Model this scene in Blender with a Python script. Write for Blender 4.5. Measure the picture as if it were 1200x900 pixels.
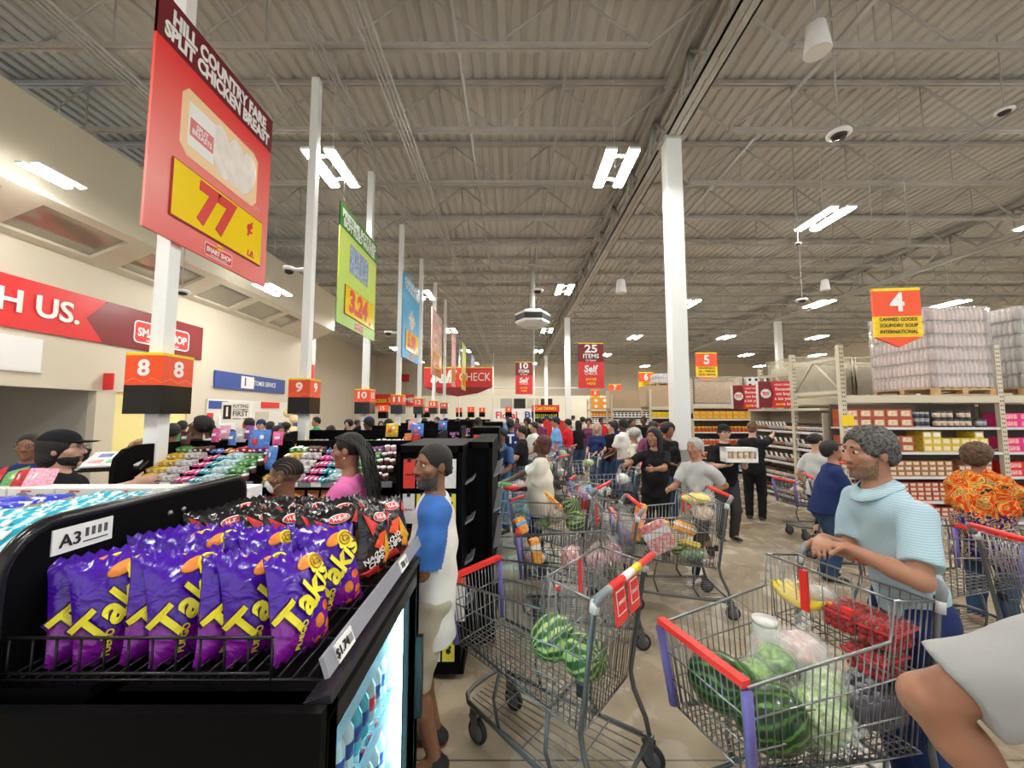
import bpy, math, random
import numpy as np
from mathutils import Vector, Matrix, Euler
for o in list(bpy.data.objects): bpy.data.objects.remove(o)
S = bpy.context.scene
COL = S.collection
R = math.radians
rnd = random.Random(7)
# ------------------------------------------------------------------ camera
PITCH, FPX, CAMZ = R(4.35), 460.0, 1.87
cam = bpy.data.cameras.new('camera'); co = bpy.data.objects.new('camera', cam); COL.objects.link(co)
cam.sensor_width = 36; cam.lens = 36*FPX/1200; cam.clip_start = .05; cam.clip_end = 200
co.location = (0, 0, CAMZ); co.rotation_euler = (R(90)+PITCH, 0, 0)
S.camera = co
# ------------------------------------------------------------------ exposure, world
S.view_settings.view_transform = 'Standard'
S.view_settings.look = 'None'
S.view_settings.gamma = 1
S.view_settings.exposure = 0.85
S.view_settings.use_curve_mapping = False
W = bpy.data.worlds.new('world'); S.world = W; W.use_nodes = True
W.node_tree.nodes['Background'].inputs[0].default_value = (.95, .97, 1, 1)
W.node_tree.nodes['Background'].inputs[1].default_value = .65     # added ambient fill, let in by leaving out the wall behind the camera
LAMP = 78.0            # strength of the LED high-bay tubes
# ------------------------------------------------------------------ maths helpers
def at(px, py, Y):
    a = (px-600)/FPX; b = (450-py)/FPX; c, s = math.cos(PITCH), math.sin(PITCH)
    d = Y/(c-b*s)
    return Vector((a*d, Y, CAMZ+d*(b*c+s)))
def atX(px, py, X):
    a = (px-600)/FPX; b = (450-py)/FPX; c, s = math.cos(PITCH), math.sin(PITCH)
    d = X/a
    return Vector((X, d*(c-b*s), CAMZ+d*(b*c+s)))
# ------------------------------------------------------------------ materials
MATS = {}
def mat(name, col, rough=.55, metal=0, spec=.5, bump=0, bscale=40, var=0, vscale=6, emit=None, estr=0, trans=0, alpha=1, coat=0, ior=1.45):
    if name in MATS: return MATS[name]
    m = bpy.data.materials.new(name); m.use_nodes = True
    nt = m.node_tree; p = nt.nodes['Principled BSDF']
    c = (*col, 1) if len(col) == 3 else col
    p.inputs['Base Color'].default_value = c
    p.inputs['Roughness'].default_value = rough
    p.inputs['Metallic'].default_value = metal
    p.inputs['Specular IOR Level'].default_value = spec
    p.inputs['IOR'].default_value = ior
    p.inputs['Transmission Weight'].default_value = trans
    p.inputs['Alpha'].default_value = alpha
    p.inputs['Coat Weight'].default_value = coat
    if emit: p.inputs['Emission Color'].default_value = (*emit, 1); p.inputs['Emission Strength'].default_value = estr
    if bump or var:
        tc = nt.nodes.new('ShaderNodeTexCoord')
    if var:
        n = nt.nodes.new('ShaderNodeTexNoise'); n.inputs['Scale'].default_value = vscale; n.inputs['Detail'].default_value = 4
        nt.links.new(tc.outputs['Object'], n.inputs['Vector'])
        r = nt.nodes.new('ShaderNodeValToRGB'); r.color_ramp.elements[0].position = .3; r.color_ramp.elements[1].position = .7
        r.color_ramp.elements[0].color = (*[max(0, x*(1-var)) for x in col[:3]], 1)
        r.color_ramp.elements[1].color = (*[min(1, x*(1+var)) for x in col[:3]], 1)
        nt.links.new(n.outputs['Fac'], r.inputs[0]); nt.links.new(r.outputs[0], p.inputs['Base Color'])
    if bump:
        n2 = nt.nodes.new('ShaderNodeTexNoise'); n2.inputs['Scale'].default_value = bscale; n2.inputs['Detail'].default_value = 3
        nt.links.new(tc.outputs['Object'], n2.inputs['Vector'])
        b = nt.nodes.new('ShaderNodeBump'); b.inputs['Strength'].default_value = bump; b.inputs['Distance'].default_value = .01
        nt.links.new(n2.outputs['Fac'], b.inputs['Height']); nt.links.new(b.outputs[0], p.inputs['Normal'])
    MATS[name] = m
    return m
def nodes(m): return m.node_tree, m.node_tree.nodes['Principled BSDF']
def ramp(nt, src, stops, interp='LINEAR'):
    r = nt.nodes.new('ShaderNodeValToRGB'); cr = r.color_ramp; cr.interpolation = interp
    while len(cr.elements) < len(stops): cr.elements.new(.5)
    for e, (p, c) in zip(cr.elements, stops): e.position = p; e.color = (*c, 1)
    nt.links.new(src, r.inputs[0]); return r
def math_(nt, op, a, b=None, c=None):
    n = nt.nodes.new('ShaderNodeMath'); n.operation = op
    for i, v in enumerate((a, b, c)):
        if v is None: continue
        if isinstance(v, (int, float)): n.inputs[i].default_value = v
        else: nt.links.new(v, n.inputs[i])
    return n.outputs[0]
def coords(nt, kind='Object'):
    tc = nt.nodes.new('ShaderNodeTexCoord'); s = nt.nodes.new('ShaderNodeSeparateXYZ')
    nt.links.new(tc.outputs[kind], s.inputs[0]); return tc.outputs[kind], s.outputs[0], s.outputs[1], s.outputs[2]
def noise(nt, vec, scale, detail=3, dist=0):
    n = nt.nodes.new('ShaderNodeTexNoise'); n.inputs['Scale'].default_value = scale; n.inputs['Detail'].default_value = detail
    n.inputs['Distortion'].default_value = dist
    nt.links.new(vec, n.inputs['Vector']); return n.outputs['Fac']
def bumpn(nt, p, h, strength=.3, dist=.01):
    b = nt.nodes.new('ShaderNodeBump'); b.inputs['Strength'].default_value = strength; b.inputs['Distance'].default_value = dist
    nt.links.new(h, b.inputs['Height']); nt.links.new(b.outputs[0], p.inputs['Normal'])
# ------------------------------------------------------------------ object helpers
def link(o, parent=None):
    COL.objects.link(o)
    if parent is not None: o.parent = parent
    return o
def tag(o, label=None, cat=None, group=None, kind=None):
    if label: o['label'] = label
    if cat: o['category'] = cat
    if group: o['group'] = group
    if kind: o['kind'] = kind
    return o
def thing(name, label, cat, loc=(0, 0, 0), rz=0, group=None):
    o = bpy.data.objects.new(name, None); o.empty_display_size = .1; COL.objects.link(o)
    o.location = loc; o.rotation_euler = (0, 0, rz)
    return tag(o, label, cat, group)
def kids(o): return [c for c in bpy.data.objects if c.parent == o]
def mk_tree(o): return (o, [mk_tree(c) for c in o.children])
def dup(tree, loc=None, rot=None, label=None, group=None, scale=None, mats=None, parent=None):
    o, ch = tree
    c = o.copy(); COL.objects.link(c)
    if parent is not None: c.parent = parent
    if loc is not None: c.location = loc
    if rot is not None: c.rotation_euler = rot if not isinstance(rot, (int, float)) else (0, 0, rot)
    if scale is not None: c.scale = (scale,)*3 if isinstance(scale, (int, float)) else scale
    if label: c['label'] = label
    if group: c['group'] = group
    if mats and o.type == 'MESH':
        base = o.name.split('.')[0]
        if base in mats:
            for i, m in enumerate(mats[base] if isinstance(mats[base], (list, tuple)) else [mats[base]]):
                if i < len(c.material_slots): c.material_slots[i].link = 'OBJECT'; c.material_slots[i].material = m
    for k in ch: dup(k, parent=c, mats=mats)
    return c
class MB:
    """collects shapes for ONE mesh object"""
    def __init__(s): s.v = []; s.f = []; s.m = []; s.sm = []
    def add(s, vs, fs, m=0, smooth=False):
        k = len(s.v); s.v += [tuple(x) for x in vs]
        for f in fs: s.f.append(tuple(k+i for i in f)); s.m.append(m); s.sm.append(smooth)
        return s
    def box(s, c, d, rot=None, m=0):
        x, y, z = [q/2 for q in d]
        vs = [Vector((a*x, b*y, e*z)) for a in (-1, 1) for b in (-1, 1) for e in (-1, 1)]
        if rot is not None:
            M = Euler(rot).to_matrix() if not isinstance(rot, Matrix) else rot
            vs = [M @ v for v in vs]
        c = Vector(c)
        return s.add([v+c for v in vs], [(0, 1, 3, 2), (4, 6, 7, 5), (0, 4, 5, 1), (2, 3, 7, 6), (0, 2, 6, 4), (1, 5, 7, 3)], m)
    def bx(s, x0, x1, y0, y1, z0, z1, m=0):
        return s.box(((x0+x1)/2, (y0+y1)/2, (z0+z1)/2), (abs(x1-x0), abs(y1-y0), abs(z1-z0)), None, m)
    def tube(s, pts, r, n=6, m=0, closed=False, smooth=True, r2=None):
        pts = [Vector(p) for p in pts]; N = len(pts); k = len(s.v)
        up = Vector((0, 0, 1)); prev = None
        for i, p in enumerate(pts):
            if closed: t = pts[(i+1) % N]-pts[i-1]
            else: t = pts[min(i+1, N-1)]-pts[max(i-1, 0)]
            t = t.normalized() if t.length > 1e-9 else Vector((0, 0, 1))
            a = prev if prev is not None else (up if abs(t.z) < .9 else Vector((1, 0, 0)))
            u = a-t*a.dot(t)
            u = u.normalized() if u.length > 1e-6 else t.orthogonal().normalized()
            w = t.cross(u); prev = u
            rr = r if not isinstance(r, (list, tuple)) else r[i]
            for j in range(n):
                an = 2*math.pi*(j+.5)/n
                s.v.append(tuple(p+(u*math.cos(an)+w*math.sin(an))*rr))
        L = N if closed else N-1
        for i in range(L):
            for j in range(n):
                a, b = k+i*n+j, k+i*n+(j+1) % n
                c, d = k+((i+1) % N)*n+(j+1) % n, k+((i+1) % N)*n+j
                s.f.append((a, b, c, d)); s.m.append(m); s.sm.append(smooth)
        if not closed:
            s.f.append(tuple(k+j for j in reversed(range(n)))); s.m.append(m); s.sm.append(False)
            s.f.append(tuple(k+(N-1)*n+j for j in range(n))); s.m.append(m); s.sm.append(False)
        return s
    def lathe(s, prof, n=16, c=(0, 0, 0), m=0, rot=None, smooth=True, sx=1, sy=1):
        k = len(s.v); c = Vector(c); M = Euler(rot).to_matrix() if rot is not None and not isinstance(rot, Matrix) else rot
        for r, z in prof:
            for j in range(n):
                a = 2*math.pi*j/n; v = Vector((r*math.cos(a)*sx, r*math.sin(a)*sy, z))
                if M is not None: v = M @ v
                s.v.append(tuple(v+c))
        for i in range(len(prof)-1):
            for j in range(n):
                s.f.append((k+i*n+j, k+i*n+(j+1) % n, k+(i+1)*n+(j+1) % n, k+(i+1)*n+j)); s.m.append(m); s.sm.append(smooth)
        if prof[0][0] > 1e-6: s.f.append(tuple(k+j for j in reversed(range(n)))); s.m.append(m); s.sm.append(False)
        if prof[-1][0] > 1e-6: s.f.append(tuple(k+(len(prof)-1)*n+j for j in range(n))); s.m.append(m); s.sm.append(False)
        return s
    def prism(s, poly, axis, a0, a1, m=0):
        """poly in the plane across axis ('x': (y,z), 'y': (x,z), 'z': (x,y))"""
        def P(p, a): return {'x': (a, p[0], p[1]), 'y': (p[0], a, p[1]), 'z': (p[0], p[1], a)}[axis]
        n = len(poly); vs = [P(p, a0) for p in poly]+[P(p, a1) for p in poly]
        fs = [tuple(range(n)), tuple(range(2*n-1, n-1, -1))]+[(i, n+i, n+(i+1) % n, (i+1) % n) for i in range(n)]
        return s.add(vs, fs, m)
    def ball(s, c, r, n=10, m=0, rot=None):
        rx, ry, rz = (r,)*3 if isinstance(r, (int, float)) else r
        k = max(4, n//2)
        prof = [(max(1e-7, math.sin(math.pi*i/k)), -math.cos(math.pi*i/k)) for i in range(k+1)]
        i0 = len(s.v); s.lathe([(a, b) for a, b in prof], n, (0, 0, 0), m)
        M = Euler(rot).to_matrix() if rot is not None else Matrix.Identity(3)
        for i in range(i0, len(s.v)):
            v = Vector(s.v[i]); s.v[i] = tuple(Vector(c)+M @ Vector((v.x*rx, v.y*ry, v.z*rz)))
        return s
    def mesh(s, name, mats):
        me = bpy.data.meshes.new(name); me.from_pydata(s.v, [], s.f)
        for m in (mats if isinstance(mats, (list, tuple)) else [mats]): me.materials.append(m)
        me.polygons.foreach_set('material_index', s.m); me.polygons.foreach_set('use_smooth', s.sm)
        me.update(); return me
    def build(s, name, mats, parent=None, loc=None, rot=None, bevel=0, fixn=True):
        me = s.mesh(name, mats)
        if fixn:
            import bmesh
            b = bmesh.new(); b.from_mesh(me); bmesh.ops.recalc_face_normals(b, faces=b.faces); b.to_mesh(me); b.free()
        o = bpy.data.objects.new(name, me); link(o, parent)
        if loc is not None: o.location = loc
        if rot is not None: o.rotation_euler = rot
        if bevel:
            md = o.modifiers.new('bevel', 'BEVEL'); md.width = bevel; md.segments = 2; md.limit_method = 'ANGLE'
        return o
def text_mesh(s, size, bold=0, shear=0, extrude=.001, align='CENTER', width=None, spacing=1):
    cu = bpy.data.curves.new('lettering', 'FONT'); cu.body = s; cu.size = size; cu.offset = bold*size; cu.shear = shear
    cu.extrude = extrude; cu.align_x = align; cu.align_y = 'CENTER'; cu.resolution_u = 3; cu.space_character = spacing
    cu.space_line = .85
    o = bpy.data.objects.new('t', cu); COL.objects.link(o)
    dg = bpy.context.evaluated_depsgraph_get(); me = bpy.data.meshes.new_from_object(o.evaluated_get(dg))
    bpy.data.objects.remove(o); bpy.data.curves.remove(cu)
    if width and len(me.vertices):
        xs = [v.co.x for v in me.vertices]; w = max(xs)-min(xs); k = width/w; mid = (max(xs)+min(xs))/2 if align == 'CENTER' else min(xs)
        for v in me.vertices: v.co.x = (v.co.x-mid)*k
    return me
def text(s, size, m, parent, loc, rot=(R(90), 0, 0), name='lettering', **kw):
    me = text_mesh(s, size, **kw); me.materials.clear(); me.materials.append(m); me.name = name
    o = bpy.data.objects.new(name, me); link(o, parent); o.location = loc; o.rotation_euler = rot
    return o
FX = (R(90), 0, R(90))      # lettering that faces +X
FC = (R(90), 0, 0)          # lettering that faces the camera (-Y)
def structure(name, mb, m, **kw):
    o = mb.build(name, m, **kw); o['kind'] = 'structure'; return o
# ------------------------------------------------------------------ common materials
BLACK = mat('black laminate', (.003, .003, .0035), .5, spec=.08)
BLACKM = mat('black metal', (.012, .012, .013), .3, .3)
WHITE = mat('white paint', (.85, .86, .84), .4)
WHITEP = mat('white card', (.88, .88, .86), .5)
CREAM = mat('cream paint', (.68, .63, .52), .6, bump=.05, bscale=60)
TAN = mat('tan paint', (.60, .54, .43), .6)
RED = mat('red print', (.72, .035, .03), .35)
DRED = mat('dark red print', (.22, .012, .014), .35)
ORANGE = mat('orange red print', (.93, .10, .025), .35)
YELLOW = mat('yellow print', (.95, .68, .01), .4)
NAVY = mat('navy print', (.03, .07, .30), .4)
CHROME = mat('zinc wire', (.27, .28, .285), .28, .9)
STEEL = mat('grey painted steel', (.13, .14, .145), .35, .6)
RUBBER = mat('black rubber', (.02, .02, .02), .6)
PURPLE = mat('violet plastic', (.16, .14, .42), .4)
REDP = mat('red plastic', (.85, .04, .03), .3)
GREYRAIL = mat('grey price rail', (.22, .23, .25), .4)
RACKP = mat('cream rack paint', (.66, .60, .46), .45)
INK = mat('black ink', (.015, .015, .015), .5)
STEELW = mat('galvanised roof steel', (.44, .43, .40), .5, .1, var=.1, vscale=3)
# ================================================================== the building
DECK_Z, CH_Z, XW, XG, YB = 8.72, 7.62, -9.9, 3.28, 46.0
# floor: polished concrete
m = mat('polished concrete', (.4, .34, .25), .22, spec=.5)
nt, p = nodes(m); v, x, y, z = coords(nt)
n1 = noise(nt, v, .55, 6, 1.2); n2 = noise(nt, v, 3.5, 5, .6)
mx = math_(nt, 'ADD', math_(nt, 'MULTIPLY', n1, .65), math_(nt, 'MULTIPLY', n2, .35))
r = ramp(nt, mx, [(.34, (.23, .18, .12)), (.46, (.33, .27, .185)), (.56, (.42, .35, .25)), (.68, (.52, .45, .34))])
jx = math_(nt, 'LESS_THAN', math_(nt, 'ABSOLUTE', math_(nt, 'SUBTRACT', math_(nt, 'FRACT', math_(nt, 'MULTIPLY', x, .22)), .5)), .0012)
jy = math_(nt, 'LESS_THAN', math_(nt, 'ABSOLUTE', math_(nt, 'SUBTRACT', math_(nt, 'FRACT', math_(nt, 'MULTIPLY', y, .22)), .5)), .0012)
j = math_(nt, 'MAXIMUM', jx, jy)
mixn = nt.nodes.new('ShaderNodeMixRGB'); nt.links.new(j, mixn.inputs[0]); nt.links.new(r.outputs[0], mixn.inputs[1]); mixn.inputs[2].default_value = (.12, .10, .07, 1)
nt.links.new(mixn.outputs[0], p.inputs['Base Color'])
rr = ramp(nt, n2, [(.3, (.16,)*3), (.7, (.34,)*3)]); nt.links.new(rr.outputs[0], p.inputs['Roughness'])
structure('floor', MB().bx(-20, 30, -9, 50, -.2, 0), m)
# roof deck: corrugated sheet running with the aisles
mb = MB(); X = -20.0; prof = []
while X < 30:
    prof += [(X, DECK_Z), (X+.13, DECK_Z), (X+.16, DECK_Z+.045), (X+.23, DECK_Z+.045), (X+.26, DECK_Z)]; X += .26
k = len(prof)
mb.add([(a, -9, b) for a, b in prof]+[(a, 50, b) for a, b in prof], [(i, i+1, k+i+1, k+i) for i in range(k-1)])
mb.bx(-20, 30, -9, 50, DECK_Z+.06, DECK_Z+.12)
DECKM = mat('roof deck metal', (.52, .51, .48), .55, .1, var=.12, vscale=.5)
structure('ceiling', mb, DECKM, fixn=False)
WALLM = mat('warm wall paint', (.66, .59, .47), .7, bump=.04, bscale=30)
structure('wall_right', MB().bx(29.8, 30, -9, 50, 0, DECK_Z), WALLM)
# rear wall with vertical panel seams, lower lighter wall in front
mb = MB().bx(-20, 30, YB, YB+.2, 0, DECK_Z)
for i in range(26): mb.bx(-20+i*1.9, -19.95+i*1.9, YB-.03, YB, 0, DECK_Z)
structure('wall_rear', mb, WALLM)
mb = MB().bx(-16, 13.5, 41, 41.25, 0, 3.75)
structure('wall_low_rear', mb, mat('pale cream paint', (.84, .80, .66), .6))
tag(MB().tube([(-8, 41.1, 4.3), (-2.5, 41.1, 4.3), (-2.5, 41.1, 5.2)], .09).tube([(-2.5, 41.4, 4.6), (8, 41.4, 4.6)], .09).build('wall_pipe', WHITE), 'white pipe run on top of the low rear wall', 'pipe')
# left wall: opening of the entry recess, yellow panel, customer desk
mb = MB()
mb.bx(XW-.2, XW, -9, 19.4, 2.42, CH_Z-.1)
mb.bx(XW-.2, XW, 9.35, 9.8, 0, 2.42); mb.bx(XW-.2, XW, -9, 1, 0, 2.42)
mb.bx(XW-.2, XW, 12.0, 12.6, 0, 2.42); mb.bx(XW-.2, XW, 12.6, 19.4, 0, 2.42)
mb.bx(XW-3, XW, 19.4, 19.6, 0, DECK_Z)
structure('wall_left', mb, WALLM)
structure('wall_left_far', MB().bx(-16.2, -16, 19.4, 46, 0, DECK_Z), WALLM)
structure('wall_recess', MB().bx(-16, XW-.2, 9.35, 9.5, 0, 3).bx(-16, -15.9, 0, 9.4, 0, 3).bx(-15.9, XW-.21, 0, 9.34, 2.8, 2.9), mat('recess grey paint', (.42, .40, .35), .7))
structure('wall_panel_yellow', MB().bx(XW-.1, XW-.06, 9.8, 12.0, 0, 2.42).bx(XW-.08, XW-.02, 10.85, 10.93, 0, 2.42), mat('pale yellow panel', (.93, .80, .34), .5))
tag(MB().bx(XW, XW+.06, 6.3, 8.15, 2.75, 3.42).bx(XW, XW+.05, 6.25, 8.2, 2.72, 2.75).build('wall_board', WHITE), 'blank white board on the left wall under the red banner', 'board')
tag(MB().prism([(XW+.02, 2.45), (XW+.25, 2.45), (XW+.25, 2.85), (XW+.02, 2.85)], 'y', 9.45, 9.49).build('fire_sign', RED), 'small red sign projecting above the grey recess corner', 'sign')
tag(MB().bx(XW+.02, XW+.06, 19.25, 19.45, 2.1, 4.3).build('red_wall_strip', RED), 'tall narrow red strip at the far corner of the left wall', 'sign')
# mezzanine: upright face, sloping soffit with six mirror panes, end cap
MX, MZ0, MZ1, MZT = -8.7, CAMZ+4.08, CAMZ+3.55, CH_Z
YE = 18.9
mb = MB()
mb.bx(XW, MX-.06, -9, YE-.02, MZT-.15, MZT-.02)
mb.bx(MX-.12, MX, -9, YE, MZ0, MZT)
MEZM = mat('mezzanine cream paint', (.66, .60, .48), .6)
structure('wall_mezzanine', mb, MEZM)
structure('wall_mezzanine_end', MB().prism([(XW, MZ1), (MX, MZ0), (MX, MZT), (XW, MZT)], 'y', YE, YE+.1), MEZM)
sv = Vector((XW-MX, 0, MZ1-MZ0)); 
def soff(t, yy, off=0):
    nn = Vector((sv.z, 0, -sv.x)).normalized(); nn = nn if nn.z < 0 else -nn
    q = Vector((MX, yy, MZ0))+sv*t+nn*off; return tuple(q)
def soffit_slab(mb, t0, t1, y0, y1, o0, o1, m=0):
    c = [soff(t, yy, o) for t in (t0, t1) for yy in (y0, y1) for o in (o0, o1)]
    mb.add(c, [(0, 1, 3, 2), (4, 6, 7, 5), (0, 4, 5, 1), (2, 3, 7, 6), (0, 2, 6, 4), (1, 5, 7, 3)], m)
mb = MB()
soffit_slab(mb, 0, .16, -9, YE, -.05, .06); soffit_slab(mb, .86, 1, -9, YE, -.05, .06)
pane = [(4.6, 6.55), (7.15, 8.8), (9.4, 11.1), (11.7, 13.2), (13.5, 15.0), (15.3, 16.3)]
ys = [-9]+[q for pr in pane for q in pr]+[YE]
for a, b in zip(ys[::2], ys[1::2]): soffit_slab(mb, .16, .86, a, b, -.05, .06)
structure('ceiling_soffit', mb, MEZM)
GLASSM = mat('mirror glass', (.42, .40, .34), .08, .45)
for i, (a, b) in enumerate(pane):
    w = MB(); soffit_slab(w, .12, .9, a-.05, b+.05, -.04, -.02); structure('window_%d' % (i+1), w, GLASSM)
# roof steel --------------------------------------------------------
def joist(x0, x1, depth=CH_Z):
    mb = MB(); top = DECK_Z-.03; bot = depth
    mb.bx(x0, x1, -.07, -.01, top-.07, top); mb.bx(x0, x1, .01, .07, top-.07, top)
    a, b = x0+1.15, x1-1.15
    mb.bx(a, b, -.06, -.008, bot, bot+.06); mb.bx(a, b, .008, .06, bot, bot+.06)
    n = 2*max(1, round((b-a)/1.25/2)); pts = []
    for i in range(n+1): pts.append((a+(b-a)*i/n, 0, bot+.03 if i % 2 == 0 else top-.06))
    for q0, q1 in zip(pts, pts[1:]): mb.tube([q0, q1], .022, 5)
    for i in range(1, n, 2): mb.tube([pts[i], (pts[i][0], 0, bot+.03)], .014, 4)
    mb.tube([(x0, 0, top-.06), (a, 0, bot+.03)], .028, 5); mb.tube([(x1, 0, top-.06), (b, 0, bot+.03)], .028, 5)
    return mb
JG = 'open-web steel roof joists'
for (x0, x1, lab) in ((XW-3.6, XG, 'open-web steel joist spanning the roof over the checkout lanes'), (XG, 16.2, 'open-web steel joist spanning the roof over the aisle racks'), (16.2, 29.8, 'open-web steel joist at the far right of the roof')):
    o = joist(x0, x1).build('roof_joist', STEELW); tag(o, lab, 'roof joist', JG+' '+lab.split(' at ')[-1].split(' over ')[-1])
    tr = mk_tree(o)
    for i in range(1, 27): dup(tr, loc=(0, 5.60-1.83*4+1.83*i-1.65, 0))
    o.location = (0, 5.60-1.83*4-1.65, 0)
def girder(xg):
    mb = MB(); top = DECK_Z-.12; bot = CH_Z-.12
    mb.bx(xg-.13, xg+.13, -8, YB, top-.03, top+.0); mb.bx(xg-.13, xg-.1, -8, YB, top-.15, top); mb.bx(xg+.1, xg+.13, -8, YB, top-.15, top)
    mb.bx(xg-.15, xg-.02, -8, YB, bot, bot+.03); mb.bx(xg+.02, xg+.15, -8, YB, bot, bot+.03)
    mb.bx(xg-.15, xg-.12, -8, YB, bot, bot+.14); mb.bx(xg+.12, xg+.15, -8, YB, bot, bot+.14)
    n = 30; 
    for i in range(n):
        y0 = -7.9+i*1.83; y1 = y0+1.83; ym = (y0+y1)/2
        mb.tube([(xg, y0, top-.05), (xg, ym, bot+.05)], .04, 4); mb.tube([(xg, ym, bot+.05), (xg, y1, top-.05)], .04, 4)
        mb.tube([(xg, y0, top-.05), (xg, y0, bot+.05)], .03, 4)
    return mb
tag(girder(XG).build('roof_girder', STEELW), 'long truss girder running over the row of white columns', 'roof girder')
tag(girder(16.2).build('roof_girder', STEELW), 'long truss girder over the right side of the store', 'roof girder')
COLM = mat('white column paint', (.86, .88, .86), .35)
COLG = mat('bare column foot', (.42, .42, .38), .6)
for (xc, yc, lab) in ((XG+.02, 7.75, 'nearest white square column beside the shelf of jars'), (XG-.05, 22.7, 'second white square column behind the shopper in a blue shirt'), (XG, 37.7, 'farthest white square column near the rear wall'),
                      (16.2, 23.6, 'white square column rising behind the right-hand racks')):
    t = thing('support_column', lab, 'column', (xc, yc, 0))
    a = .15
    MB().bx(-a, a, -a, a, 1.18, CH_Z-.12).build('shaft', COLM, t)
    MB().bx(-a+.02, a-.02, -a+.02, a-.02, 0, 1.18).build('column_foot', COLG, t)
    MB().bx(-.22, .22, -.22, .22, CH_Z-.14, CH_Z-.11).build('cap_plate', STEELW, t)
# pipes and conduit bundles under the joists
def run(name, X, Z, n, gap, r, lab, y0=-6, y1=44, cat='conduit'):
    mb = MB()
    for i in range(n): mb.tube([(X+i*gap, y0, Z), (X+i*gap, y1, Z)], r, 5)
    tag(mb.build(name, STEELW), lab, cat)
run('conduit_bundle', -2.25, 7.5, 4, .075, .018, 'bundle of four thin conduits running under the joists above the lanes')
run('conduit_bundle', -3.1, 7.5, 3, .09, .018, 'bundle of three conduits left of the four-conduit bundle')
run('conduit_bundle', -6.6, 7.5, 4, .09, .02, 'bundle of conduits high above the left lanes')
run('sprinkler_pipe', -4.35, 7.95, 1, 0, .035, 'sprinkler pipe through the joists above the numbered lane poles', cat='pipe')
run('sprinkler_pipe', -.9, 8.0, 1, 0, .035, 'sprinkler pipe through the joists near the roof centre', cat='pipe')
run('sprinkler_pipe', 1.0, 8.2, 1, 0, .03, 'sprinkler pipe left of the long truss girder', cat='pipe')
run('sprinkler_pipe', 5.3, 7.9, 1, 0, .045, 'thick white sprinkler pipe right of the long truss girder', cat='pipe')
run('conduit_bundle', 9.3, 7.5, 2, .12, .02, 'pair of conduits over the canned goods rack')
run('sprinkler_pipe', 12.3, 8.0, 1, 0, .035, 'sprinkler pipe above the far right racks', cat='pipe')
# LED high-bay fixtures ---------------------------------------------
LED = mat('LED diffuser', (1, 1, 1), .4, emit=(1, .975, .92), estr=LAMP)
HOUS = mat('lamp housing', (.7, .7, .68), .5)
def lamp(loc, lab, group=None, rz=0, drop=None):
    t = thing('ceiling_light', lab, 'lamp', loc, rz, group)
    MB().box((-.2, 0, .035), (.20, 1.15, .05)).box((.2, 0, .035), (.20, 1.15, .05)).box((0, -.35, .04), (.3, .06, .03)).box((0, .35, .04), (.3, .06, .03)).build('housing', HOUS, t)
    MB().box((-.2, 0, 0), (.17, 1.1, .025)).build('diffuser', LED, t); MB().box((.2, 0, 0), (.17, 1.1, .025)).build('diffuser', LED, t)
    H = DECK_Z-loc[2]
    MB().tube([(0, 0, .05), (0, 0, H)], .006, 4).build('hanger', HOUS, t)
    return t
LZ = CAMZ+4.6
t0 = lamp((-3.4, 7.1, LZ), 'twin-panel high-bay light glowing beside the tall pole of lane 9'); T = mk_tree(t0)
names = {(-3.4, 15.0): 'twin-panel light right of the blue price board', (1.95, 7.1): 'large bright twin-panel light left of the nearest white column', (1.95, 14.3): 'twin-panel light above the big hexagonal air diffuser, right side',
         (7.4, 9.0): 'twin-panel light nearest on the right half of the ceiling', (7.4, 16.2): 'twin-panel light just right of the nearest white column'}
for X in (-3.4, 1.95):
    for i in (-1, 0, 1, 2, 3, 4, 5):
        Y = 7.1+7.2*i+(.7 if X < 0 and i == 1 else 0)
        if (X, i) == (-3.4, 0): continue
        dup(T, loc=(X, Y, LZ), label=names.get((X, round(Y, 1)), 'small far twin-panel high-bay light over the checkouts' if i > 1 else 'twin-panel high-bay light over the checkouts behind the viewer'), group='far lights over the checkouts' if i > 1 else 'near lights over the checkouts')
for X in (7.4, 12.9, 18.4, 24.0):
    for i in (-1, 0, 1, 2, 3, 4):
        Y = 9.0+7.2*i
        dup(T, loc=(X, Y, LZ), label=names.get((X, round(Y, 1)), 'twin-panel high-bay light hanging over the aisle racks'), group='lights over the aisle racks')
dup(T, scale=.66, loc=tuple(at(62, 207, 6.6)), label='twin-panel light hanging in front of the mezzanine at far left', group='lights by the mezzanine')
dup(T, loc=tuple(at(320, 340, 12.0)), label='twin-panel light by the mezzanine just right of the large red price board', group='lights by the mezzanine')
for y in (-.5, 20.3, 27.5, 34.5): dup(T, loc=(-8.2, y, LZ), label='twin-panel high-bay light along the left wall', group='lights along the left wall')
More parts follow.
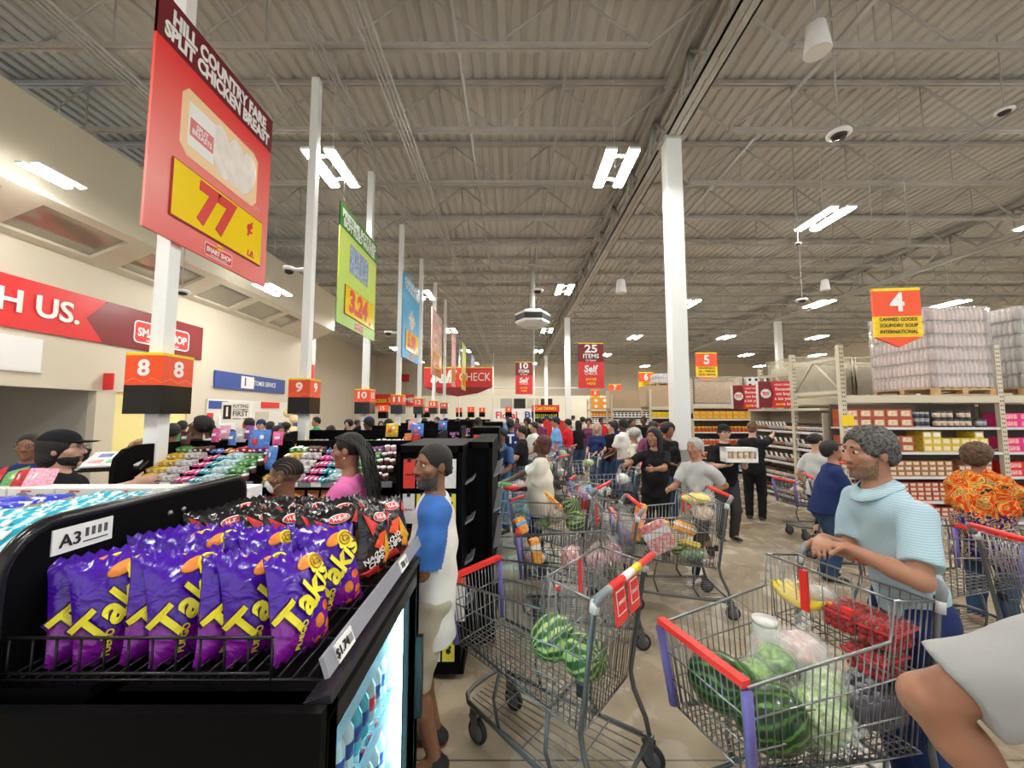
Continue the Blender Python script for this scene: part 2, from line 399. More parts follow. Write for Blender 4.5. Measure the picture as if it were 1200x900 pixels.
# ceiling devices ---------------------------------------------------
def speaker(loc, lab, s=1):
    t = thing('ceiling_speaker', lab, 'speaker', loc)
    MB().lathe([(.09*s, .42*s), (.12*s, .40*s), (.17*s, 0), (.16*s, -.01)], 20).build('horn_body', WHITE, t)
    MB().tube([(0, 0, .42*s), (0, 0, DECK_Z-loc[2])], .012, 5).build('hanger', STEELW, t)
speaker(tuple(at(958, 61, 4.9)), 'white cylindrical speaker hanging near the top of the roof, right of the girder', .95)
speaker(tuple(at(967, 340, 12)), 'white speaker hanging over the rack of canned goods', .8)
speaker(tuple(at(728, 343, 12)), 'white speaker hanging left of the nearest column')
def dome(loc, lab, s=1):
    t = thing('dome_camera', lab, 'security camera', loc)
    MB().lathe([(.2*s, .06*s), (.22*s, .03*s), (.22*s, 0), (.15*s, -.02*s)], 20).build('housing', WHITE, t)
    MB().lathe([(.15*s, -.01), (.12*s, -.07*s), (.0001, -.10*s)], 18).build('dome', mat('smoked dome', (.03, .03, .035), .08), t)
    MB().tube([(0, 0, .05), (0, 0, DECK_Z-loc[2])], .013, 5).build('hanger', STEELW, t)
dome(tuple(at(983, 158, 5.8)), 'round camera dome on a long rod, right of centre under the roof', .75)
dome(tuple(at(1177, 131, 6.6)), 'round white disc device near the top right of the roof', .6)
dome(tuple(at(630, 341, 13)), 'small dome camera hanging above the hexagonal air diffuser', .9)
dome(tuple(at(935, 286, 9.5)), 'small white dome beside the nearest right ceiling light', .35)
dome(tuple(at(940, 352, 11)), 'white dome hanging left of the lamp over the racks', .7)
dome((-7.9, 9.2, CAMZ+2.9), 'dome hanging on a long rod in front of the mezzanine panes', .8)
t = thing('air_diffuser', 'big hexagonal white air diffuser box hanging under the roof', 'air diffuser', tuple(at(624, 380, 15)))
MB().lathe([(.35, -.15), (.62, 0), (.66, .05), (.66, .4), (.5, .5)], 6, sx=1, sy=1, smooth=False).build('housing', HOUS, t)
MB().lathe([(.668, .12), (.668, .34)], 6, smooth=False).build('louvre', INK, t)
MB().tube([(0, 0, .5), (0, 0, 2.6)], .1, 10).build('duct', STEELW, t)
# ------------------------------------------------------------------ wall banners and wall signs
REDGRAD = mat('red banner print', (.75, .02, .02), .4)
def logo(parent, loc, w, rot, name='logo'):
    """white outlined plate reading SMART SHOP, small yellow tab on top"""
    e = MB()
    h = w*.34
    def rr(x0, x1, z0, z1, r_, n=4):
        pts = []
        for cx, cz, a0 in ((x1-r_, z0+r_, -90), (x1-r_, z1-r_, 0), (x0+r_, z1-r_, 90), (x0+r_, z0+r_, 180)):
            for i in range(n+1): a = R(a0+90*i/n); pts.append((cx+r_*math.cos(a), cz+r_*math.sin(a)))
        return pts
    e.prism(rr(-w/2, w/2, -h/2, h/2, h*.2), 'z', 0, .004, 0)
    e.prism(rr(-w/2+h*.06, w/2-h*.06, -h/2+h*.06, h/2-h*.06, h*.16), 'z', .002, .006, 1)
    o = e.build(name, [WHITEP, RED], parent, loc, rot)
    def sub(s, size, m, x, y, **kw):
        q = text(s, size, m, o, (x, y, .008), (0, 0, 0), **kw); return q
    sub('SMART SHOP', h*.52, WHITEP, 0, -h*.02, bold=.03, width=w*.88)
    sub('GREAT FOOD. LOW PRICES.', h*.13, WHITEP, 0, -h*.36, bold=.01, width=w*.6)
    MB().prism(rr(-w*.09, w*.11, h*.32, h*.72, h*.1), 'z', .003, .008).build('logo_tab', YELLOW, o)
    sub("JOE V'S", h*.24, DRED, w*.01, h*.52, bold=.03, width=w*.17)
    return o
t = thing('wall_banner', 'long red wall banner with white letters and a shop logo, high on the left wall', 'banner', (XW+.02, 0, 0))
zb, zt = 3.57, 4.60
MB().bx(0, .03, -3, 9.35, zb, zt).build('banner_panel', REDGRAD, t)
MB().prism([(9.35, zb), (12.35, zb), (12.35, zt), (9.4, zt), (8.95, (zb+zt)/2)], 'x', .0, .036).build('banner_panel', DRED, t)['label'] = 'dark red arrow-edged end panel'
text('SHOP SMART. SAVE WITH US.', .62, WHITEP, t, (.05, 8.8, (zb+zt)/2), FX, bold=.02, align='RIGHT', extrude=.01)
logo(t, (.045, 10.95, (zb+zt)/2-.05), 1.75, FX)
t = thing('wall_sign', 'dark blue sign board with white lettering on the left wall', 'sign', (XW+.02, 0, 0))
p0 = atX(252, 433, XW+.05); p1 = atX(333, 462, XW+.05)
MB().bx(0, .05, p0.y, p1.y, p1.z+.02, p0.z-.02).build('sign_board', NAVY, t)
ym = (p0.y+p1.y)/2; zm = (p0.z+p1.z)/2
MB().bx(.04, .06, ym-.75, ym-.05, zm-.22, zm+.22).build('number_plate', WHITEP, t)
text('1', .4, NAVY, t, (.07, ym-.55, zm), FX, bold=.04); text('CUSTOMER SERVICE', .25, WHITEP, t, (.07, ym+.45, zm), FX, bold=.01, width=1.7)
# customer desk wall with coloured blocks
t = thing('service_wall_panel', 'pale panel wall with red and blue blocks behind the customer desk', 'wall panel', (XW+.02, 0, 0))
MB().bx(0, .04, 12.7, 18.9, 1.1, 2.36).build('backing', mat('pale panel', (.78, .76, .70), .5), t)
for (a, b, c, d, mm) in ((12.75, 13.6, 2.05, 2.3, NAVY), (15.4, 16.6, 2.1, 2.34, RED), (17.3, 18.2, 1.75, 2.2, NAVY), (12.7, 12.95, 1.2, 1.9, RED), (14.4, 15.0, 1.3, 1.7, RED), (16.6, 18.6, 1.15, 1.5, NAVY), (13.2, 14.0, 1.35, 1.8, WHITEP), (15.1, 15.9, 1.6, 1.95, TAN)):
    MB().bx(.035, .06, a, b, c, d).build('colour_block', mm, t)
t = thing('hanging_sign', 'white sign reading PUTTING CUSTOMERS FIRST in front of the service wall', 'sign', tuple(at(277, 483, 13.0)))
MB().box((0, 0, 0), (.98, .03, .68)).build('sign_board', WHITEP, t, bevel=.01)
MB().box((-.29, -.02, 0), (.26, .01, .46)).build('number_plate', INK, t)
text('1', .42, WHITEP, t, (-.29, -.03, 0), FC, bold=.03)
for s, sz, zz in (('PUTTING', .15, .19), ('CUSTOMERS', .09, .075), ('FIRST', .22, -.06), ('SINCE 1905', .07, -.22)): text(s, sz, INK, t, (.15, -.02, zz), FC, bold=.015, width=.5)
# lower red banner on the rear left
t = thing('wall_banner', 'low red banner with shop logo and white and yellow slogan at the rear left', 'banner', (0, 40.8, 0))
a, b = at(387, 462, 40.8), at(485, 476, 40.8)
MB().bx(a.x, b.x, 0, .05, b.z, a.z).build('banner_panel', RED, t)
text("YOU'RE ", .75, WHITEP, t, (a.x+3.3, -.03, (a.z+b.z)/2), FC, bold=.02); text('Because Save', .8, YELLOW, t, (a.x+5.6, -.03, (a.z+b.z)/2), FC, bold=.02, shear=.2, width=2.6); text('TIME', .7, WHITEP, t, (b.x-.8, -.03, (a.z+b.z)/2), FC, bold=.02)
MB().bx(a.x+.4, a.x+1.5, -.03, 0, b.z+.15, a.z-.15).build('logo', WHITEP, t)
# big Self CHECK sign
c = at(537, 446, 22)
t = thing('hanging_sign', 'big red Self CHECK sign hanging over the far checkouts', 'sign', tuple(c))
hw = 1.92
MB().prism([(-hw, -.38), (-1.1, -.72), (0, -.9), (1.1, -.72), (hw, -.38), (hw, .72), (-hw, .72)], 'y', -.05, .05).build('sign_board', RED, t)
MB().prism([(-hw, -.38), (-1.1, -.72), (0, -.9), (1.1, -.72), (hw, -.38)], 'y', -.07, .07).build('sign_skirt', DRED, t)
MB().bx(-hw, hw, -.07, .07, .70, .76).build('yellow_edge', YELLOW, t)
text('Self', .95, WHITEP, t, (-.8, -.09, .18), FC, bold=.045, shear=.3, width=1.5); text('CHECK', .66, WHITEP, t, (.95, -.09, .18), FC, width=1.75)
for sx in (-1.5, 1.5): MB().tube([(sx, 0, .7), (sx, 0, DECK_Z-c.z)], .01, 4).build('hanger', STEELW, t)
# item limit signs
def limit(px, py0, py1, Y, w, lines, lab):
    a, b = at(px, py0, Y), at(px, py1, Y); h = a.z-b.z
    t = thing('hanging_sign', lab, 'sign', ((a.x), Y, (a.z+b.z)/2))
    MB().bx(-w/2, w/2, -.03, .03, -h/2, h/2).build('sign_board', RED, t)
    MB().bx(-w/2, w/2, -.035, .035, h*.08, h/2).build('sign_top', DRED, t)
    MB().bx(-w/2, w/2, -.04, .04, h/2-.03, h/2).build('yellow_edge', YELLOW, t)
    for s, sz, zz, mm, ww, bo in lines: text(s, sz*h, mm, t, (0, -.05, zz*h), FC, bold=bo, width=ww*w, shear=.15 if s == 'Self' else 0)
    for sx in (-w*.42, w*.42): MB().tube([(sx, 0, h/2), (sx, 0, DECK_Z-(a.z+b.z)/2)], .006, 4).build('hanger', STEELW, t)
ln = lambda n: [(n, .24, .36, WHITEP, .5, .03), ('ITEMS', .13, .2, WHITEP, .62, .02), ('Or Fewer', .07, .11, WHITEP, .42, .01), ('Self', .2, -.08, WHITEP, .55, .03), ('CHECK', .09, -.18, WHITEP, .5, 0), ('ENTER', .08, -.31, YELLOW, .42, .01), ('HERE', .08, -.4, YELLOW, .34, .01)]
limit(692, 402, 455, 12, .78, ln('25'), 'red hanging sign for 25 items left of the nearest white column')
limit(614, 424, 462, 18, .78, ln('10'), 'red hanging sign for 10 items over the far checkouts')
# aisle markers
def aisle(n, x0, x1, y0, y1, Y, lab, words, rz=0):
    a, b = at(x0, y0, Y), at(x1, y1, Y); w = b.x-a.x; h = a.z-b.z
    t = thing('aisle_marker', lab, 'sign', ((a.x+b.x)/2, Y, (a.z+b.z)/2), rz)
    z1 = h*.02
    MB().bx(-w/2, w/2, -.02, .02, z1, h/2).build('number_panel', ORANGE, t)
    MB().bx(-w/2, w/2, -.025, .025, h/2-h*.05, h/2).build('yellow_edge', YELLOW, t)
    MB().bx(-w/2, w/2, -.02, .02, -h*.33, z1).build('text_panel', YELLOW, t)
    MB().prism([(-w/2, -h*.33), (0, -h/2), (w/2, -h*.33)], 'y', -.02, .02).build('point', ORANGE, t)
    text(n, h*.42, WHITEP, t, (0, -.03, h*.24), FC, bold=.035)
    for i, s in enumerate(words):
        text(s, h*.085, INK, t, (0, -.03, -h*(.035+.105*i)), FC, bold=.012, width=w*min(.8, .075*len(s)+.05))
        MB().bx(-w/2, w/2, -.024, .0, -h*(.085+.105*i)-.004, -h*(.085+.105*i)).build('rule', ORANGE, t)
    for sx in (-w*.38, w*.38): MB().tube([(sx, 0, h/2), (sx, 0, DECK_Z-t.location.z)], .004, 4).build('hanger', STEELW, t)
aisle('4', 1023, 1079, 338, 407, 5.9, 'large red and yellow aisle marker numbered 4', ['CANNED GOODS', 'SOUP/DRY SOUP', 'INTERNATIONAL'], R(-6))
aisle('5', 815, 841, 413, 448, 13.5, 'red and yellow aisle marker numbered 5', ['PASTA PASTA SAUCE', 'OIL / VINEGAR', 'RICE / BEANS'])
aisle('6', 748, 766, 436, 460, 18.5, 'red and yellow aisle marker numbered 6', ['CEREAL', 'COFFEE', 'TEA'])
aisle('7', 713, 728, 450, 467, 24, 'small red and yellow aisle marker numbered 7', ['PAPER', 'FOIL'])
aisle('8', 692, 703, 457, 471, 29, 'smallest farthest aisle marker numbered 8', ['PETS'])
# ================================================================== checkout lanes
LP, L0, XP = 2.6, 3.70, -3.33
NUMW = mat('number white', (.95, .95, .95), .4)
def lane_pole(n, lab):
    Y = L0+LP*(n-8)
    t = thing('lane_pole', lab, 'post', (XP, Y, 0))
    MB().bx(-.065, .065, -.065, .065, 0, CH_Z-.05).build('post', COLM, t, bevel=.006)
    MB().bx(-.12, .12, -.12, .12, 0, .02).build('base_plate', STEEL, t)
    b = MB().bx(-.17, .17, -.17, .17, 1.87, 2.13).build('black_box', mat('gloss black box', (.012, .012, .014), .12), t)
    MB().bx(-.17, .17, -.17, .17, 2.13, 2.40).build('number_box', ORANGE, t)
    MB().bx(-.173, .173, -.173, .173, 2.40, 2.425).build('yellow_edge', YELLOW, t)
    s = str(n)
    text(s, .2, NUMW, t, (0, -.173, 2.28), FC, bold=.03, width=.11 if n < 10 else .2); text(s, .2, NUMW, t, (.173, 0, 2.28), FX, bold=.03, width=.11 if n < 10 else .2)
    ZG = MB()
    for fr in (0, 1):
        for i in range(4):
            a0, a1 = -.17+.085*i, -.17+.085*(i+1); z0, z1 = (2.15, 2.19) if i % 2 == 0 else (2.19, 2.15)
            P = (lambda a, z: (a, -.1745, z)) if fr == 0 else (lambda a, z: (.1745, a, z))
            ZG.add([P(a0, z0), P(a1, z1), P(a1, z1+.006), P(a0, z0+.006)], [(0, 1, 2, 3)])
    ZG.build('zigzag_line', mat('pale red line', (.98, .32, .2), .4), t)
    return t
words_ = {8: 'nearest white lane pole with an orange box numbered 8 above a black box', 9: 'white lane pole with box numbered 9', 10: 'white lane pole with box numbered 10', 11: 'white lane pole with box numbered 11', 12: 'white lane pole with box numbered 12', 13: 'white lane pole with box numbered 13', 14: 'farthest big white lane pole, box numbered 14'}
for n in range(8, 15): lane_pole(n, words_[n])
# small far lane markers
for px, Y, n in ((449, 24, '15'), (538, 34, '2'), (565, 34, '3'), (552, 30, '1'), (596, 30, '4'), (500, 30, '16'), (491, 26, '17')):
    c = at(px, 487, Y)
    t = thing('lane_marker', 'small far lane marker number %s with red top on a thin pole' % n, 'sign', (c.x, Y, 0))
    MB().tube([(0, 0, 0), (0, 0, 2.2)], .03, 6).build('pole', WHITE, t)
    MB().bx(-.25, .25, -.2, .2, 1.6, 2.0).build('black_box', BLACK, t); MB().bx(-.25, .25, -.2, .2, 2.0, 2.4).build('number_box', ORANGE, t)
    text(n, .32, NUMW, t, (0, -.22, 2.2), FC, bold=.03)
for px, Y, zt in ((538, 30, 7.5), (578, 36, 7.5), (626, 25, 7.5)):
    c = at(px, 480, Y); tag(MB().tube([(c.x, Y, 0), (c.x, Y, zt)], .05, 6).build('power_pole', WHITE), {538: 'thin white power pole under the Self CHECK sign edge', 578: 'thin far white power pole right of the Self CHECK sign', 626: 'thin white power pole behind the 10 items sign'}[px], 'pole')
# security cameras on the poles
def polecam(Y, z, lab, s=1):
    t = thing('dome_camera', lab, 'security camera', (XP, Y, z))
    MB().tube([(-.06, 0, 0), (-.3, 0, 0)], .03*s, 6).build('arm', WHITE, t)
    MB().lathe([(.06*s, .05), (.09*s, .04), (.095*s, -.01), (.08*s, -.02)], 14, (-.34, 0, 0)).build('housing', WHITE, t)
    MB().lathe([(.075*s, -.02), (.06*s, -.06), (.0001, -.085)], 14, (-.34, 0, 0)).build('dome', mat('smoked dome', (.03, .03, .035), .08), t)
polecam(L0+LP, at(345, 316, L0+LP).z, 'white dome camera on the arm of the lane 9 pole')
polecam(L0+3*LP, at(455, 390, L0+3*LP).z, 'white dome camera on the arm of the lane 11 pole', 1.3)
# price boards hung on the poles, facing the aisle ------------------
def gradmat(name, stops, z0, z1):
    m = mat(name, (1, 1, 1), .35); nt, p = nodes(m); v, x, y, z = coords(nt)
    r = ramp(nt, math_(nt, 'DIVIDE', math_(nt, 'SUBTRACT', z, z0), z1-z0), stops); nt.links.new(r.outputs[0], p.inputs['Base Color']); return m
def board(lab, y0, y1, zl0, zl1, gm, header, title, price, cent, img='pack', X=-3.22, unit='LB.'):
    """flat printed board in the plane X=const"""
    t = thing('price_board', lab, 'sign', (X, (y0+y1)/2, (zl0+zl1)/2)); w = y1-y0; h = zl1-zl0
    MB().bx(-.012, .012, -w/2, w/2, -h/2, h/2).build('board_panel', [gm], t)
    if header: MB().bx(-.014, .014, -w/2, w/2, h*.30, h/2).build('title_strip', header, t)
    text(title, h*.088, WHITEP, t, (.02, 0, h*.39), FX, bold=.045, width=w*.92, extrude=.002)
    if img == 'pack':
        MB().prism([(-w*.32, -h*.06), (-w*.27, -h*.10), (w*.30, -h*.10), (w*.35, -h*.06), (w*.35, h*.17), (w*.30, h*.2), (-w*.28, h*.2), (-w*.32, h*.16)], 'x', .012, .016).build('tray_picture', mat('tray print', (.93, .66, .38), .5), t)
        for i, (a, b) in enumerate(((.0, .17), (.12, .14), (.23, .12))): MB().ball((.016, w*a, h*.05), (.004, w*.095, h*.125), 16, rot=(R(10-14*i), 0, 0)).build('cut_picture', mat('pale meat print', (.86, .80, .74), .5, var=.08, vscale=9), t)
        MB().bx(.016, .020, -w*.27, -w*.07, -h*.05, h*.15).build('label_picture', WHITEP, t)
        MB().bx(.018, .022, -w*.26, -w*.08, .0, h*.08).build('label_band', mat('label pink', (.75, .2, .22), .5), t)
        text('SPLIT\nBREASTS', h*.035, WHITEP, t, (.024, -w*.17, h*.04), FX, bold=.02, width=w*.15)
        text('PER POUND', h*.02, mat('pale pink', (.95, .65, .6), .5), t, (.016, w*.32, -h*.09), FX)
    elif img == 'bottles':
        mb = MB()
        for i in range(4):
            for j in range(3): mb.bx(.012+.002*j, .016+.002*j, -w*.26+w*.13*i, -w*.15+w*.13*i, -h*.02+h*.05*j, h*.13+h*.05*j)
        mb.build('pack_picture', mat('water pack print', (.30, .40, .62), .4, var=.5, vscale=14), t)
    elif img == 'diamond':
        MB().prism([(-w*.22, 0), (0, -h*.14), (w*.22, 0), (0, h*.14)], 'x', .012, .017).build('pack_picture', mat('pack print', (.62, .60, .52), .5, var=.4, vscale=8), t)
    pz0, pz1 = -h*.40, -h*.15
    MB().bx(.012, .03, -w*.36, w*.42, pz0, pz1).build('price_frame', mat('price frame', (.35, .03, .02), .3), t)
    MB().bx(.02, .034, -w*.355, w*.415, pz0+h*.006, pz1-h*.006).build('price_panel', mat('gloss yellow card', (.97, .70, .01), .18), t)
    pc = (pz0+pz1)/2
    text(price, h*.25, RED, t, (.038, -w*.02, pc-h*.0), FX, bold=.05, width=w*(.33 if len(price) < 3 else .5), shear=.1, extrude=.002)
    if cent: text(cent, h*.10, RED, t, (.038, w*.28, pc+h*.05), FX, bold=.03)
    text(unit, h*.045, RED, t, (.038, w*.30, pz0+h*.035), FX, bold=.03, shear=.2)
    logo(t, (.014, w*.02, -h*.455), w*.24, FX)
    for q in (-w*.42, w*.42): MB().tube([(0, q, h/2), (0, q, DECK_Z-t.location.z)], .005, 4).build('hanger', STEELW, t)
    return t
X8 = -3.22
bl, br = atX(165, 267, X8), atX(309, 335, X8); tr_ = atX(318, 142, X8)
board('huge red price board for split chicken breast at 77 cents a pound', bl.y, br.y, (bl.z+br.z)/2, (tr_.z)+.0,
      gradmat('red board print', [(0, (.80, .10, .09)), (.25, (.85, .25, .22)), (.45, (.86, .20, .17)), (.8, (.80, .02, .02))], -1.3, 1.3), mat('maroon print', (.17, .008, .02), .35), 'HILL COUNTRY FARE\nSPLIT CHICKEN BREAST', '77', '¢')
a, b, c = atX(394, 380, X8), atX(438, 398, X8), atX(439, 285, X8)
board('green price board for bottled water, second in the row', a.y, b.y, (a.z+b.z)/2, c.z, gradmat('green board print', [(0, (.35, .62, .12)), (.5, (.62, .82, .12)), (.7, (.70, .84, .2)), (1, (.30, .55, .10))], -1.3, 1.3), mat('green print', (.06, .30, .03), .4), 'PRISTINE BOTTLED\nBOTTLED WATER', '3.24', '', 'bottles')
a, b, c = atX(471, 418, X8), atX(490, 427, X8), atX(490, 340, X8)
board('blue price board, third in the row', a.y, b.y, (a.z+b.z)/2, c.z, gradmat('blue board print', [(0, (.06, .36, .72)), (1, (.10, .50, .85))], -1.3, 1.3), None, 'GREAT\nVALUE', '5.98', '', 'diamond')
a, b, c = atX(505, 438, X8), atX(517, 444, X8), atX(518, 375, X8)
board('pinkish price board, fourth in the row', a.y, b.y, (a.z+b.z)/2, c.z, gradmat('pink board print', [(0, (.80, .40, .20)), (.4, (.85, .55, .50)), (1, (.88, .45, .42))], -1.5, 1.5), None, 'WEEKLY\nDEAL', '1.97', '', 'pack')
for px0, px1, yb_, yt_, Yb, Xb, gm_, lab in ((529, 534, 452, 394, 0, -2.6, (.85, .35, .33), 'narrow far pink price board above the checkouts'), (541, 546, 456, 407, 0, -2.6, (.62, .75, .12), 'narrow far lime price board above the checkouts'), (552, 556, 460, 420, 0, -2.6, (.35, .45, .75), 'narrowest far blue price board above the checkouts')):
    a, b = atX(px0, yb_, Xb), atX(px1, yt_, Xb)
    board(lab, a.y, b.y, a.z, b.z, mat('far board '+lab[:12], gm_, .4), None, 'DEAL', '99', '¢', 'diamond', X=Xb)
# ================================================================== candy racks
CANDY = [(.50, .03, .04), (.75, .12, .32), (.08, .22, .60), (.70, .45, .04), (.14, .38, .12), (.25, .07, .28), (.08, .42, .52), (.65, .22, .05), (.55, .50, .50), (.13, .05, .045), (.85, .38, .48), (.5, .72, .75)]
CANDM = [mat('candy wrapper %d' % i, c, .25, var=.35, vscale=30) for i, c in enumerate(CANDY)]
LABELM = mat('price ticket', (.86, .87, .85), .5)
def item_proto(kind):
    mb = MB()
    if kind == 'box': mb.box((0, 0, .03), (.06, .09, .05)); mb.box((0, -.046, .035), (.03, .002, .02), m=1)
    elif kind == 'tub': mb.lathe([(.025, 0), (.032, .01), (.034, .05), (.03, .055)], 8); mb.lathe([(.034, .055), (.034, .07), (.01, .075)], 8, m=1)
    elif kind == 'bag':
        n = 6; vs = []; fs = []
        for i in range(n+1):
            for j in range(n+1):
                u, v = i/n*2-1, j/n*2-1; th_ = .028*(1-u**4)*(1-v**4)
                vs.append((u*.055, -th_+.004*math.sin(9*u+5*v), .08+v*.08))
        for i in range(n):
            for j in range(n): a = i*(n+1)+j; fs.append((a, a+1, a+n+2, a+n+1))
        k = len(vs); mb.add(vs, fs, 0, True); mb.add([(x, -y*.6, z) for x, y, z in vs], [tuple(reversed(f)) for f in fs], 0, True)
        mb.box((0, -.031, .085), (.05, .004, .03), m=1)
    elif kind == 'bar': mb.box((0, 0, .012), (.035, .12, .022)); mb.box((0, -.02, .024), (.02, .05, .002), m=1)
    return mb
PMESH = {k: item_proto(k).mesh('candy_'+k, [CANDM[0], WHITEP]) for k in ('box', 'tub', 'bag', 'bar')}
KN = {'box': 'candy_box', 'tub': 'candy_tub', 'bag': 'candy_bag', 'bar': 'candy_bar'}
KW = {'box': 'small candy box', 'tub': 'small lidded candy tub', 'bag': 'small candy bag', 'bar': 'chocolate bar'}
CN = ['red', 'pink', 'blue', 'yellow', 'green', 'purple', 'teal', 'orange', 'white', 'brown', 'rose', 'pale aqua']
RH = R(90)
def item(kind, ci, loc, rot, where, s=1):
    o = bpy.data.objects.new(KN[kind], PMESH[kind]); COL.objects.link(o); o.location = loc; o.rotation_euler = rot; o.scale = (s,)*3
    o.material_slots[0].link = 'OBJECT'; o.material_slots[0].material = CANDM[ci]
    lab = '%s %s %s' % (CN[ci], KW[kind], where); tag(o, lab, 'candy', lab); return o
def candy_rack(x0, x1, y0, lab, where, full=True, zt=1.60, density=1.0, black_top=None, sides=(1, 1)):
    """gondola facing the camera; shelves step out towards the bottom"""
    D = .62
    t = thing('candy_rack', lab, 'display rack', ((x0+x1)/2, y0, 0)); xa, xb = x0-(x0+x1)/2, x1-(x0+x1)/2
    def side(x):
        poly = [(-.0, 0), (D, 0), (D, zt)]+[(.10+.12*(1-math.sin(R(a))), zt-.12+.12*math.cos(R(a))) for a in (0, 30, 60, 90)]+[(0, 1.28)]
        poly = [(-.14, 0), (D, 0), (D, zt), (.06, zt), (-.05, zt-.03), (-.12, zt-.10), (-.14, zt-.2)]
        return MB().prism(poly, 'x', x-.02, x+.02)
    [side(q).build('side_panel', BLACK, t) for q, w_ in ((xa, sides[0]), (xb, sides[1])) if w_]
    MB().bx(xa, xb, D-.02, D, 0, zt).bx(xa, xb, 0, D, 0, .1).build('back_panel', BLACK, t)
    lev = [(1.30, .05), (1.07, .0), (.84, -.0), (.60, 0), (.35, 0)]
    for z, y in lev:
        s = MB().bx(xa, xb, y, D, z-.045, z-.03).build('shelf', BLACK, t)
        MB().bx(xa+.02, xb-.02, y-.015, y, z-.065, z-.015).build('price_rail', GREYRAIL, s)
        k = int((xb-xa)/.2)
        lb = MB()
        for i in range(k): lb.bx(xa+.05+i*.2, xa+.05+i*.2+.085, y-.02, y-.014, z-.06, z-.02)
        lb.build('price_ticket', LABELM, s)
    cx = (x0+x1)/2
    # top shelf: goods stepping up towards the back
    xx = x0+.06; kinds = ['box', 'bar', 'box', 'tub', 'bag', 'box']
    gi = 0
    while xx < x1-.06:
        kd = kinds[(gi//2) % 6] if black_top is None or xx < black_top else 'bag'; ci = (gi*5+3) % 12
        wdt = {'box': .056, 'tub': .058, 'bag': .10, 'bar': .04}[kd]
        rep = 3 if kd != 'bag' else 1
        for r_ in range(rep):
            if xx > x1-.06: break
            rows = 5 if full else 3
            for j in range(rows):
                yy = y0+.07+.10*j; zz = 1.285+.052*j+(rnd.random()*.014)
                if rnd.random() > density: continue
                item(kd, (ci+j//4) % 12, (xx, yy, zz), (R(12), R(rnd.uniform(-6, 6)), (rnd.random()-.5)*.5), where, .82 if full else 1.05)
            xx += wdt*(1 if full else 1.35)
        gi += 1
    if full:
        for li, (z, y) in enumerate(lev[1:4]):
            xx = x0+.08; gi = li*3
            while xx < x1-.05:
                ci = (gi*7+li) % 12; kd = 'bag' if (gi+li) % 3 else 'box'
                for r_ in range(3):
                    if xx > x1-.05: break
                    item(kd, ci, (xx, y0+.08, z-.03), (R(-12), 0, (rnd.random()-.5)*.4), where.replace('on top', 'lower down')); 
                    if kd == 'box' and li < 1: item(kd, ci, (xx, y0+.085, z+.025), (0, 0, (rnd.random()-.5)*.4), where.replace('on top', 'lower down'))
                    xx += {'box': .075, 'bag': .125}[kd]
                gi += 1
    return t
candy_rack(-3.30, -2.23, 3.42, 'black candy rack with side panel, left of the masked child', 'on top of the rack before lane 8', sides=(1, 0))
candy_rack(-2.19, -1.02, 3.42, 'black candy rack behind the masked child and the woman in pink', 'on top of the rack behind the woman in pink', zt=1.60, sides=(0, 0))
candy_rack(-3.4, -1.1, 3.42+LP, 'black candy rack one lane farther, below box 9', 'on the top shelf of the rack before lane 9', full=False)
candy_rack(-3.4, -1.1, 3.42+2*LP, 'black candy rack below box 10', 'on the top shelf of the rack before lane 10', full=False, density=.7)
candy_rack(-3.4, -1.1, 3.42+3*LP, 'black candy rack below box 11', 'on the top shelf of the rack before lane 11', full=False, density=.5)
for n, lb in ((4, 'below box 12'), (5, 'below box 13'), (6, 'farthest, below box 14')): candy_rack(-3.4, -1.1, 3.42+n*LP, 'black candy rack '+lb, 'on top of the rack '+lb, full=False, density=.25)
# large lollipop bags standing up on the racks
BAGBIG = MB()
n = 8; vs = []; fs = []
for i in range(n+1):
    for j in range(n+1):
        u, v = i/n*2-1, j/n*2-1; vs.append((u*.14, -.05*(1-u**4)*(1-v**4), .15+v*.15))
for i in range(n):
    for j in range(n): q = i*(n+1)+j; fs.append((q, q+1, q+n+2, q+n+1))
BAGBIG.add(vs, fs, 0, True); BAGBIG.add([(x, -y*.5, z) for x, y, z in vs], [tuple(reversed(f)) for f in fs], 0, True)
bm_ = BAGBIG.mesh('big_bag', [CANDM[2], WHITEP, RED])
for x, y, z, ci, lab, rz in ((-2.50, 3.9, 1.50, 2, 'big blue lollipop bag standing behind the candy heap', .1), (-2.20, 3.6, 1.36, 2, 'blue candy bag leaning at the right end of the first candy rack', -.7),
                         (-1.95, 6.4, 1.50, 3, 'big yellow bag standing on the rack below box 9', 0), (-1.55, 6.45, 1.50, 2, 'big blue bag standing on the rack below box 9', 0), (-1.6, 9.1, 1.5, 2, 'blue bag on the rack below box 10', 0), (-2.3, 9.1, 1.5, 10, 'pink bag on the rack below box 10', 0)):
    o = bpy.data.objects.new('candy_bag', bm_); COL.objects.link(o); o.location = (x, y, z); o.rotation_euler = (R(-10), 0, rz); tag(o, lab, 'candy'); o.scale = (.72,)*3
    o.material_slots[0].link = 'OBJECT'; o.material_slots[0].material = CANDM[ci]
    q = MB().ball((-.03, -.055, .13), (.04, .006, .05), 10).ball((.05, -.05, .19), (.03, .006, .03), 10, m=1).build('printed_lollipop', [RED, WHITEP], o)
    q['label'] = 'printed lollipop picture'
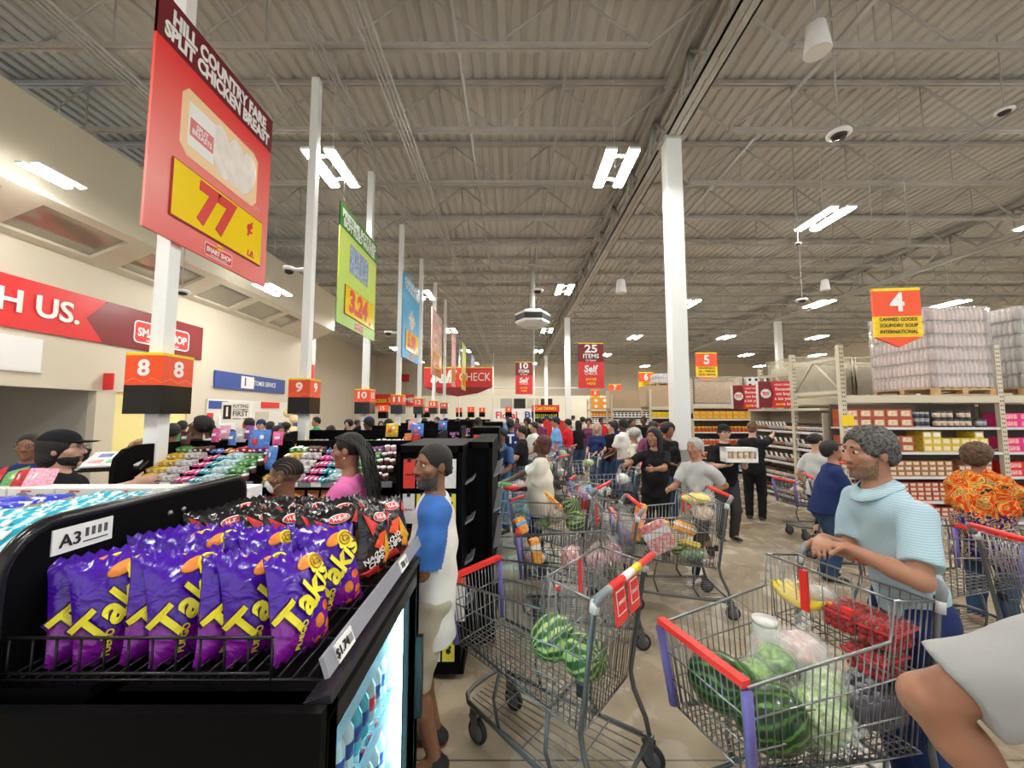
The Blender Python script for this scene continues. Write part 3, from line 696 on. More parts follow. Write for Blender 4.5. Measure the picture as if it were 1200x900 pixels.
for i, (x, ci) in enumerate(((-3.25, 9), (-2.95, 1), (-2.86, 10), (-2.78, 2), (-2.70, 8), (-2.62, 5), (-2.33, 1))):
    o = bpy.data.objects.new('candy_pouch', PMESH['bag']); COL.objects.link(o); o.location = (x, 3.93, 1.56+.03*(i % 3)); o.rotation_euler = (R(-8), 0, .2*(-1)**i); o.scale = (.85,)*3
    o.material_slots[0].link = 'OBJECT'; o.material_slots[0].material = CANDM[ci]; tag(o, '%s candy pouch standing on the back row of the first candy rack%s' % (CN[ci], ', right end' if i == 6 else ''), 'candy')
# ================================================================== gift card racks (end caps facing the camera)
def gift_rack(x0, x1, y0, y1, zt, lab, rows, cols, detail=True, cards=True, side_shelves=True):
    t = thing('gift_card_rack', lab, 'display rack', ((x0+x1)/2, y0, 0)); w = (x1-x0)/2
    MB().bx(-w, w, 0, y1-y0, .12, zt).build('cabinet', BLACK, t, bevel=.008)
    MB().bx(-w-.02, w+.02, -.03, y1-y0, .05, .13).build('plinth', BLACK, t)
    MB().bx(-w, -w+.03, -.05, 0, .13, zt).bx(w-.03, w, -.05, 0, .13, zt).bx(-w, w, -.05, 0, zt-.05, zt).build('front_frame', BLACK, t)
    for sx in (-w+.08, w-.08):
        for sy in (.06, y1-y0-.06): MB().lathe([(.035, -.012), (.035, .012)], 12, (sx, sy, .035), rot=(0, R(90), 0)).build('caster', RUBBER, t)
    if side_shelves:
        for z in (1.32, 1.02, .72, .42):
            MB().prism([(w, z), (w+.06, z+.04), (w+.06, z+.06), (w, z+.02)], 'y', .15, y1-y0-.15).build('side_ledge', mat('pale ledge', (.30, .30, .31), .4), t)
    if not cards: return t
    cw = (2*w-.08)/cols
    pal = [(.85, .07, .05), (.9, .9, .88), (.9, .9, .88), (.88, .88, .86), (.9, .9, .88), (.4, .5, .6), (.9, .9, .88), (.95, .85, .1), (.05, .03, .02), (.9, .35, .1), (.7, .7, .7), (.85, .9, .8), (.4, .05, .3), (.8, .1, .1), (.2, .3, .6), (.9, .9, .9)]
    for r_ in range(rows):
        for c_ in range(cols):
            i = (r_*cols+c_) % len(pal); z = zt-.10-.25*r_; x = -w+.04+cw*(c_+.5)
            cm = mat('gift card %d' % i, pal[i], .35, var=.1, vscale=20)
            g = thing('gift_card', 'gift card hanging in row %d from the top, position %d from the left on the %s' % (r_+1, c_+1, lab.replace('black ', '')) if False else 'gift cards hanging on the '+lab.split(',')[0], 'gift card', (t.location.x+x, y0-.02, z-.02), 0, 'gift cards on the '+lab.split(',')[0])
            MB().bx(-cw*.43, cw*.43, -.006, 0, -.19, .02).build('backing_card', cm, g)
            if detail:
                MB().bx(-cw*.12, cw*.12, -.012, -.006, .0, .03).build('hook', INK, g)
                k = (i*3) % 4
                if k == 0: text('thank you', .02, INK if pal[i][0] > .5 else YELLOW, g, (0, -.008, -.09), FC, width=cw*.5)
                elif k == 1: MB().ball((0, -.007, -.07), (.018, .002, .02), 8).ball((.012, -.007, -.045), (.01, .002, .01), 8).build('picture', INK if pal[i][0] > .5 else WHITEP, g)
                elif k == 2: MB().ball((.0, -.007, -.08), (.02, .002, .03), 8).build('picture', mat('green picture', (.1, .45, .08), .4), g)
                else: MB().bx(-cw*.43, cw*.43, -.008, -.006, -.08, .02).build('picture', mat('amber picture', (.95, .8, .1), .4), g)
    return t
gift_rack(-.84, -.36, 2.93, 3.75, 1.64, 'black gift card rack on casters, behind the man in the blue-sleeved shirt', 6, 4)
gift_rack(-.36, -.16, 3.3, 4.6, 1.64, 'black end rack with pale ledges, right of the gift card rack', 0, 1, cards=False)
gift_rack(-.58, -.18, 2.93+LP, 3.7+LP, 1.68, 'farther black gift card rack, near the shopper in navy', 6, 4, detail=False)
gift_rack(-.6, -.2, 2.93+2*LP, 3.7+2*LP, 1.70, 'third black gift card rack down the lanes', 5, 4, detail=False)
tag(MB().bx(-.13, .13, -.01, .0, -.12, .12).build('price_poster', WHITEP, loc=(-.46, 2.86, .55)), 'white price poster low on the gift card rack', 'poster')
tag(MB().bx(-.13, .13, -.012, 0, 0, .05).build('red_header', ORANGE, loc=(-.46, 2.86, .67)), 'orange strip above the low white price poster', 'label')
# ================================================================== end coolers with glass doors
ICE = mat('cooler liner', (.45, .62, .66), .3)
GLOW = mat('cooler LED', (1, 1, 1), .3, emit=(.45, .9, 1.0), estr=22)
DOORG = mat('cooler glass', (.92, .97, .97), .02, trans=1.0, ior=1.02)
def cooler(xf, y0, y1, h, lab, depth=.6, goods=True, shelves=(.30, .62, .90)):
    t = thing('drink_cooler', lab, 'cooler', (xf, y0, 0)); L = y1-y0
    MB().bx(-depth, -depth+.04, 0, L, 0, h).bx(-depth, 0, 0, .05, 0, h).bx(-depth, 0, L-.05, L, 0, h).bx(-depth, 0, 0, L, 0, .10).bx(-depth, 0, 0, L, h-.03, h).build('cabinet', BLACK, t)
    MB().bx(-depth+.04, -depth+.06, .05, L-.05, .1, h-.03).bx(-depth+.05, -.06, .05, .06, .1, h-.03).bx(-depth+.05, -.06, L-.06, L-.05, .1, h-.03).build('liner', ICE, t)
    for z in shelves:
        s = MB()
        for i in range(12): s.tube([(-depth+.07, .07+i*(L-.14)/11, z), (-.1, .07+i*(L-.14)/11, z)], .004, 4)
        s.tube([(-.1, .06, z), (-.1, L-.06, z)], .006, 4)
        s = s.build('shelf', WHITE, t); MB().bx(-.10, -.09, .06, L-.06, z-.03, z+.02).build('price_rail', mat('pale blue rail', (.35, .55, .72), .4), s)
    for yy in (.075, L-.075):
        MB().bx(-.075, -.06, yy-.012, yy+.012, .12, h-.05).build('led_strip', GLOW, t)
    fr = MB().bx(-.04, 0, 0, .05, .06, h-.03).bx(-.04, 0, L-.05, L, .06, h-.03).bx(-.04, 0, .05, L-.05, .06, .11).bx(-.04, 0, .05, L-.05, h-.09, h-.03)
    d = fr.build('door', BLACKM, t, bevel=.004); MB().bx(-.025, -.015, .05, L-.05, .11, h-.09).build('glass_pane', DOORG, d)
    MB().bx(0, .03, L-.05, L-.02, .5, .85).build('door_handle', BLACKM, d)
    return t
CT = cooler(-.44, 1.0, 1.93, 1.17, 'black glass-door drink cooler glowing blue at the front of the snack rack')
cooler(-.17, 4.75, 5.45, 1.5, 'farther black end cooler with a line of blue-white LEDs', .3, shelves=(.4, .8, 1.2))
# bottles inside the cooler
BOT = MB().lathe([(.030, 0), (.033, .01), (.033, .13), (.012, .175), (.012, .185)], 12).lathe([(.014, .185), (.014, .205)], 10, m=1).lathe([(.0335, .05), (.0335, .10)], 12, m=2)
BCOL = [mat('drink %s' % n_, c_, .12, trans=.3) for n_, c_ in (('pale', (.75, .85, .85)), ('lime', (.60, .75, .10)), ('cyan', (.15, .6, .75)), ('cola', (.10, .03, .02)), ('green', (.1, .45, .2)), ('clear', (.82, .9, .92)))]
CAPM = [WHITEP, YELLOW, RED, NAVY]
bmesh_ = BOT.mesh('drink_bottle', [BCOL[0], WHITEP, RED])
nmc = ['milky white', 'lime', 'cyan', 'dark cola', 'green', 'clear']
for si, z in enumerate((.10, .31, .63, .91)):
    for k in range(11):
        for r_ in range(2):
            o = bpy.data.objects.new('drink_bottle', bmesh_); COL.objects.link(o)
            ci = [(1, 1, 4, 1, 0, 5, 5, 2, 2, 0, 0), (5, 5, 0, 0, 2, 2, 3, 3, 5, 5, 5), (0, 0, 2, 5, 5, 5, 2, 2, 0, 5, 5), (1, 1, 1, 4, 4, 2, 2, 5, 5, 0, 0)][si][k]
            o.location = (-.44-.15-.085*r_, 1.0+.10+k*.073, z+.004); 
            for i, mm in ((0, BCOL[ci]), (1, CAPM[(ci+si) % 4]), (2, [RED, WHITEP, NAVY, RED, YELLOW, NAVY][ci])): o.material_slots[i].link = 'OBJECT'; o.material_slots[i].material = mm
            lab = '%s drink bottle on the %s shelf inside the lit cooler' % (nmc[ci], ['bottom', 'second', 'third', 'top'][si]); tag(o, lab, 'bottle', lab)
# ================================================================== snack rack A3 above the cooler
PX = -1.28
t = thing('snack_rack', 'black wire snack rack of chip bags with a side divider ticketed A3', 'display rack', (-.86, 1.0, 0))
ox, oy = .86, -1.0
def prof_top(y0, y1, z0, zt, r0, n=6):
    pts = [(y0, z0)]
    for i in range(n+1): a = R(180-90*i/n); pts.append((y0+r0+r0*math.cos(a), zt-r0+r0*math.sin(a)))
    for i in range(n+1): a = R(90-90*i/n); pts.append((y1-r0*.5+r0*.5*math.cos(a), zt-r0*.5+r0*.5*math.sin(a)))
    pts.append((y1, z0)); return pts
pt = prof_top(1.02, 1.92, .0, 1.57, .13)
MB().prism([(a+oy, b) for a, b in pt], 'x', PX-.03+ox, PX+ox).build('divider_panel', BLACK, t, bevel=.006)
q = MB().tube([(PX-.015+ox, a+oy, b) for a, b in pt], .018, 8).build('divider_edge', mat('glossy black edge', (.015, .015, .016), .2), t)
for yy in (1.50, 1.56): MB().lathe([(.012, 0), (.010, .006), (.0001, .008)], 10, (PX+ox+.0, yy+oy, 1.50), rot=(0, R(90), 0)).build('bolt', CHROME, t)
MB().bx(PX+ox, -1.05+ox, 1.03+oy, 1.9+oy, .0, 1.19).build('base_cabinet', BLACK, t)
MB().bx(PX+ox-.8, -.44+ox+.0, .96+oy, .99+oy, .0, 1.18).build('front_skirt', BLACK, t)
# wire shelf and wire front guard
w = MB()
for i in range(22): x = PX+.02+i*(-.47-PX-.02)/21; w.tube([(x+ox, 1.03+oy, 1.215), (x+ox, 1.92+oy, 1.215)], .003, 4)
for i in range(6): y = 1.03+i*.178; w.tube([(PX+ox, y+oy, 1.21), (-.47+ox, y+oy, 1.21)], .004, 4)
w.build('wire_shelf', BLACKM, t)
w = MB(); w.tube([(PX+.01+ox, .03, 1.31), (-.60+ox, .03, 1.31)], .004, 6); w.tube([(PX+.01+ox, .03, 1.225), (-.60+ox, .03, 1.225)], .004, 6); w.tube([(-.6+ox, .03, 1.31), (-.6+ox, .03, 1.2)], .004, 6)
for i in range(12): x = PX+.02+i*.06; w.tube([(x+ox, .03, 1.31), (x+ox, .03, 1.2)], .0028, 4)
w.build('wire_guard', BLACKM, t)
rail = MB().box((-.455+ox, .48, 1.255), (.012, .96, .05), (0, R(-20), 0)).build('price_rail', mat('grey plastic rail', (.30, .31, .36), .25), t)
for y, s_ in ((.05, '$1.74'), (.62, '77¢')):
    g = MB().box((-.447+ox, y+.05, 1.257), (.004, .10, .045), (0, R(-20), 0)).build('price_ticket', LABELM, rail)
    text(s_, .032, INK, g, (-.443+ox, y+.03, 1.259), (R(90-20), 0, R(90)), bold=.01)
    MB().box((-.4435+ox, y+.08, 1.257), (.002, .022, .02), (0, R(-20), 0)).build('ticket_print', mat('grey ink', (.3, .3, .3), .5), g)
MB().box((-.49+ox, .47, 1.165), (.11, .93, .02), (0, R(-18), 0)).build('sloping_ledge', mat('dark ledge', (.03, .03, .035), .2), t)
MB().bx(-.5+ox, -.45+ox, .80, .93, 1.17, 1.195).build('door_latch', BLACKM, t)
tk = MB().bx(PX+ox+.0, PX+ox+.004, .12, .285, 1.475, 1.545).build('divider_ticket', LABELM, t)
text('A3', .05, INK, tk, (PX+ox+.006, .165, 1.507), FX, bold=.012)
bc = MB(); 
for g in range(4):
    for i in range(3): bc.bx(PX+ox+.004, PX+ox+.0055, .205+g*.018+i*.0035, .2065+g*.018+i*.0035, 1.505, 1.53)
bc.bx(PX+ox+.004, PX+ox+.0055, .2, .27, 1.49, 1.493)
bc.build('barcode', INK, tk)
# ------------------------------------------------------------------ chip bags
def bagmat(name, base, low, chips, accent):
    m = mat(name, base, .22, spec=.6, coat=.3); nt, p = nodes(m); v, x, y, z = coords(nt)
    n = noise(nt, v, 26, 2, 1.0)
    # low panel colour below a curved edge, orange chip shapes near the bottom
    ed = math_(nt, 'ADD', z, math_(nt, 'MULTIPLY', math_(nt, 'MULTIPLY', x, x), -6))
    lowf = math_(nt, 'LESS_THAN', ed, .075)
    mx = nt.nodes.new('ShaderNodeMixRGB'); nt.links.new(lowf, mx.inputs[0]); mx.inputs[1].default_value = (*base, 1); mx.inputs[2].default_value = (*low, 1)
    vo = nt.nodes.new('ShaderNodeTexVoronoi'); vo.inputs['Scale'].default_value = 30; nt.links.new(v, vo.inputs['Vector'])
    inr = math_(nt, 'LESS_THAN', math_(nt, 'ADD', math_(nt, 'POWER', math_(nt, 'MULTIPLY', math_(nt, 'SUBTRACT', x, .045), 22), 2), math_(nt, 'POWER', math_(nt, 'MULTIPLY', math_(nt, 'SUBTRACT', z, .065), 17), 2)), 1)
    cf = math_(nt, 'MULTIPLY', inr, math_(nt, 'LESS_THAN', vo.outputs['Distance'], .5))
    cr = ramp(nt, n, [(.35, chips), (.6, accent)])
    m2 = nt.nodes.new('ShaderNodeMixRGB'); nt.links.new(cf, m2.inputs[0]); nt.links.new(mx.outputs[0], m2.inputs[1]); nt.links.new(cr.outputs[0], m2.inputs[2])
    nt.links.new(m2.outputs[0], p.inputs['Base Color'])
    bumpn(nt, p, noise(nt, v, 11, 2, 2.0), .7, .02)
    return m
PUR = bagmat('violet foil', (.062, .006, .36), (.22, .008, .30), (.9, .35, .05), (.9, .12, .03))
BLK = bagmat('black foil', (.008, .007, .009), (.03, .012, .01), (.95, .35, .02), (.75, .08, .02))
YEL = mat('yellow lettering', (.93, .82, .04), .3)
def bag_surf(u, v, W, H, T, seed=0):
    a = abs(u); b = abs(v)
    th = T*max(0, 1-a**2.6)**.6*max(0, 1-b**3.0)**.8
    th += .006*math.sin(7*u+seed+2*v)*math.sin(8*v+2*seed+3*u)*(1-b**4)*(1-a**3)
    pinch = 1-.10*(1-b**2)*0+(-.06*(1-b**6))
    return u*W/2*(1+.06*(b**4)-.05), th, (v*.5+.5)*H
def chip_bag(name, W, H, T, foil, seed, kind):
    n, mm = 14, 16
    root = MB(); V = {}; vs = []
    for sgn in (1, -1):
        for i in range(n+1):
            for j in range(mm+1):
                u, v = i/n*2-1, j/mm*2-1
                x, y, z = bag_surf(u, v, W, H, T if sgn > 0 else T*.75, seed if sgn > 0 else seed+3)
                zz = z+(.006*(-1)**i if j in (0, mm) else 0)
                vs.append((x, -y*sgn if abs(u) < 1 else -.001*sgn, zz))
    fs = []
    k = (n+1)*(mm+1)
    for i in range(n):
        for j in range(mm): q = i*(mm+1)+j; fs += [(q, q+1, q+mm+2, q+mm+1), (k+q, k+q+mm+1, k+q+mm+2, k+q+1)]
    root.add(vs, fs, 0, True)
    return root.mesh(name, foil)
def on_bag(me, W, H, T, cx, cz, seed, off=.004, ang=0):
    """wraps flat lettering (in XY) onto the bag front"""
    ca, sa = math.cos(ang), math.sin(ang)
    for v in me.vertices:
        x, y, e = v.co; X = x*ca-y*sa+cx; Z = x*sa+y*ca+cz
        u = max(-.97, min(.97, X/(W/2))); vv = max(-.97, min(.97, Z/H*2-1))
        _, th, _ = bag_surf(u, vv, W, H, T, seed)
        v.co = (X, -th-off-e, Z)
    return me
def letters(s, size, **kw):
    me = text_mesh(s, size, **kw)
    import bmesh
    b = bmesh.new(); b.from_mesh(me); bmesh.ops.triangulate(b, faces=b.faces); bmesh.ops.subdivide_edges(b, edges=[e for e in b.edges if e.calc_length() > .012], cuts=2, use_grid_fill=False)
    b.to_mesh(me); b.free(); return me
def put(me, m, name, parent):
    me.materials.clear(); me.materials.append(m); o = bpy.data.objects.new(name, me); link(o, parent); return o
BW, BH, BT = .195, .27, .045
def make_purple():
    o = bpy.data.objects.new('chip_bag', chip_bag('chip_bag', BW, BH, BT, PUR, 1, 0)); COL.objects.link(o)
    put(on_bag(letters('Takis', .105, bold=.05, shear=.15, extrude=.0005, width=.215), BW, BH, BT, .0, .145, 1, .004, R(42)), mat('dark violet outline', (.03, .0, .12), .3), 'brand_outline', o)
    put(on_bag(letters('Takis', .102, bold=.03, shear=.15, extrude=.001, width=.205), BW, BH, BT, .0, .145, 1, .007, R(42)), YEL, 'brand_lettering', o)
    sw = MB(); pts = [(.026*(1-k/26)*math.cos(k*.55), .026*(1-k/26)*math.sin(k*.55)) for k in range(24)]
    me = MB().lathe([(.03, 0), (.028, .001)], 16).mesh('s', YEL); put(on_bag(me, BW, BH, BT, .045, .225, 1, .005), YEL, 'rolled_chip_picture', o)
    me = MB().tube([(a, b, 0) for a, b in pts], .0028, 4).mesh('s', YEL); put(on_bag(me, BW, BH, BT, .045, .225, 1, .009), mat('swirl line', (.55, .25, .02), .4), 'swirl', o)
    me = MB().ball((0, 0, 0), (.035, .018, .001), 12).mesh('s', YEL); put(on_bag(me, BW, BH, BT, .008, .232, 1, .004, R(20)), mat('orange flame', (.85, .25, .03), .4), 'flame_picture', o)
    put(on_bag(letters('FUEGO', .022, bold=.03, extrude=.0005), BW, BH, BT, -.03, .05, 1, .004, R(80)), YEL, 'flavour_lettering', o)
    return o
def make_black():
    o = bpy.data.objects.new('chip_bag', chip_bag('chip_bag', BW*1.05, BH, BT, BLK, 4, 0)); COL.objects.link(o); w, h, t_ = BW*1.05, BH, BT
    me = MB().lathe([(.045, 0), (.043, .001)], 20, sy=.42).mesh('s', WHITEP); put(on_bag(me, w, h, t_, 0, .228, 4, .004), WHITEP, 'oval_outline', o)
    me = MB().lathe([(.041, 0), (.040, .001)], 20, sy=.38).mesh('s', RED); put(on_bag(me, w, h, t_, 0, .228, 4, .006), RED, 'oval_emblem', o)
    put(on_bag(letters('H-E-B', .024, bold=.02, extrude=.0005), w, h, t_, 0, .228, 4, .009), WHITEP, 'emblem_lettering', o)
    for (pts, mm_) in (([(-.09, .25), (-.03, .205), (-.06, .16)], RED), ([(.09, .25), (.045, .205), (.085, .18)], RED), ([(.02, .175), (.075, .085), (.045, .04), (.01, .10)], mat('orange chip picture', (.92, .38, .03), .4, var=.3, vscale=30)), ([(-.025, .165), (.02, .175), (.0, .10), (-.05, .12)], ORANGE), ([(-.1, .03), (-.02, .05), (.02, .02), (-.05, .01)], RED)):
        b = MB(); c = (sum(p[0] for p in pts)/len(pts), sum(p[1] for p in pts)/len(pts)); b.add([(p[0], p[1], 0) for p in pts]+[((p[0]+c[0])/2, (p[1]+c[1])/2, 0) for p in pts]+[(c[0], c[1], 0)],
            [(i, (i+1) % len(pts), len(pts)+(i+1) % len(pts), len(pts)+i) for i in range(len(pts))]+[(len(pts)+i, len(pts)+(i+1) % len(pts), 2*len(pts)) for i in range(len(pts))])
        put(on_bag(b.mesh('s', RED), w, h, t_, 0, -.0, 4, .004), mm_, 'printed_shape', o)
    put(on_bag(letters('NACHO\nCHIPS', .03, bold=.03, extrude=.0005), w, h, t_, -.035, .075, 4, .006, R(25)), WHITEP, 'flavour_lettering', o)
    return o
pb = make_purple(); pt_ = mk_tree(pb); bb = make_black(); bt_ = mk_tree(bb)
first = True
ZB = 1.20
spots = []
xs = [-.59, -.70, -.80, -.90, -1.0, -1.09, -1.18]
for i, x in enumerate(xs): spots.append(('p', x, 1.165+.01*math.sin(i*2.1), (.06, -.05, .10, -.02, .07, -.06, .02)[i], 'front file of the snack rack', i))
for i, x in enumerate([-.60, -.70, -.80, -.90, -1.0, -1.1, -1.19]): spots.append(('p', x, 1.40+.01*math.sin(i*1.7), (-.05, .1, 0, .08, -.08, .03, 0)[i], 'second file of the snack rack', i))
for i, x in enumerate([-.56, -.66, -.77, -.88, -.98, -1.08, -1.18]): spots.append(('b', x, 1.62, (.1, -.06, .05, 0, .1, -.1, 0)[i], 'third file, black bags', i))
for i, x in enumerate([-.53, -.64, -.75, -.86, -.97, -1.08, -1.18]): spots.append(('b', x, 1.82, (.02, .12, -.05, .06, 0, .06, 0)[i], 'rearmost file, black bags', i))
ordw = ['nearest the price rail', 'second from the price rail', 'third from the price rail', 'fourth from the price rail', 'fifth from the price rail', 'sixth from the price rail', 'against the A3 divider']
for k, x, y, dz, wh, i in spots:
    tr = pt_ if k == 'p' else bt_
    fil = {'front': 'in the front file', 'secon': 'in the second file', 'third': 'in the first file of black bags', 'rearm': 'in the rearmost file'}[wh[:5]]
    o = dup(tr, loc=(x, y, ZB+(.0 if k == 'p' else .02)), rot=(R(-12+6*math.sin(i*2.3+y*9)), R(dz*85), R(60+dz*170)), label='%s foil chip bag %s, %s' % ('violet' if k == 'p' else 'black', fil, ordw[i]), group='violet chip bags' if k == 'p' else 'black chip bags')
    o['category'] = 'chip bag'
for tr in (pt_, bt_):
    for c in list(tr[0].children): bpy.data.objects.remove(c)
    bpy.data.objects.remove(tr[0])
# ------------------------------------------------------------------ rack on the other side of the divider: gummy bags in cartons
t = thing('sweets_shelf', 'shelf of blue and aqua sweets bags left of the A3 divider', 'display rack', (-1.9, 1.2, 0))
MB().bx(-.62, .58, -.2, .85, .0, 1.40).build('base_cabinet', BLACK, t)
MB().bx(-.62, .58, .56, .60, 1.40, 1.50).build('back_lip', mat('carton brown', (.52, .40, .27), .7), t)
CART = mat('kraft carton', (.50, .38, .25), .75)
BLU = mat('blue spotted bag', (.03, .05, .55), .3); nt, p = nodes(BLU); v, x, y, z = coords(nt)
vo = nt.nodes.new('ShaderNodeTexVoronoi'); vo.inputs['Scale'].default_value = 34; nt.links.new(v, vo.inputs['Vector'])
r = ramp(nt, vo.outputs['Distance'], [(.0, (.85, .88, .95)), (.25, (.85, .88, .95)), (.3, (.03, .05, .55))]); nt.links.new(r.outputs[0], p.inputs['Base Color'])
AQU = mat('aqua striped bag', (.1, .6, .7), .25); nt, p = nodes(AQU); v, x, y, z = coords(nt)
wv = nt.nodes.new('ShaderNodeTexWave'); wv.inputs['Scale'].default_value = 12; wv.inputs['Distortion'].default_value = 2.5; nt.links.new(v, wv.inputs['Vector'])
r = ramp(nt, wv.outputs['Fac'], [(.3, (.03, .38, .52)), (.62, (.16, .60, .70)), (.85, (.60, .80, .82))]); nt.links.new(r.outputs[0], p.inputs['Base Color'])
def tray(x0, x1, y0, y1, z, h, lab):
    o = MB().bx(x0, x1, y0, y0+.008, z, z+h).bx(x0, x1, y1-.008, y1, z, z+h).bx(x0, x0+.008, y0, y1, z, z+h).bx(x1-.008, x1, y0, y1, z, z+h).bx(x0, x1, y0, y1, z, z+.008).build('cardboard_tray', CART)
    return tag(o, lab, 'carton')
tray(-1.88, -1.60, 1.08, 1.70, 1.40, .10, 'kraft tray of aqua bags next to the A3 divider'); tray(-1.57, -1.33, 1.06, 1.72, 1.405, .10, 'kraft tray of aqua bags touching the A3 divider')
tray(-2.2, -1.9, 1.2, 1.74, 1.40, .11, 'kraft tray of blue spotted bags at the far left')
gb = item_proto('bag').mesh('sweets_bag', [AQU, WHITEP])
for cx, cnt, mm_, lab in ((-1.45, 14, AQU, 'aqua striped sweets bag in the tray touching the divider'), (-1.74, 14, AQU, 'aqua striped sweets bag in the middle tray'), (-2.05, 11, BLU, 'blue spotted sweets bag in the far left tray')):
    for i in range(cnt):
        for s_ in (-1, 1):
            o = bpy.data.objects.new('sweets_bag', gb); COL.objects.link(o); o.location = (cx+s_*.062+rnd.uniform(-.01, .01), 1.13+(.05 if cx < -2 else 0)+i*.042, 1.41+rnd.uniform(0, .015)); o.rotation_euler = (R(-62), 0, rnd.uniform(-.25, .25)+R(12))
            o.scale = (1.1, 1.3, 1.1); o.location.z += .008; o.material_slots[0].link = 'OBJECT'; o.material_slots[0].material = mm_; tag(o, lab, 'sweets', lab)
# second tier farther left/back: white printed cartons in a long strip, pink and green bags on top
for i in range(6):
    t2 = thing('white_carton', ['leftmost', 'second', 'third', 'fourth', 'fifth', 'rightmost'][i]+' white printed carton in the strip behind the sweets trays', 'carton', (-2.68+.245*i, 2.02, 1.335), 0, 'white cartons behind the sweets')
    MB().bx(-.118, .118, 0, .12, 0, .16).build('carton', WHITE, t2, bevel=.003)
    text('400', .03, INK, t2, (.05, -.002, .12), FC); MB().lathe([(.02, 0), (.02, .002)], 14, (-.04, 0, .12), rot=(R(90), 0, 0), sx=1.6).build('oval_mark', mat('grey ink', (.3, .3, .3), .5), t2)
    text('KEEP DRY', .012, RED, t2, (-.02, -.002, .145), FC)
tag(MB().bx(-2.9, -1.3, 1.98, 2.2, 0, 1.335).build('carton_counter', BLACK), 'black counter under the strip of white cartons', 'counter')
for i, (x, ci) in enumerate(((-2.72, 0), (-2.62, 4), (-2.55, 0), (-2.48, 10), (-2.80, 7), (-2.9, 7))):
    o = bpy.data.objects.new('candy_bag', bm_); COL.objects.link(o); o.location = (x, 2.08, 1.49); o.rotation_euler = (R(-40), R(12*i-30), .2*i); o.scale = (.38,)*3
    o.material_slots[0].link = 'OBJECT'; o.material_slots[0].material = CANDM[ci]; tag(o, '%s sweets bag lying on the white cartons%s' % (CN[ci], ['', '', ' second one', '', ' at the right', ' far left'][i]), 'candy')
# lane furniture behind: belts and registers
for n in range(0, 6):
    Y = 4.75+LP*n
    t = thing('checkout_counter', 'black checkout counter with belt of lane %d' % (8+n), 'checkout', (-4.6, Y, 0))
    MB().bx(-2.2, 2.6, -.35, .35, 0, .88).build('counter_body', mat('grey counter', (.25, .25, .26), .4), t, bevel=.01)
    MB().bx(-.2, 2.5, -.27, .27, .88, .9).build('belt', RUBBER, t)
    MB().box((-.75, .1, 1.30), (.06, .36, .28), (0, R(15), .3)).build('register_screen', INK, t); MB().tube([(-.75, .1, .88), (-.75, .1, 1.2)], .025, 6).build('screen_post', BLACKM, t)
t = thing('display_screen', 'tilted touch screen with blue, yellow and red tiles before the yellow panel', 'screen', tuple(at(137, 538, 3.5)), R(20))
MB().box((0, 0, 0), (.40, .26, .015), (R(22), 0, 0)).build('screen_body', WHITEP, t)
MB().box((0, 0, -.03), (.44, .28, .02), (R(22), 0, 0)).build('screen_base', BLACKM, t); MB().tube([(0, 0, -.04), (0, 0, -.4)], .02, 6).build('stand', BLACKM, t)
for i, (a, b, mm_) in enumerate(((-.1, .06, NAVY), (.08, .06, YELLOW), (-.12, -.05, RED), (0, -.05, mat('green tile', (.1, .5, .2), .4)), (.13, -.05, RED))): MB().box((a, b*.93, b*.37+.009), (.09, .06, .004), (R(22), 0, 0)).build('screen_tile', mm_, t)
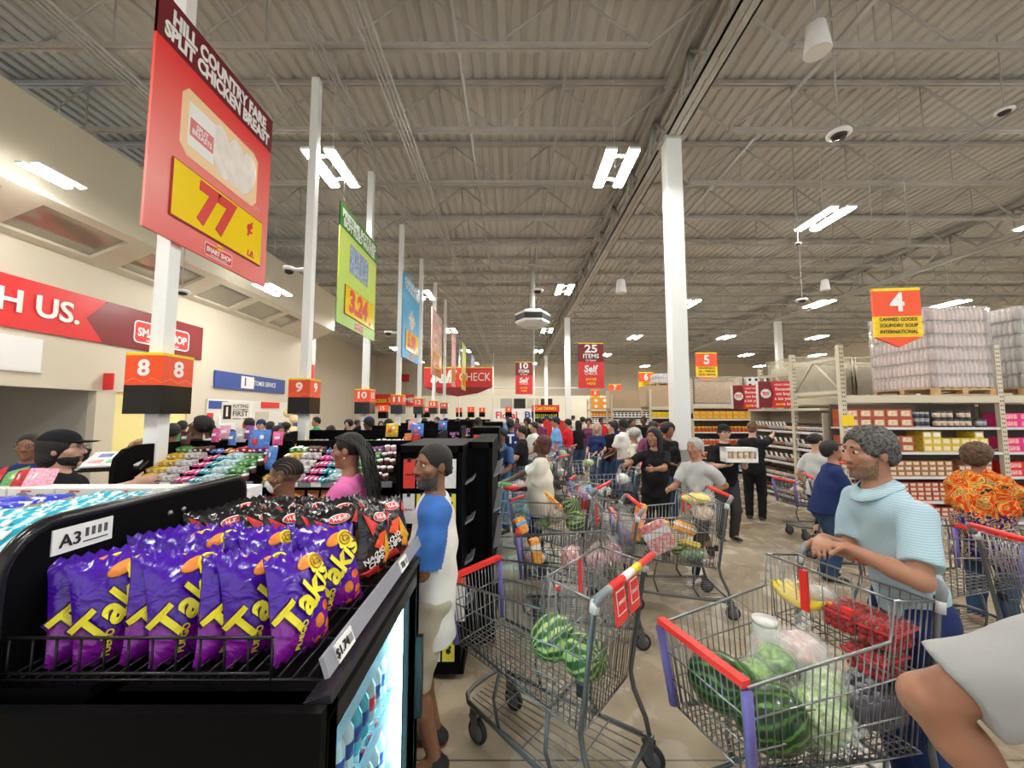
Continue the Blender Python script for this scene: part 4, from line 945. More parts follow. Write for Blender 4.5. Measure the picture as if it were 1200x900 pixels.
# ================================================================== organic modelling: smooth blended volumes meshed as one surface
def _v(a): return np.array(a, float)
def cap(a, b, ra, rb, k=.02, flat=None, ratio=1, clip=None, op='u'):
    return dict(t='c', a=_v(a), b=_v(b), ra=ra, rb=rb, k=k, n=None if flat is None else _v(flat)/np.linalg.norm(flat), q=ratio, clip=clip or [], op=op)
def ell(c, r, M=None, k=.02, clip=None, op='u'):
    return dict(t='e', c=_v(c), r=_v(r) if not np.isscalar(r) else _v([r]*3), M=np.eye(3) if M is None else M, k=k, clip=clip or [], op=op)
def sdf_mesh(prims, res, final=None, pad=.03):
    lo = np.full(3, 1e9); hi = -lo
    def bb(p):
        if p['t'] == 'c':
            r = max(p['ra'], p['rb'])*max(1, p['q'])+.005; return np.minimum(p['a'], p['b'])-r, np.maximum(p['a'], p['b'])+r
        r = p['r'].max(); return p['c']-r, p['c']+r
    for p in prims:
        if p['op'] == 'u': a, b = bb(p); lo = np.minimum(lo, a); hi = np.maximum(hi, b)
    lo -= pad; hi += pad
    n = np.ceil((hi-lo)/res).astype(int)+1
    ax = [lo[i]+res*np.arange(n[i]) for i in range(3)]
    F = np.full(n, .08)
    for p in prims:
        a, b = bb(p); m = p['k']+res*3+.01
        i0 = np.clip(((a-m-lo)/res).astype(int), 0, n-1); i1 = np.clip(((b+m-lo)/res).astype(int)+2, 1, n)
        if (i1 <= i0).any(): continue
        sl = tuple(slice(i0[i], i1[i]) for i in range(3))
        P = np.stack(np.meshgrid(*[ax[i][sl[i]] for i in range(3)], indexing='ij'), -1)
        if p['t'] == 'c':
            A, B = p['a'], p['b']; Q = P-A; ab = B-A
            if p['n'] is not None:
                nn = p['n']; Q = Q+(1/p['q']-1)*np.einsum('...i,i', Q, nn)[..., None]*nn; ab = ab+(1/p['q']-1)*ab.dot(nn)*nn
            t = np.clip(np.einsum('...i,i', Q, ab)/max(1e-9, ab.dot(ab)), 0, 1)
            f = np.sqrt(((Q-t[..., None]*ab)**2).sum(-1))-(p['ra']+(p['rb']-p['ra'])*t)
        else:
            Q = (P-p['c']) @ p['M']; k0 = np.sqrt(((Q/p['r'])**2).sum(-1))+1e-9; k1 = np.sqrt(((Q/p['r']**2)**2).sum(-1))+1e-9
            f = k0*(k0-1)/k1
        for (c, nn) in p['clip']: f = np.maximum(f, np.einsum('...i,i', P-_v(c), _v(nn)))
        G = F[sl]
        k = max(p['k'], 1e-5)
        if p['op'] == 'u': h = np.clip(.5+.5*(G-f)/k, 0, 1); F[sl] = G+(f-G)*h-k*h*(1-h)
        else: f = -f; h = np.clip(.5-.5*(G-f)/k, 0, 1); F[sl] = G+(f-G)*h+k*h*(1-h)
    if final is not None:
        P = np.stack(np.meshgrid(*ax, indexing='ij'), -1); F = final(P, F)
    # surface nets
    s = F < 0; c = np.zeros(n-1, int)
    for dx in (0, 1):
        for dy in (0, 1):
            for dz in (0, 1): c += s[dx:n[0]-1+dx, dy:n[1]-1+dy, dz:n[2]-1+dz]
    act = np.argwhere((c > 0) & (c < 8)); idx = -np.ones(n-1, int); idx[tuple(act.T)] = np.arange(len(act))
    acc = np.zeros((len(act), 3)); cnt = np.zeros(len(act))
    cor = [(x, y, z) for x in (0, 1) for y in (0, 1) for z in (0, 1)]
    for i, a in enumerate(cor):
        for j, b in enumerate(cor):
            if j <= i or sum(abs(a[q]-b[q]) for q in range(3)) != 1: continue
            fa = F[tuple((act+a).T)]; fb = F[tuple((act+b).T)]; mk = (fa < 0) != (fb < 0)
            t = np.where(mk, fa/np.where(fa == fb, 1, fa-fb), 0)
            pt = _v(a)+(_v(b)-_v(a))*t[:, None]; acc += pt*mk[:, None]; cnt += mk
    V = lo+res*(act+acc/cnt[:, None])
    Fc = []
    for axq in range(3):
        o1, o2 = (axq+1) % 3, (axq+2) % 3
        s0 = [slice(None)]*3; s1 = [slice(None)]*3; s0[axq] = slice(0, -1); s1[axq] = slice(1, None)
        ch = s[tuple(s0)] != s[tuple(s1)]
        e = np.argwhere(ch)
        e = e[(e[:, o1] > 0) & (e[:, o2] > 0) & (e[:, o1] < n[o1]-1) & (e[:, o2] < n[o2]-1)]
        q = []
        for d1, d2 in ((-1, -1), (0, -1), (0, 0), (-1, 0)):
            w = e.copy(); w[:, o1] += d1; w[:, o2] += d2; q.append(idx[tuple(w.T)])
        q = np.stack(q, -1); fl = s[tuple(e.T)]; q[~fl] = q[~fl][:, ::-1]
        Fc.append(q)
    Fc = np.concatenate(Fc); Fc = Fc[(Fc >= 0).all(1)]
    # one smoothing pass
    sm = np.zeros_like(V); ct = np.zeros(len(V))
    for i in range(4):
        a, b = Fc[:, i], Fc[:, (i+1) % 4]; np.add.at(sm, a, V[b]); np.add.at(ct, a, 1); np.add.at(sm, b, V[a]); np.add.at(ct, b, 1)
    V = np.where(ct[:, None] > 0, .5*V+.5*sm/np.maximum(ct, 1)[:, None], V)
    return V, Fc
def np_object(name, V, F, mats, parent=None, matfn=None):
    me = bpy.data.meshes.new(name); me.vertices.add(len(V)); me.vertices.foreach_set('co', V.astype(np.float32).ravel())
    me.loops.add(len(F)*4); me.loops.foreach_set('vertex_index', F.astype(np.int32).ravel())
    me.polygons.add(len(F)); me.polygons.foreach_set('loop_start', np.arange(0, len(F)*4, 4, dtype=np.int32))
    for m in (mats if isinstance(mats, (list, tuple)) else [mats]): me.materials.append(m)
    if matfn is not None: me.polygons.foreach_set('material_index', matfn(V[F].mean(1)).astype(np.int32))
    me.update(calc_edges=True); me.validate(); me.polygons.foreach_set('use_smooth', np.ones(len(me.polygons), bool))
    o = bpy.data.objects.new(name, me); link(o, parent); return o
def join_np(parts):
    V = []; F = []; k = 0
    for v, f in parts: V.append(v); F.append(f+k); k += len(v)
    return np.concatenate(V), np.concatenate(F)
def nrm(a): a = _v(a); return a/max(1e-9, np.linalg.norm(a))
def fabric(name, col, rough=.85, var=.06, bump=.35, bscale=9):
    return mat('fabric '+name, col, rough, bump=bump, bscale=bscale, var=var, vscale=5, spec=.2)
def skin(name, col): return mat('skin '+name, col, .48, spec=.35, bump=.05, bscale=80, var=.08, vscale=14)
SK = dict(dark=skin('dark', (.115, .052, .030)), brown=skin('brown', (.24, .115, .062)), tan=skin('tan', (.42, .21, .13)), light=skin('light', (.58, .34, .24)), warm=skin('warm', (.34, .16, .095)))
LIP = mat('lip', (.30, .10, .085), .4); EYEW = mat('eye white', (.50, .46, .42), .3); IRIS = mat('dark iris', (.02, .012, .01), .15)
HAIRM = dict(black=mat('black hair', (.012, .010, .010), .55, bump=.8, bscale=120), grey=mat('salt and pepper hair', (.10, .095, .09), .8, bump=1, bscale=110, var=.95, vscale=70), brown=mat('curly brown hair', (.11, .06, .03), .6, bump=1, bscale=60, var=.5, vscale=30),
             blond=mat('blonde braids', (.42, .27, .12), .6, bump=.8, bscale=60, var=.5, vscale=30), red=mat('red brown locs', (.09, .025, .02), .6, bump=.8, bscale=60, var=.5, vscale=20), white=mat('white grey hair', (.45, .44, .42), .7, bump=.8, bscale=80, var=.3, vscale=40))
def finger_chain(out, base, d, n, ln, r, curl, k=.004):
    p = _v(base); dd = nrm(d); nn = nrm(n)
    for i, fr in enumerate((.45, .32, .25)):
        c, s_ = math.cos(curl*(.7 if i == 0 else 1)), math.sin(curl*(.7 if i == 0 else 1))
        dd, nn = nrm(dd*c+nn*s_), nrm(nn*c-dd*s_)
        q = p+dd*ln*fr; out.append(cap(p, q, r*(1-.08*i), r*(1-.08*(i+1)), k)); p = q
def hand(out, w, d, n, side, s=1, curl=.35, spread=.06, thumb=.6):
    """w wrist, d pointing direction, n palm normal (fingers curl towards it), side = direction of the thumb"""
    d = nrm(d); n = nrm(n-d*np.dot(n, d)); l = nrm(np.cross(d, n)); 
    if np.dot(l, side) < 0: l = -l
    out.append(cap(w, w+d*.075*s, .030*s, .037*s, .012, flat=n, ratio=.46))
    for i, (o_, ln, r) in enumerate(((.029, .070, .0086), (.010, .080, .009), (-.010, .075, .0086), (-.028, .058, .0076))):
        b = w+d*.080*s+l*o_*s; finger_chain(out, b, d+l*o_*spread*30, n, ln*s, r*s, curl)
    b = w+d*.022*s+l*.026*s
    finger_chain(out, b, d*.75+l*.75, n*thumb+d*.2-l*.1, .068*s, .0105*s, .32)
def ik(a, b, l1, l2, hint):
    a, b = _v(a), _v(b); d = b-a; L = np.linalg.norm(d); L2 = min(L, (l1+l2)*.999); u = d/max(L, 1e-6); b = a+u*L2
    x = (l1*l1-l2*l2+L2*L2)/(2*L2); h = math.sqrt(max(0, l1*l1-x*x)); hp = _v(hint)-u*np.dot(hint, u); return a+u*x+nrm(hp)*h, b
def figure(label, loc, facing, h=1.72, sk='brown', hair='short', haircol='black', shirt=None, sleeve='short', pants=None, legs='long', shoes=None, girth=1.0, lean=0, leansd=0,
           head_yaw=0, head_pitch=0, L=None, Rr=None, hintL=None, hintR=None, feetL=None, feetR=None, res=.012, female=False, group=None, matfn_shirt=None, hem=-.10, pelvis=(0, 0), crouch=0,
           hat=None, glasses=False, mask=False, beard=None, extra=None, curl=.35, palmL=None, palmR=None, name='person', torso_yaw=0, sole=None, bald_face=None, noface=False, scalp=None, stubble=None, hscale=1.06, dirL=None, dirR=None, ease=1.0):
    """facing: heading in degrees, 0 = away from the camera (+Y), 90 = to the left, 180 = to the camera"""
    s = h/1.75
    t = thing(name, label, 'person', loc, R(facing), group)
    ex, ey, ez = _v((1, 0, 0)), _v((0, 1, 0)), _v((0, 0, 1))
    ty = R(torso_yaw); rx = _v((math.cos(ty), math.sin(ty), 0)); fw = _v((-math.sin(ty), math.cos(ty), 0))
    u = nrm(ez*math.cos(R(lean))+fw*math.sin(R(lean))+rx*math.sin(R(leansd))); fwd = nrm(fw-u*np.dot(fw, u)); rx = nrm(np.cross(fwd, u))
    P = _v((pelvis[0], pelvis[1], .93*s-crouch)); g = girth; shw = (.150 if female else .178)*s*(.9+.1*g)
    N = P+u*.53*s; SL = P+u*.458*s-rx*shw; SR = P+u*.458*s+rx*shw
    # head frame
    hy, hp = R(head_yaw), R(head_pitch)
    hf = nrm(fw*math.cos(hy)-np.cross(fw, ez)*math.sin(hy)); hu = nrm(ez*math.cos(hp)-hf*math.sin(hp)); hf = nrm(hf-hu*np.dot(hf, hu)); hr = nrm(np.cross(hf, hu))
    HM = np.stack([hr, hf, hu], 1); hs = s*hscale
    HC = N+u*.07*s+hu*.115*hs+hf*.018*s
    def H(x, y, z): return HC+hs*(hr*x+hf*y+hu*z)
    def he(c, r, k=.01, op='u', clip=None): return ell(H(*c), _v(r)*hs, HM, k, op=op, clip=clip)
    fine = res <= .009
    head = [he((0, -.012, .028), (.073, .092, .082), .02), he((0, .022, -.035), (.058, .068, .078), .03), cap(H(-.0, .01, -.075), H(0, .058, -.098), .044*hs, .022*hs, .03),
            cap(N-u*.03*s, H(0, -.022, -.05), .058*s*(.85 if female else 1), .052*s*(.85 if female else 1), .03)]
    if not noface:
        head += [cap(H(0, .086, .012), H(0, .108, -.030), .008*hs, .013*hs, .010), he((-.013, .094, -.033), (.010, .010, .008), .006), he((.013, .094, -.033), (.010, .010, .008), .006),
             cap(H(-.04, .072, .028), H(.04, .072, .028), .011*hs, .011*hs, .014), he((-.031, .093, .008), (.019, .014, .011), .008, 's'), he((.031, .093, .008), (.019, .014, .011), .008, 's'),
             he((0, .083, -.060), (.024, .014, .0075), .005), he((0, .082, -.071), (.021, .013, .0075), .004), he((0, .072, -.100), (.022, .018, .016), .014),
             he((-.05, .055, -.022), (.022, .022, .02), .02), he((.05, .055, -.022), (.022, .022, .02), .02)]
    head += [he((-.074, -.008, -.008), (.011, .019, .031), .006), he((.074, -.008, -.008), (.011, .019, .031), .006)]
    # torso
    D = .70 if g < 1.15 else .80
    tw = [cap(P-u*.02*s, P+u*.06*s, (.150 if female else .138)*s*g, .135*s*g, .03, fwd, D), cap(P+u*.12*s, P+u*.26*s, (.118 if female else .132)*s*g, (.128 if female else .145)*s*g, .04, fwd, D+.05), cap(P+u*.28*s, P+u*.41*s, .145*s*g, (.128 if female else .148)*s*(.7+.3*g), .04, fwd, .68),
          cap(SL+rx*.02*s-u*.005, SR-rx*.02*s-u*.005, .056*s, .056*s, .05), cap(P+u*.46*s-fwd*.01, N, .075*s, .058*s, .04)]
    if female: tw += [ell(P+u*.355*s+fwd*.085*s+rx*.06*s*q, .062*s*(.8+.2*g), None, .03) for q in (-1, 1)]
    if g > 1.1: tw.append(ell(P+u*.15*s+fwd*.05*s, _v((.135, .12, .14))*s*g, None, .05))
    # arms
    l1, l2 = .285*s, .255*s; arms = []; armp = {}
    for sd, tgt, hint, pal, S_, dr in ((-1, L, hintL, palmL, SL, dirL), (1, Rr, hintR, palmR, SR, dirR)):
        if tgt is None: tgt = (sd*.25*s, .06, .80*s)
        if hint is None: hint = (sd*.5, -1, -.3)
        e, w = ik(S_, _v(tgt), l1, l2, hint)
        ag = .85+.25*(g-1)+(.0 if female else .12)
        a_ = [cap(S_, e, .054*s*ag, .041*s*ag, .02), cap(e, e+(w-e)*.35, .041*s*ag, .043*s*ag, .015), cap(e+(w-e)*.3, w, .042*s*ag, .025*s*ag, .015)]
        arms += a_; d = nrm(w-e) if dr is None else nrm(dr); pn = _v(pal) if pal is not None else _v((-sd, .2, 0))
        if res <= .016: hand(arms, w, d, pn, _v((0, .6, .8)), s*1.0, curl)
        else: arms.append(cap(w, w+d*.13*s, .03*s, .022*s, .01, np.cross(d, (0, 0, 1.0)), .5))
        armp[sd] = (S_, e, w, ag)
    # legs
    legp = {}; legc = []
    for sd, ft in ((-1, feetL), (1, feetR)):
        hip = P+_v((sd*.088*s*math.cos(ty), sd*.088*s*math.sin(ty), -.03*s))
        ft = _v(ft) if ft is not None else _v((sd*.10*s, 0, 0)); fd = nrm((sd*.15, 1, 0)) if len(ft) == 3 else nrm((ft[3], ft[4], 0))
        an = ft[:3]+_v((0, -.02, .085*s)); kn, an = ik(hip, an, .425*s, .415*s, (sd*.1, 1, 0))
        legp[sd] = (hip, kn, an, fd); gg = .8+.2*g
        legc += [cap(hip, kn, .085*s*gg, .055*s*gg, .03), cap(kn, kn+(an-kn)*.35, .054*s*gg, .056*s*gg, .02), cap(kn+(an-kn)*.3, an, .055*s*gg, .036*s, .02), cap(an, an+fd*.1*s-ez*.05*s, .035*s, .028*s, .02)]
    body = head+tw+arms+legc
    V, F = sdf_mesh(body, res)
    lipc = H(0, .095, -.066); 
    def bf(C):
        m_ = np.zeros(len(C)); q = (C-lipc) @ HM/hs
        if stubble is not None:
            z_, y_, x_ = q[:, 2]-.066, q[:, 1]+.095, np.abs(q[:, 0])
            lim = -.008+np.where(y_ > .074, -.040, np.where(y_ > .035, -.052-(.074-y_)*.1, -.052+(.035-y_)*1.4))
            m_[(z_ < lim) & (z_ > -.128) & (y_ > .004) & (x_ < .075)] = 2
        m_[(np.abs(q[:, 0]) < .024) & (np.abs(q[:, 2]) < .011-.00*np.abs(q[:, 0])) & (q[:, 1] > -.012)] = 1; return m_
    o = np_object('body', V, F, [SK[sk] if isinstance(sk, str) else sk, LIP]+([stubble] if stubble is not None else []), t, bf if not noface else None)
    if not noface and res < .02:
        e = MB()
        for q in (-1, 1):
            c = H(q*.031, .0765, .006); e.ball(c, (.0115*hs, .0115*hs, .0075*hs), 10, 0); ip = H(q*.031, .0835, .006); e.ball(ip, (.0062*hs, .0062*hs, .0070*hs), 8, 1)
        e.build('eyes', [EYEW, IRIS], t)
        br = [cap(H(q*.016, .087, .030), H(q*.046, .070, .030), .0045*hs, .003*hs, .003) for q in (-1, 1)]
        V, F = sdf_mesh(br, max(.004, res*.6)); np_object('eyebrows', V, F, HAIRM['black'], t)
    # hair ------------------------------------------------------------
    hm = HAIRM[haircol] if isinstance(haircol, str) else haircol; hp_ = []
    facecut = [he((0, .105, -.018), (.070, .078, .092), .012, 's')]
    if hair in ('short', 'fade'):
        o_ = .006 if hair == 'fade' else .014
        hp_ = [he((0, -.016, .032), (.075+o_, .092+o_, .082+o_), .01, clip=[(H(0, 0, -.03), -hu)]), he((0, -.05, -.02), (.062+o_, .055+o_, .055), .02)]+facecut+[he((0, .03, -.07), (.12, .10, .06), .01, 's')]
    elif hair == 'curly': hp_ = [he((0, -.02, .035), (.105, .115, .10), .01), he((0, -.06, -.02), (.09, .07, .07), .03)]+facecut+[he((0, .05, -.08), (.12, .09, .07), .01, 's')]
    elif hair == 'long':
        hp_ = [he((0, -.018, .034), (.092, .108, .096), .01)]+[cap(H(q*.07, -.02, .0), H(q*.085, -.01, -.24), .04*hs, .022*hs, .03) for q in (-1, 1)]+[cap(H(q*.04, -.07, .0), H(q*.05, -.075, -.26), .05*hs, .03*hs, .03) for q in (-1, 1)]+facecut
    elif hair == 'bun': hp_ = [he((0, -.018, .032), (.083, .099, .088), .01), he((0, -.115, .03), (.04, .035, .04), .015)]+facecut+[he((0, .04, -.08), (.12, .09, .07), .01, 's')]
    elif hair == 'bob': hp_ = [he((0, -.018, .03), (.09, .105, .093), .01), he((0, -.05, -.05), (.085, .07, .07), .03)]+facecut
    if hair == 'braids':
        hp_ = [he((0, -.016, .032), (.080, .096, .087), .01)]+facecut+[he((0, .04, -.08), (.12, .09, .07), .01, 's')]
    if hair == 'afro': hp_ = [he((0, -.02, .04), (.12, .12, .11), .01)]+facecut
    if hp_:
        V, F = sdf_mesh(hp_, max(.005, res*.8))
        if hair == 'short' and res < .015:
            q = V-HC; nn = q/np.linalg.norm(q, axis=1)[:, None]; V = V+nn*(.0028*np.sin(V[:, :1]*330)*np.sin(V[:, 1:2]*310+1)*np.sin(V[:, 2:]*320+2)+.0022*np.sin(V[:, :1]*520+V[:, 2:]*470))
        if hair in ('curly', 'afro'):
            c = HC; q = V-c; nn = q/np.linalg.norm(q, axis=1)[:, None]
            V = V+nn*(.008*np.sin(V[:, :1]*160)*np.sin(V[:, 1:2]*150+1)*np.sin(V[:, 2:]*155+2)+.004*np.sin(V[:, :1]*330+V[:, 2:]*290))
        np_object('hair', V, F, scalp or hm, t)
    if hair == 'braids' and bald_face is not None:
        b = MB(); 
        for (pts, r_) in bald_face(H): b.tube(pts, r_, 6)
        b.build('braids', hm, t)
    if beard is not None:
        bp = [he((0, .021, -.064), (.0615, .0665, .056), .01, clip=[(H(0, 0, -.045), hu)]), he((0, .060, -.100), (.026, .026, .020), .02), he((0, .078, -.064), (.034, .020, .018), .006), he((0, .092, -.0665), (.021, .03, .009), .003, 's'), he((0, .00, -.14), (.09, .07, .04), .01, 's'), he((0, .09, -.03), (.040, .04, .014), .006, 's')]
        V, F = sdf_mesh(bp, max(.0045, res*.7)); np_object('beard', V, F, beard, t)
    if hat is not None:
        hh = [he((0, -.014, .045), (.087, .104, .085), .01, clip=[(H(0, 0, .035), -hu)]), cap(H(-.0, .06, .043), H(0, .135, .036), .062*hs, .050*hs, .01, hu, .12)]
        V, F = sdf_mesh(hh, max(.006, res*.8)); np_object('cap', V, F, hat, t)
    if glasses:
        gl = MB()
        for q in (-1, 1):
            gl.tube([H(q*.033+.022*math.cos(a_*math.pi/5), .106, .006+.016*math.sin(a_*math.pi/5)) for a_ in range(10)], .0016*hs, 4, closed=True)
            gl.tube([H(q*.055, .104, .010), H(q*.078, .0, .008)], .0016*hs, 4)
        gl.tube([H(-.011, .108, .008), H(.011, .108, .008)], .0016*hs, 4); gl.build('glasses', mat('thin dark frame', (.05, .03, .02), .3), t)
    if mask:
        V, F = sdf_mesh([he((0, .058, -.062), (.050, .052, .052), .01), cap(H(0, .10, -.03), H(0, .11, -.04), .012, .014, .01)], max(.005, res*.7)); mo = np_object('face_mask', V, F, mat('white mask', (.85, .87, .88), .7), t)
        mb = MB()
        for q in (-1, 1): mb.tube([H(q*.048, .06, -.045), H(q*.07, .02, -.02), H(q*.078, -.01, .02)], .0015, 4); mb.tube([H(q*.045, .05, -.085), H(q*.07, .01, -.05), H(q*.075, -.015, -.04)], .0015, 4)
        mb.build('ear_loop', WHITE, mo)
    # shirt -----------------------------------------------------------
    if shirt is not None:
        e = .014*s*ease; sp = []
        for p in tw[:3]: q = dict(p); q['ra'] += e+.006*ease; q['rb'] += e+.004*ease; sp.append(q)
        q = dict(tw[0]); q['a'] = P+u*(hem-.03)*s; q['b'] = P+u*.05*s; q['ra'] = (.162 if female else .150)*s*g+e; q['rb'] = .145*s*g+e; sp.append(q)
        q = dict(tw[3]); q['ra'] += e*.7; q['rb'] += e*.7; sp.append(q)
        sp.append(cap(P+u*.46*s-fwd*.01, P+u*.505*s-fwd*.012, .075*s, .066*s, .03))
        for p in tw[5:]: q = dict(p); q['r'] = q['r']+e; sp.append(q)
        for sd in (-1, 1):
            S_, el, w, ag = armp[sd]
            if sleeve == 'none': continue
            if sleeve == 'short':
                en = S_+(el-S_)*.78; r2 = (.056+.012*ease)*s*ag+e*.6; r1 = .057*s*ag+e
                sp.append(cap(S_, S_+(el-S_)*1.1, r1, r2, .025, clip=[(en, nrm(el-S_))]))
            elif sleeve == 'raglan':
                en = S_+(el-S_)*.93; sp.append(cap(S_, S_+(el-S_)*1.1, .058*s*ag+e, .066*s*ag+e*.9, .025, clip=[(en, nrm(el-S_))]))
            elif sleeve == 'elbow':
                sp.append(cap(S_, el, .060*s*ag+e, .062*s*ag+e*1.3, .025)); sp.append(cap(el, el+(w-el)*.6, .06*s*ag+e, .05*s*ag+e, .02, clip=[(el+(w-el)*.06, nrm(w-el))]))
            else:
                sp.append(cap(S_, el, .057*s*ag+e, .046*s*ag+e, .025)); sp.append(cap(el, w, .046*s*ag+e, .031*s*ag+e*.8, .02, clip=[(w-nrm(w-el)*.01, nrm(w-el))]))
        sp.append(he((0, .0, -.075), (.060, .066, .074), .006, 's'))      # neck opening
        hemp = P+u*hem*s
        def fin(P_, F_):
            wr = .0035*(np.sin(P_[..., 2]*38+4*np.sin(P_[..., 0]*9)+3*P_[..., 1])+np.sin(P_[..., 0]*33+P_[..., 2]*21+P_[..., 1]*17))*ease
            Q = F_+wr; return np.maximum(Q, -np.einsum('...i,i', P_-hemp, u) if False else -(P_[..., 2]-hemp[2])*1.0 if hem < .0 else Q)
        V, F = sdf_mesh(sp, res, fin)
        mf = None
        if matfn_shirt is not None: info = dict(P=P, u=u, fwd=fwd, rx=rx, s=s, arm=armp, N=N); mf = lambda C: matfn_shirt(C, info)
        np_object('shirt', V, F, shirt, t, mf)
    if pants is not None:
        pp = [cap(P-u*.02*s, P+u*.06*s, (.155 if female else .142)*s*g+.006, .138*s*g+.004, .03, fwd, D+.02)]
        for sd in (-1, 1):
            hip, kn, an, fd = legp[sd]; gg = .8+.2*g; r0 = .094*s*gg
            if legs == 'shorts':
                en = kn+(an-kn)*.02; pp.append(cap(hip, kn+(kn-hip)*.15, r0+.01, .082*s*gg, .02, clip=[(en, nrm(kn-hip))]))
            elif legs == 'tight': pp += [cap(hip, kn, r0, .062*s*gg, .02), cap(kn, an, .062*s*gg, .042*s, .02, clip=[(an, nrm(an-kn))])]
            else: pp += [cap(hip, kn, r0+.008, .078*s*gg, .02), cap(kn, an-ez*.03*s, .078*s*gg, .064*s, .02, clip=[(an-ez*.03*s, nrm(an-kn))])]
        def fin2(P_, F_): return np.maximum(F_+.003*np.sin(P_[..., 2]*45+P_[..., 0]*20), (P_[..., 2]-(P[2]+.13*s)))
        V, F = sdf_mesh(pp, res, fin2); np_object('trousers' if legs != 'shorts' else 'shorts', V, F, pants, t)
    if shoes is not None:
        for sd in (-1, 1):
            hip, kn, an, fd = legp[sd]; b = an-ez*.085*s+ez*.04*s; 
            side_ = np.cross(fd, ez)
            sh = [cap(b-fd*.035*s, b+fd*.15*s-ez*.008*s, .044*s, .038*s, .02, ez, .8), cap(b-fd*.03*s, an+ez*.0, .045*s, .042*s, .02)]
            base = b-ez*.038*s
            V, F = sdf_mesh(sh, min(res, .010), lambda P_, F_: np.maximum(F_, -(P_[..., 2]-base[2])))
            sl = sole if sole is not None else shoes
            np_object('shoe', V, F, [shoes, sl], t, lambda C: (C[:, 2] < base[2]+.022).astype(float))
    if extra is not None: extra(t, dict(H=H, HM=HM, P=P, u=u, fwd=fwd, rx=rx, arm=armp, leg=legp, s=s, N=N, hs=hs))
    return t
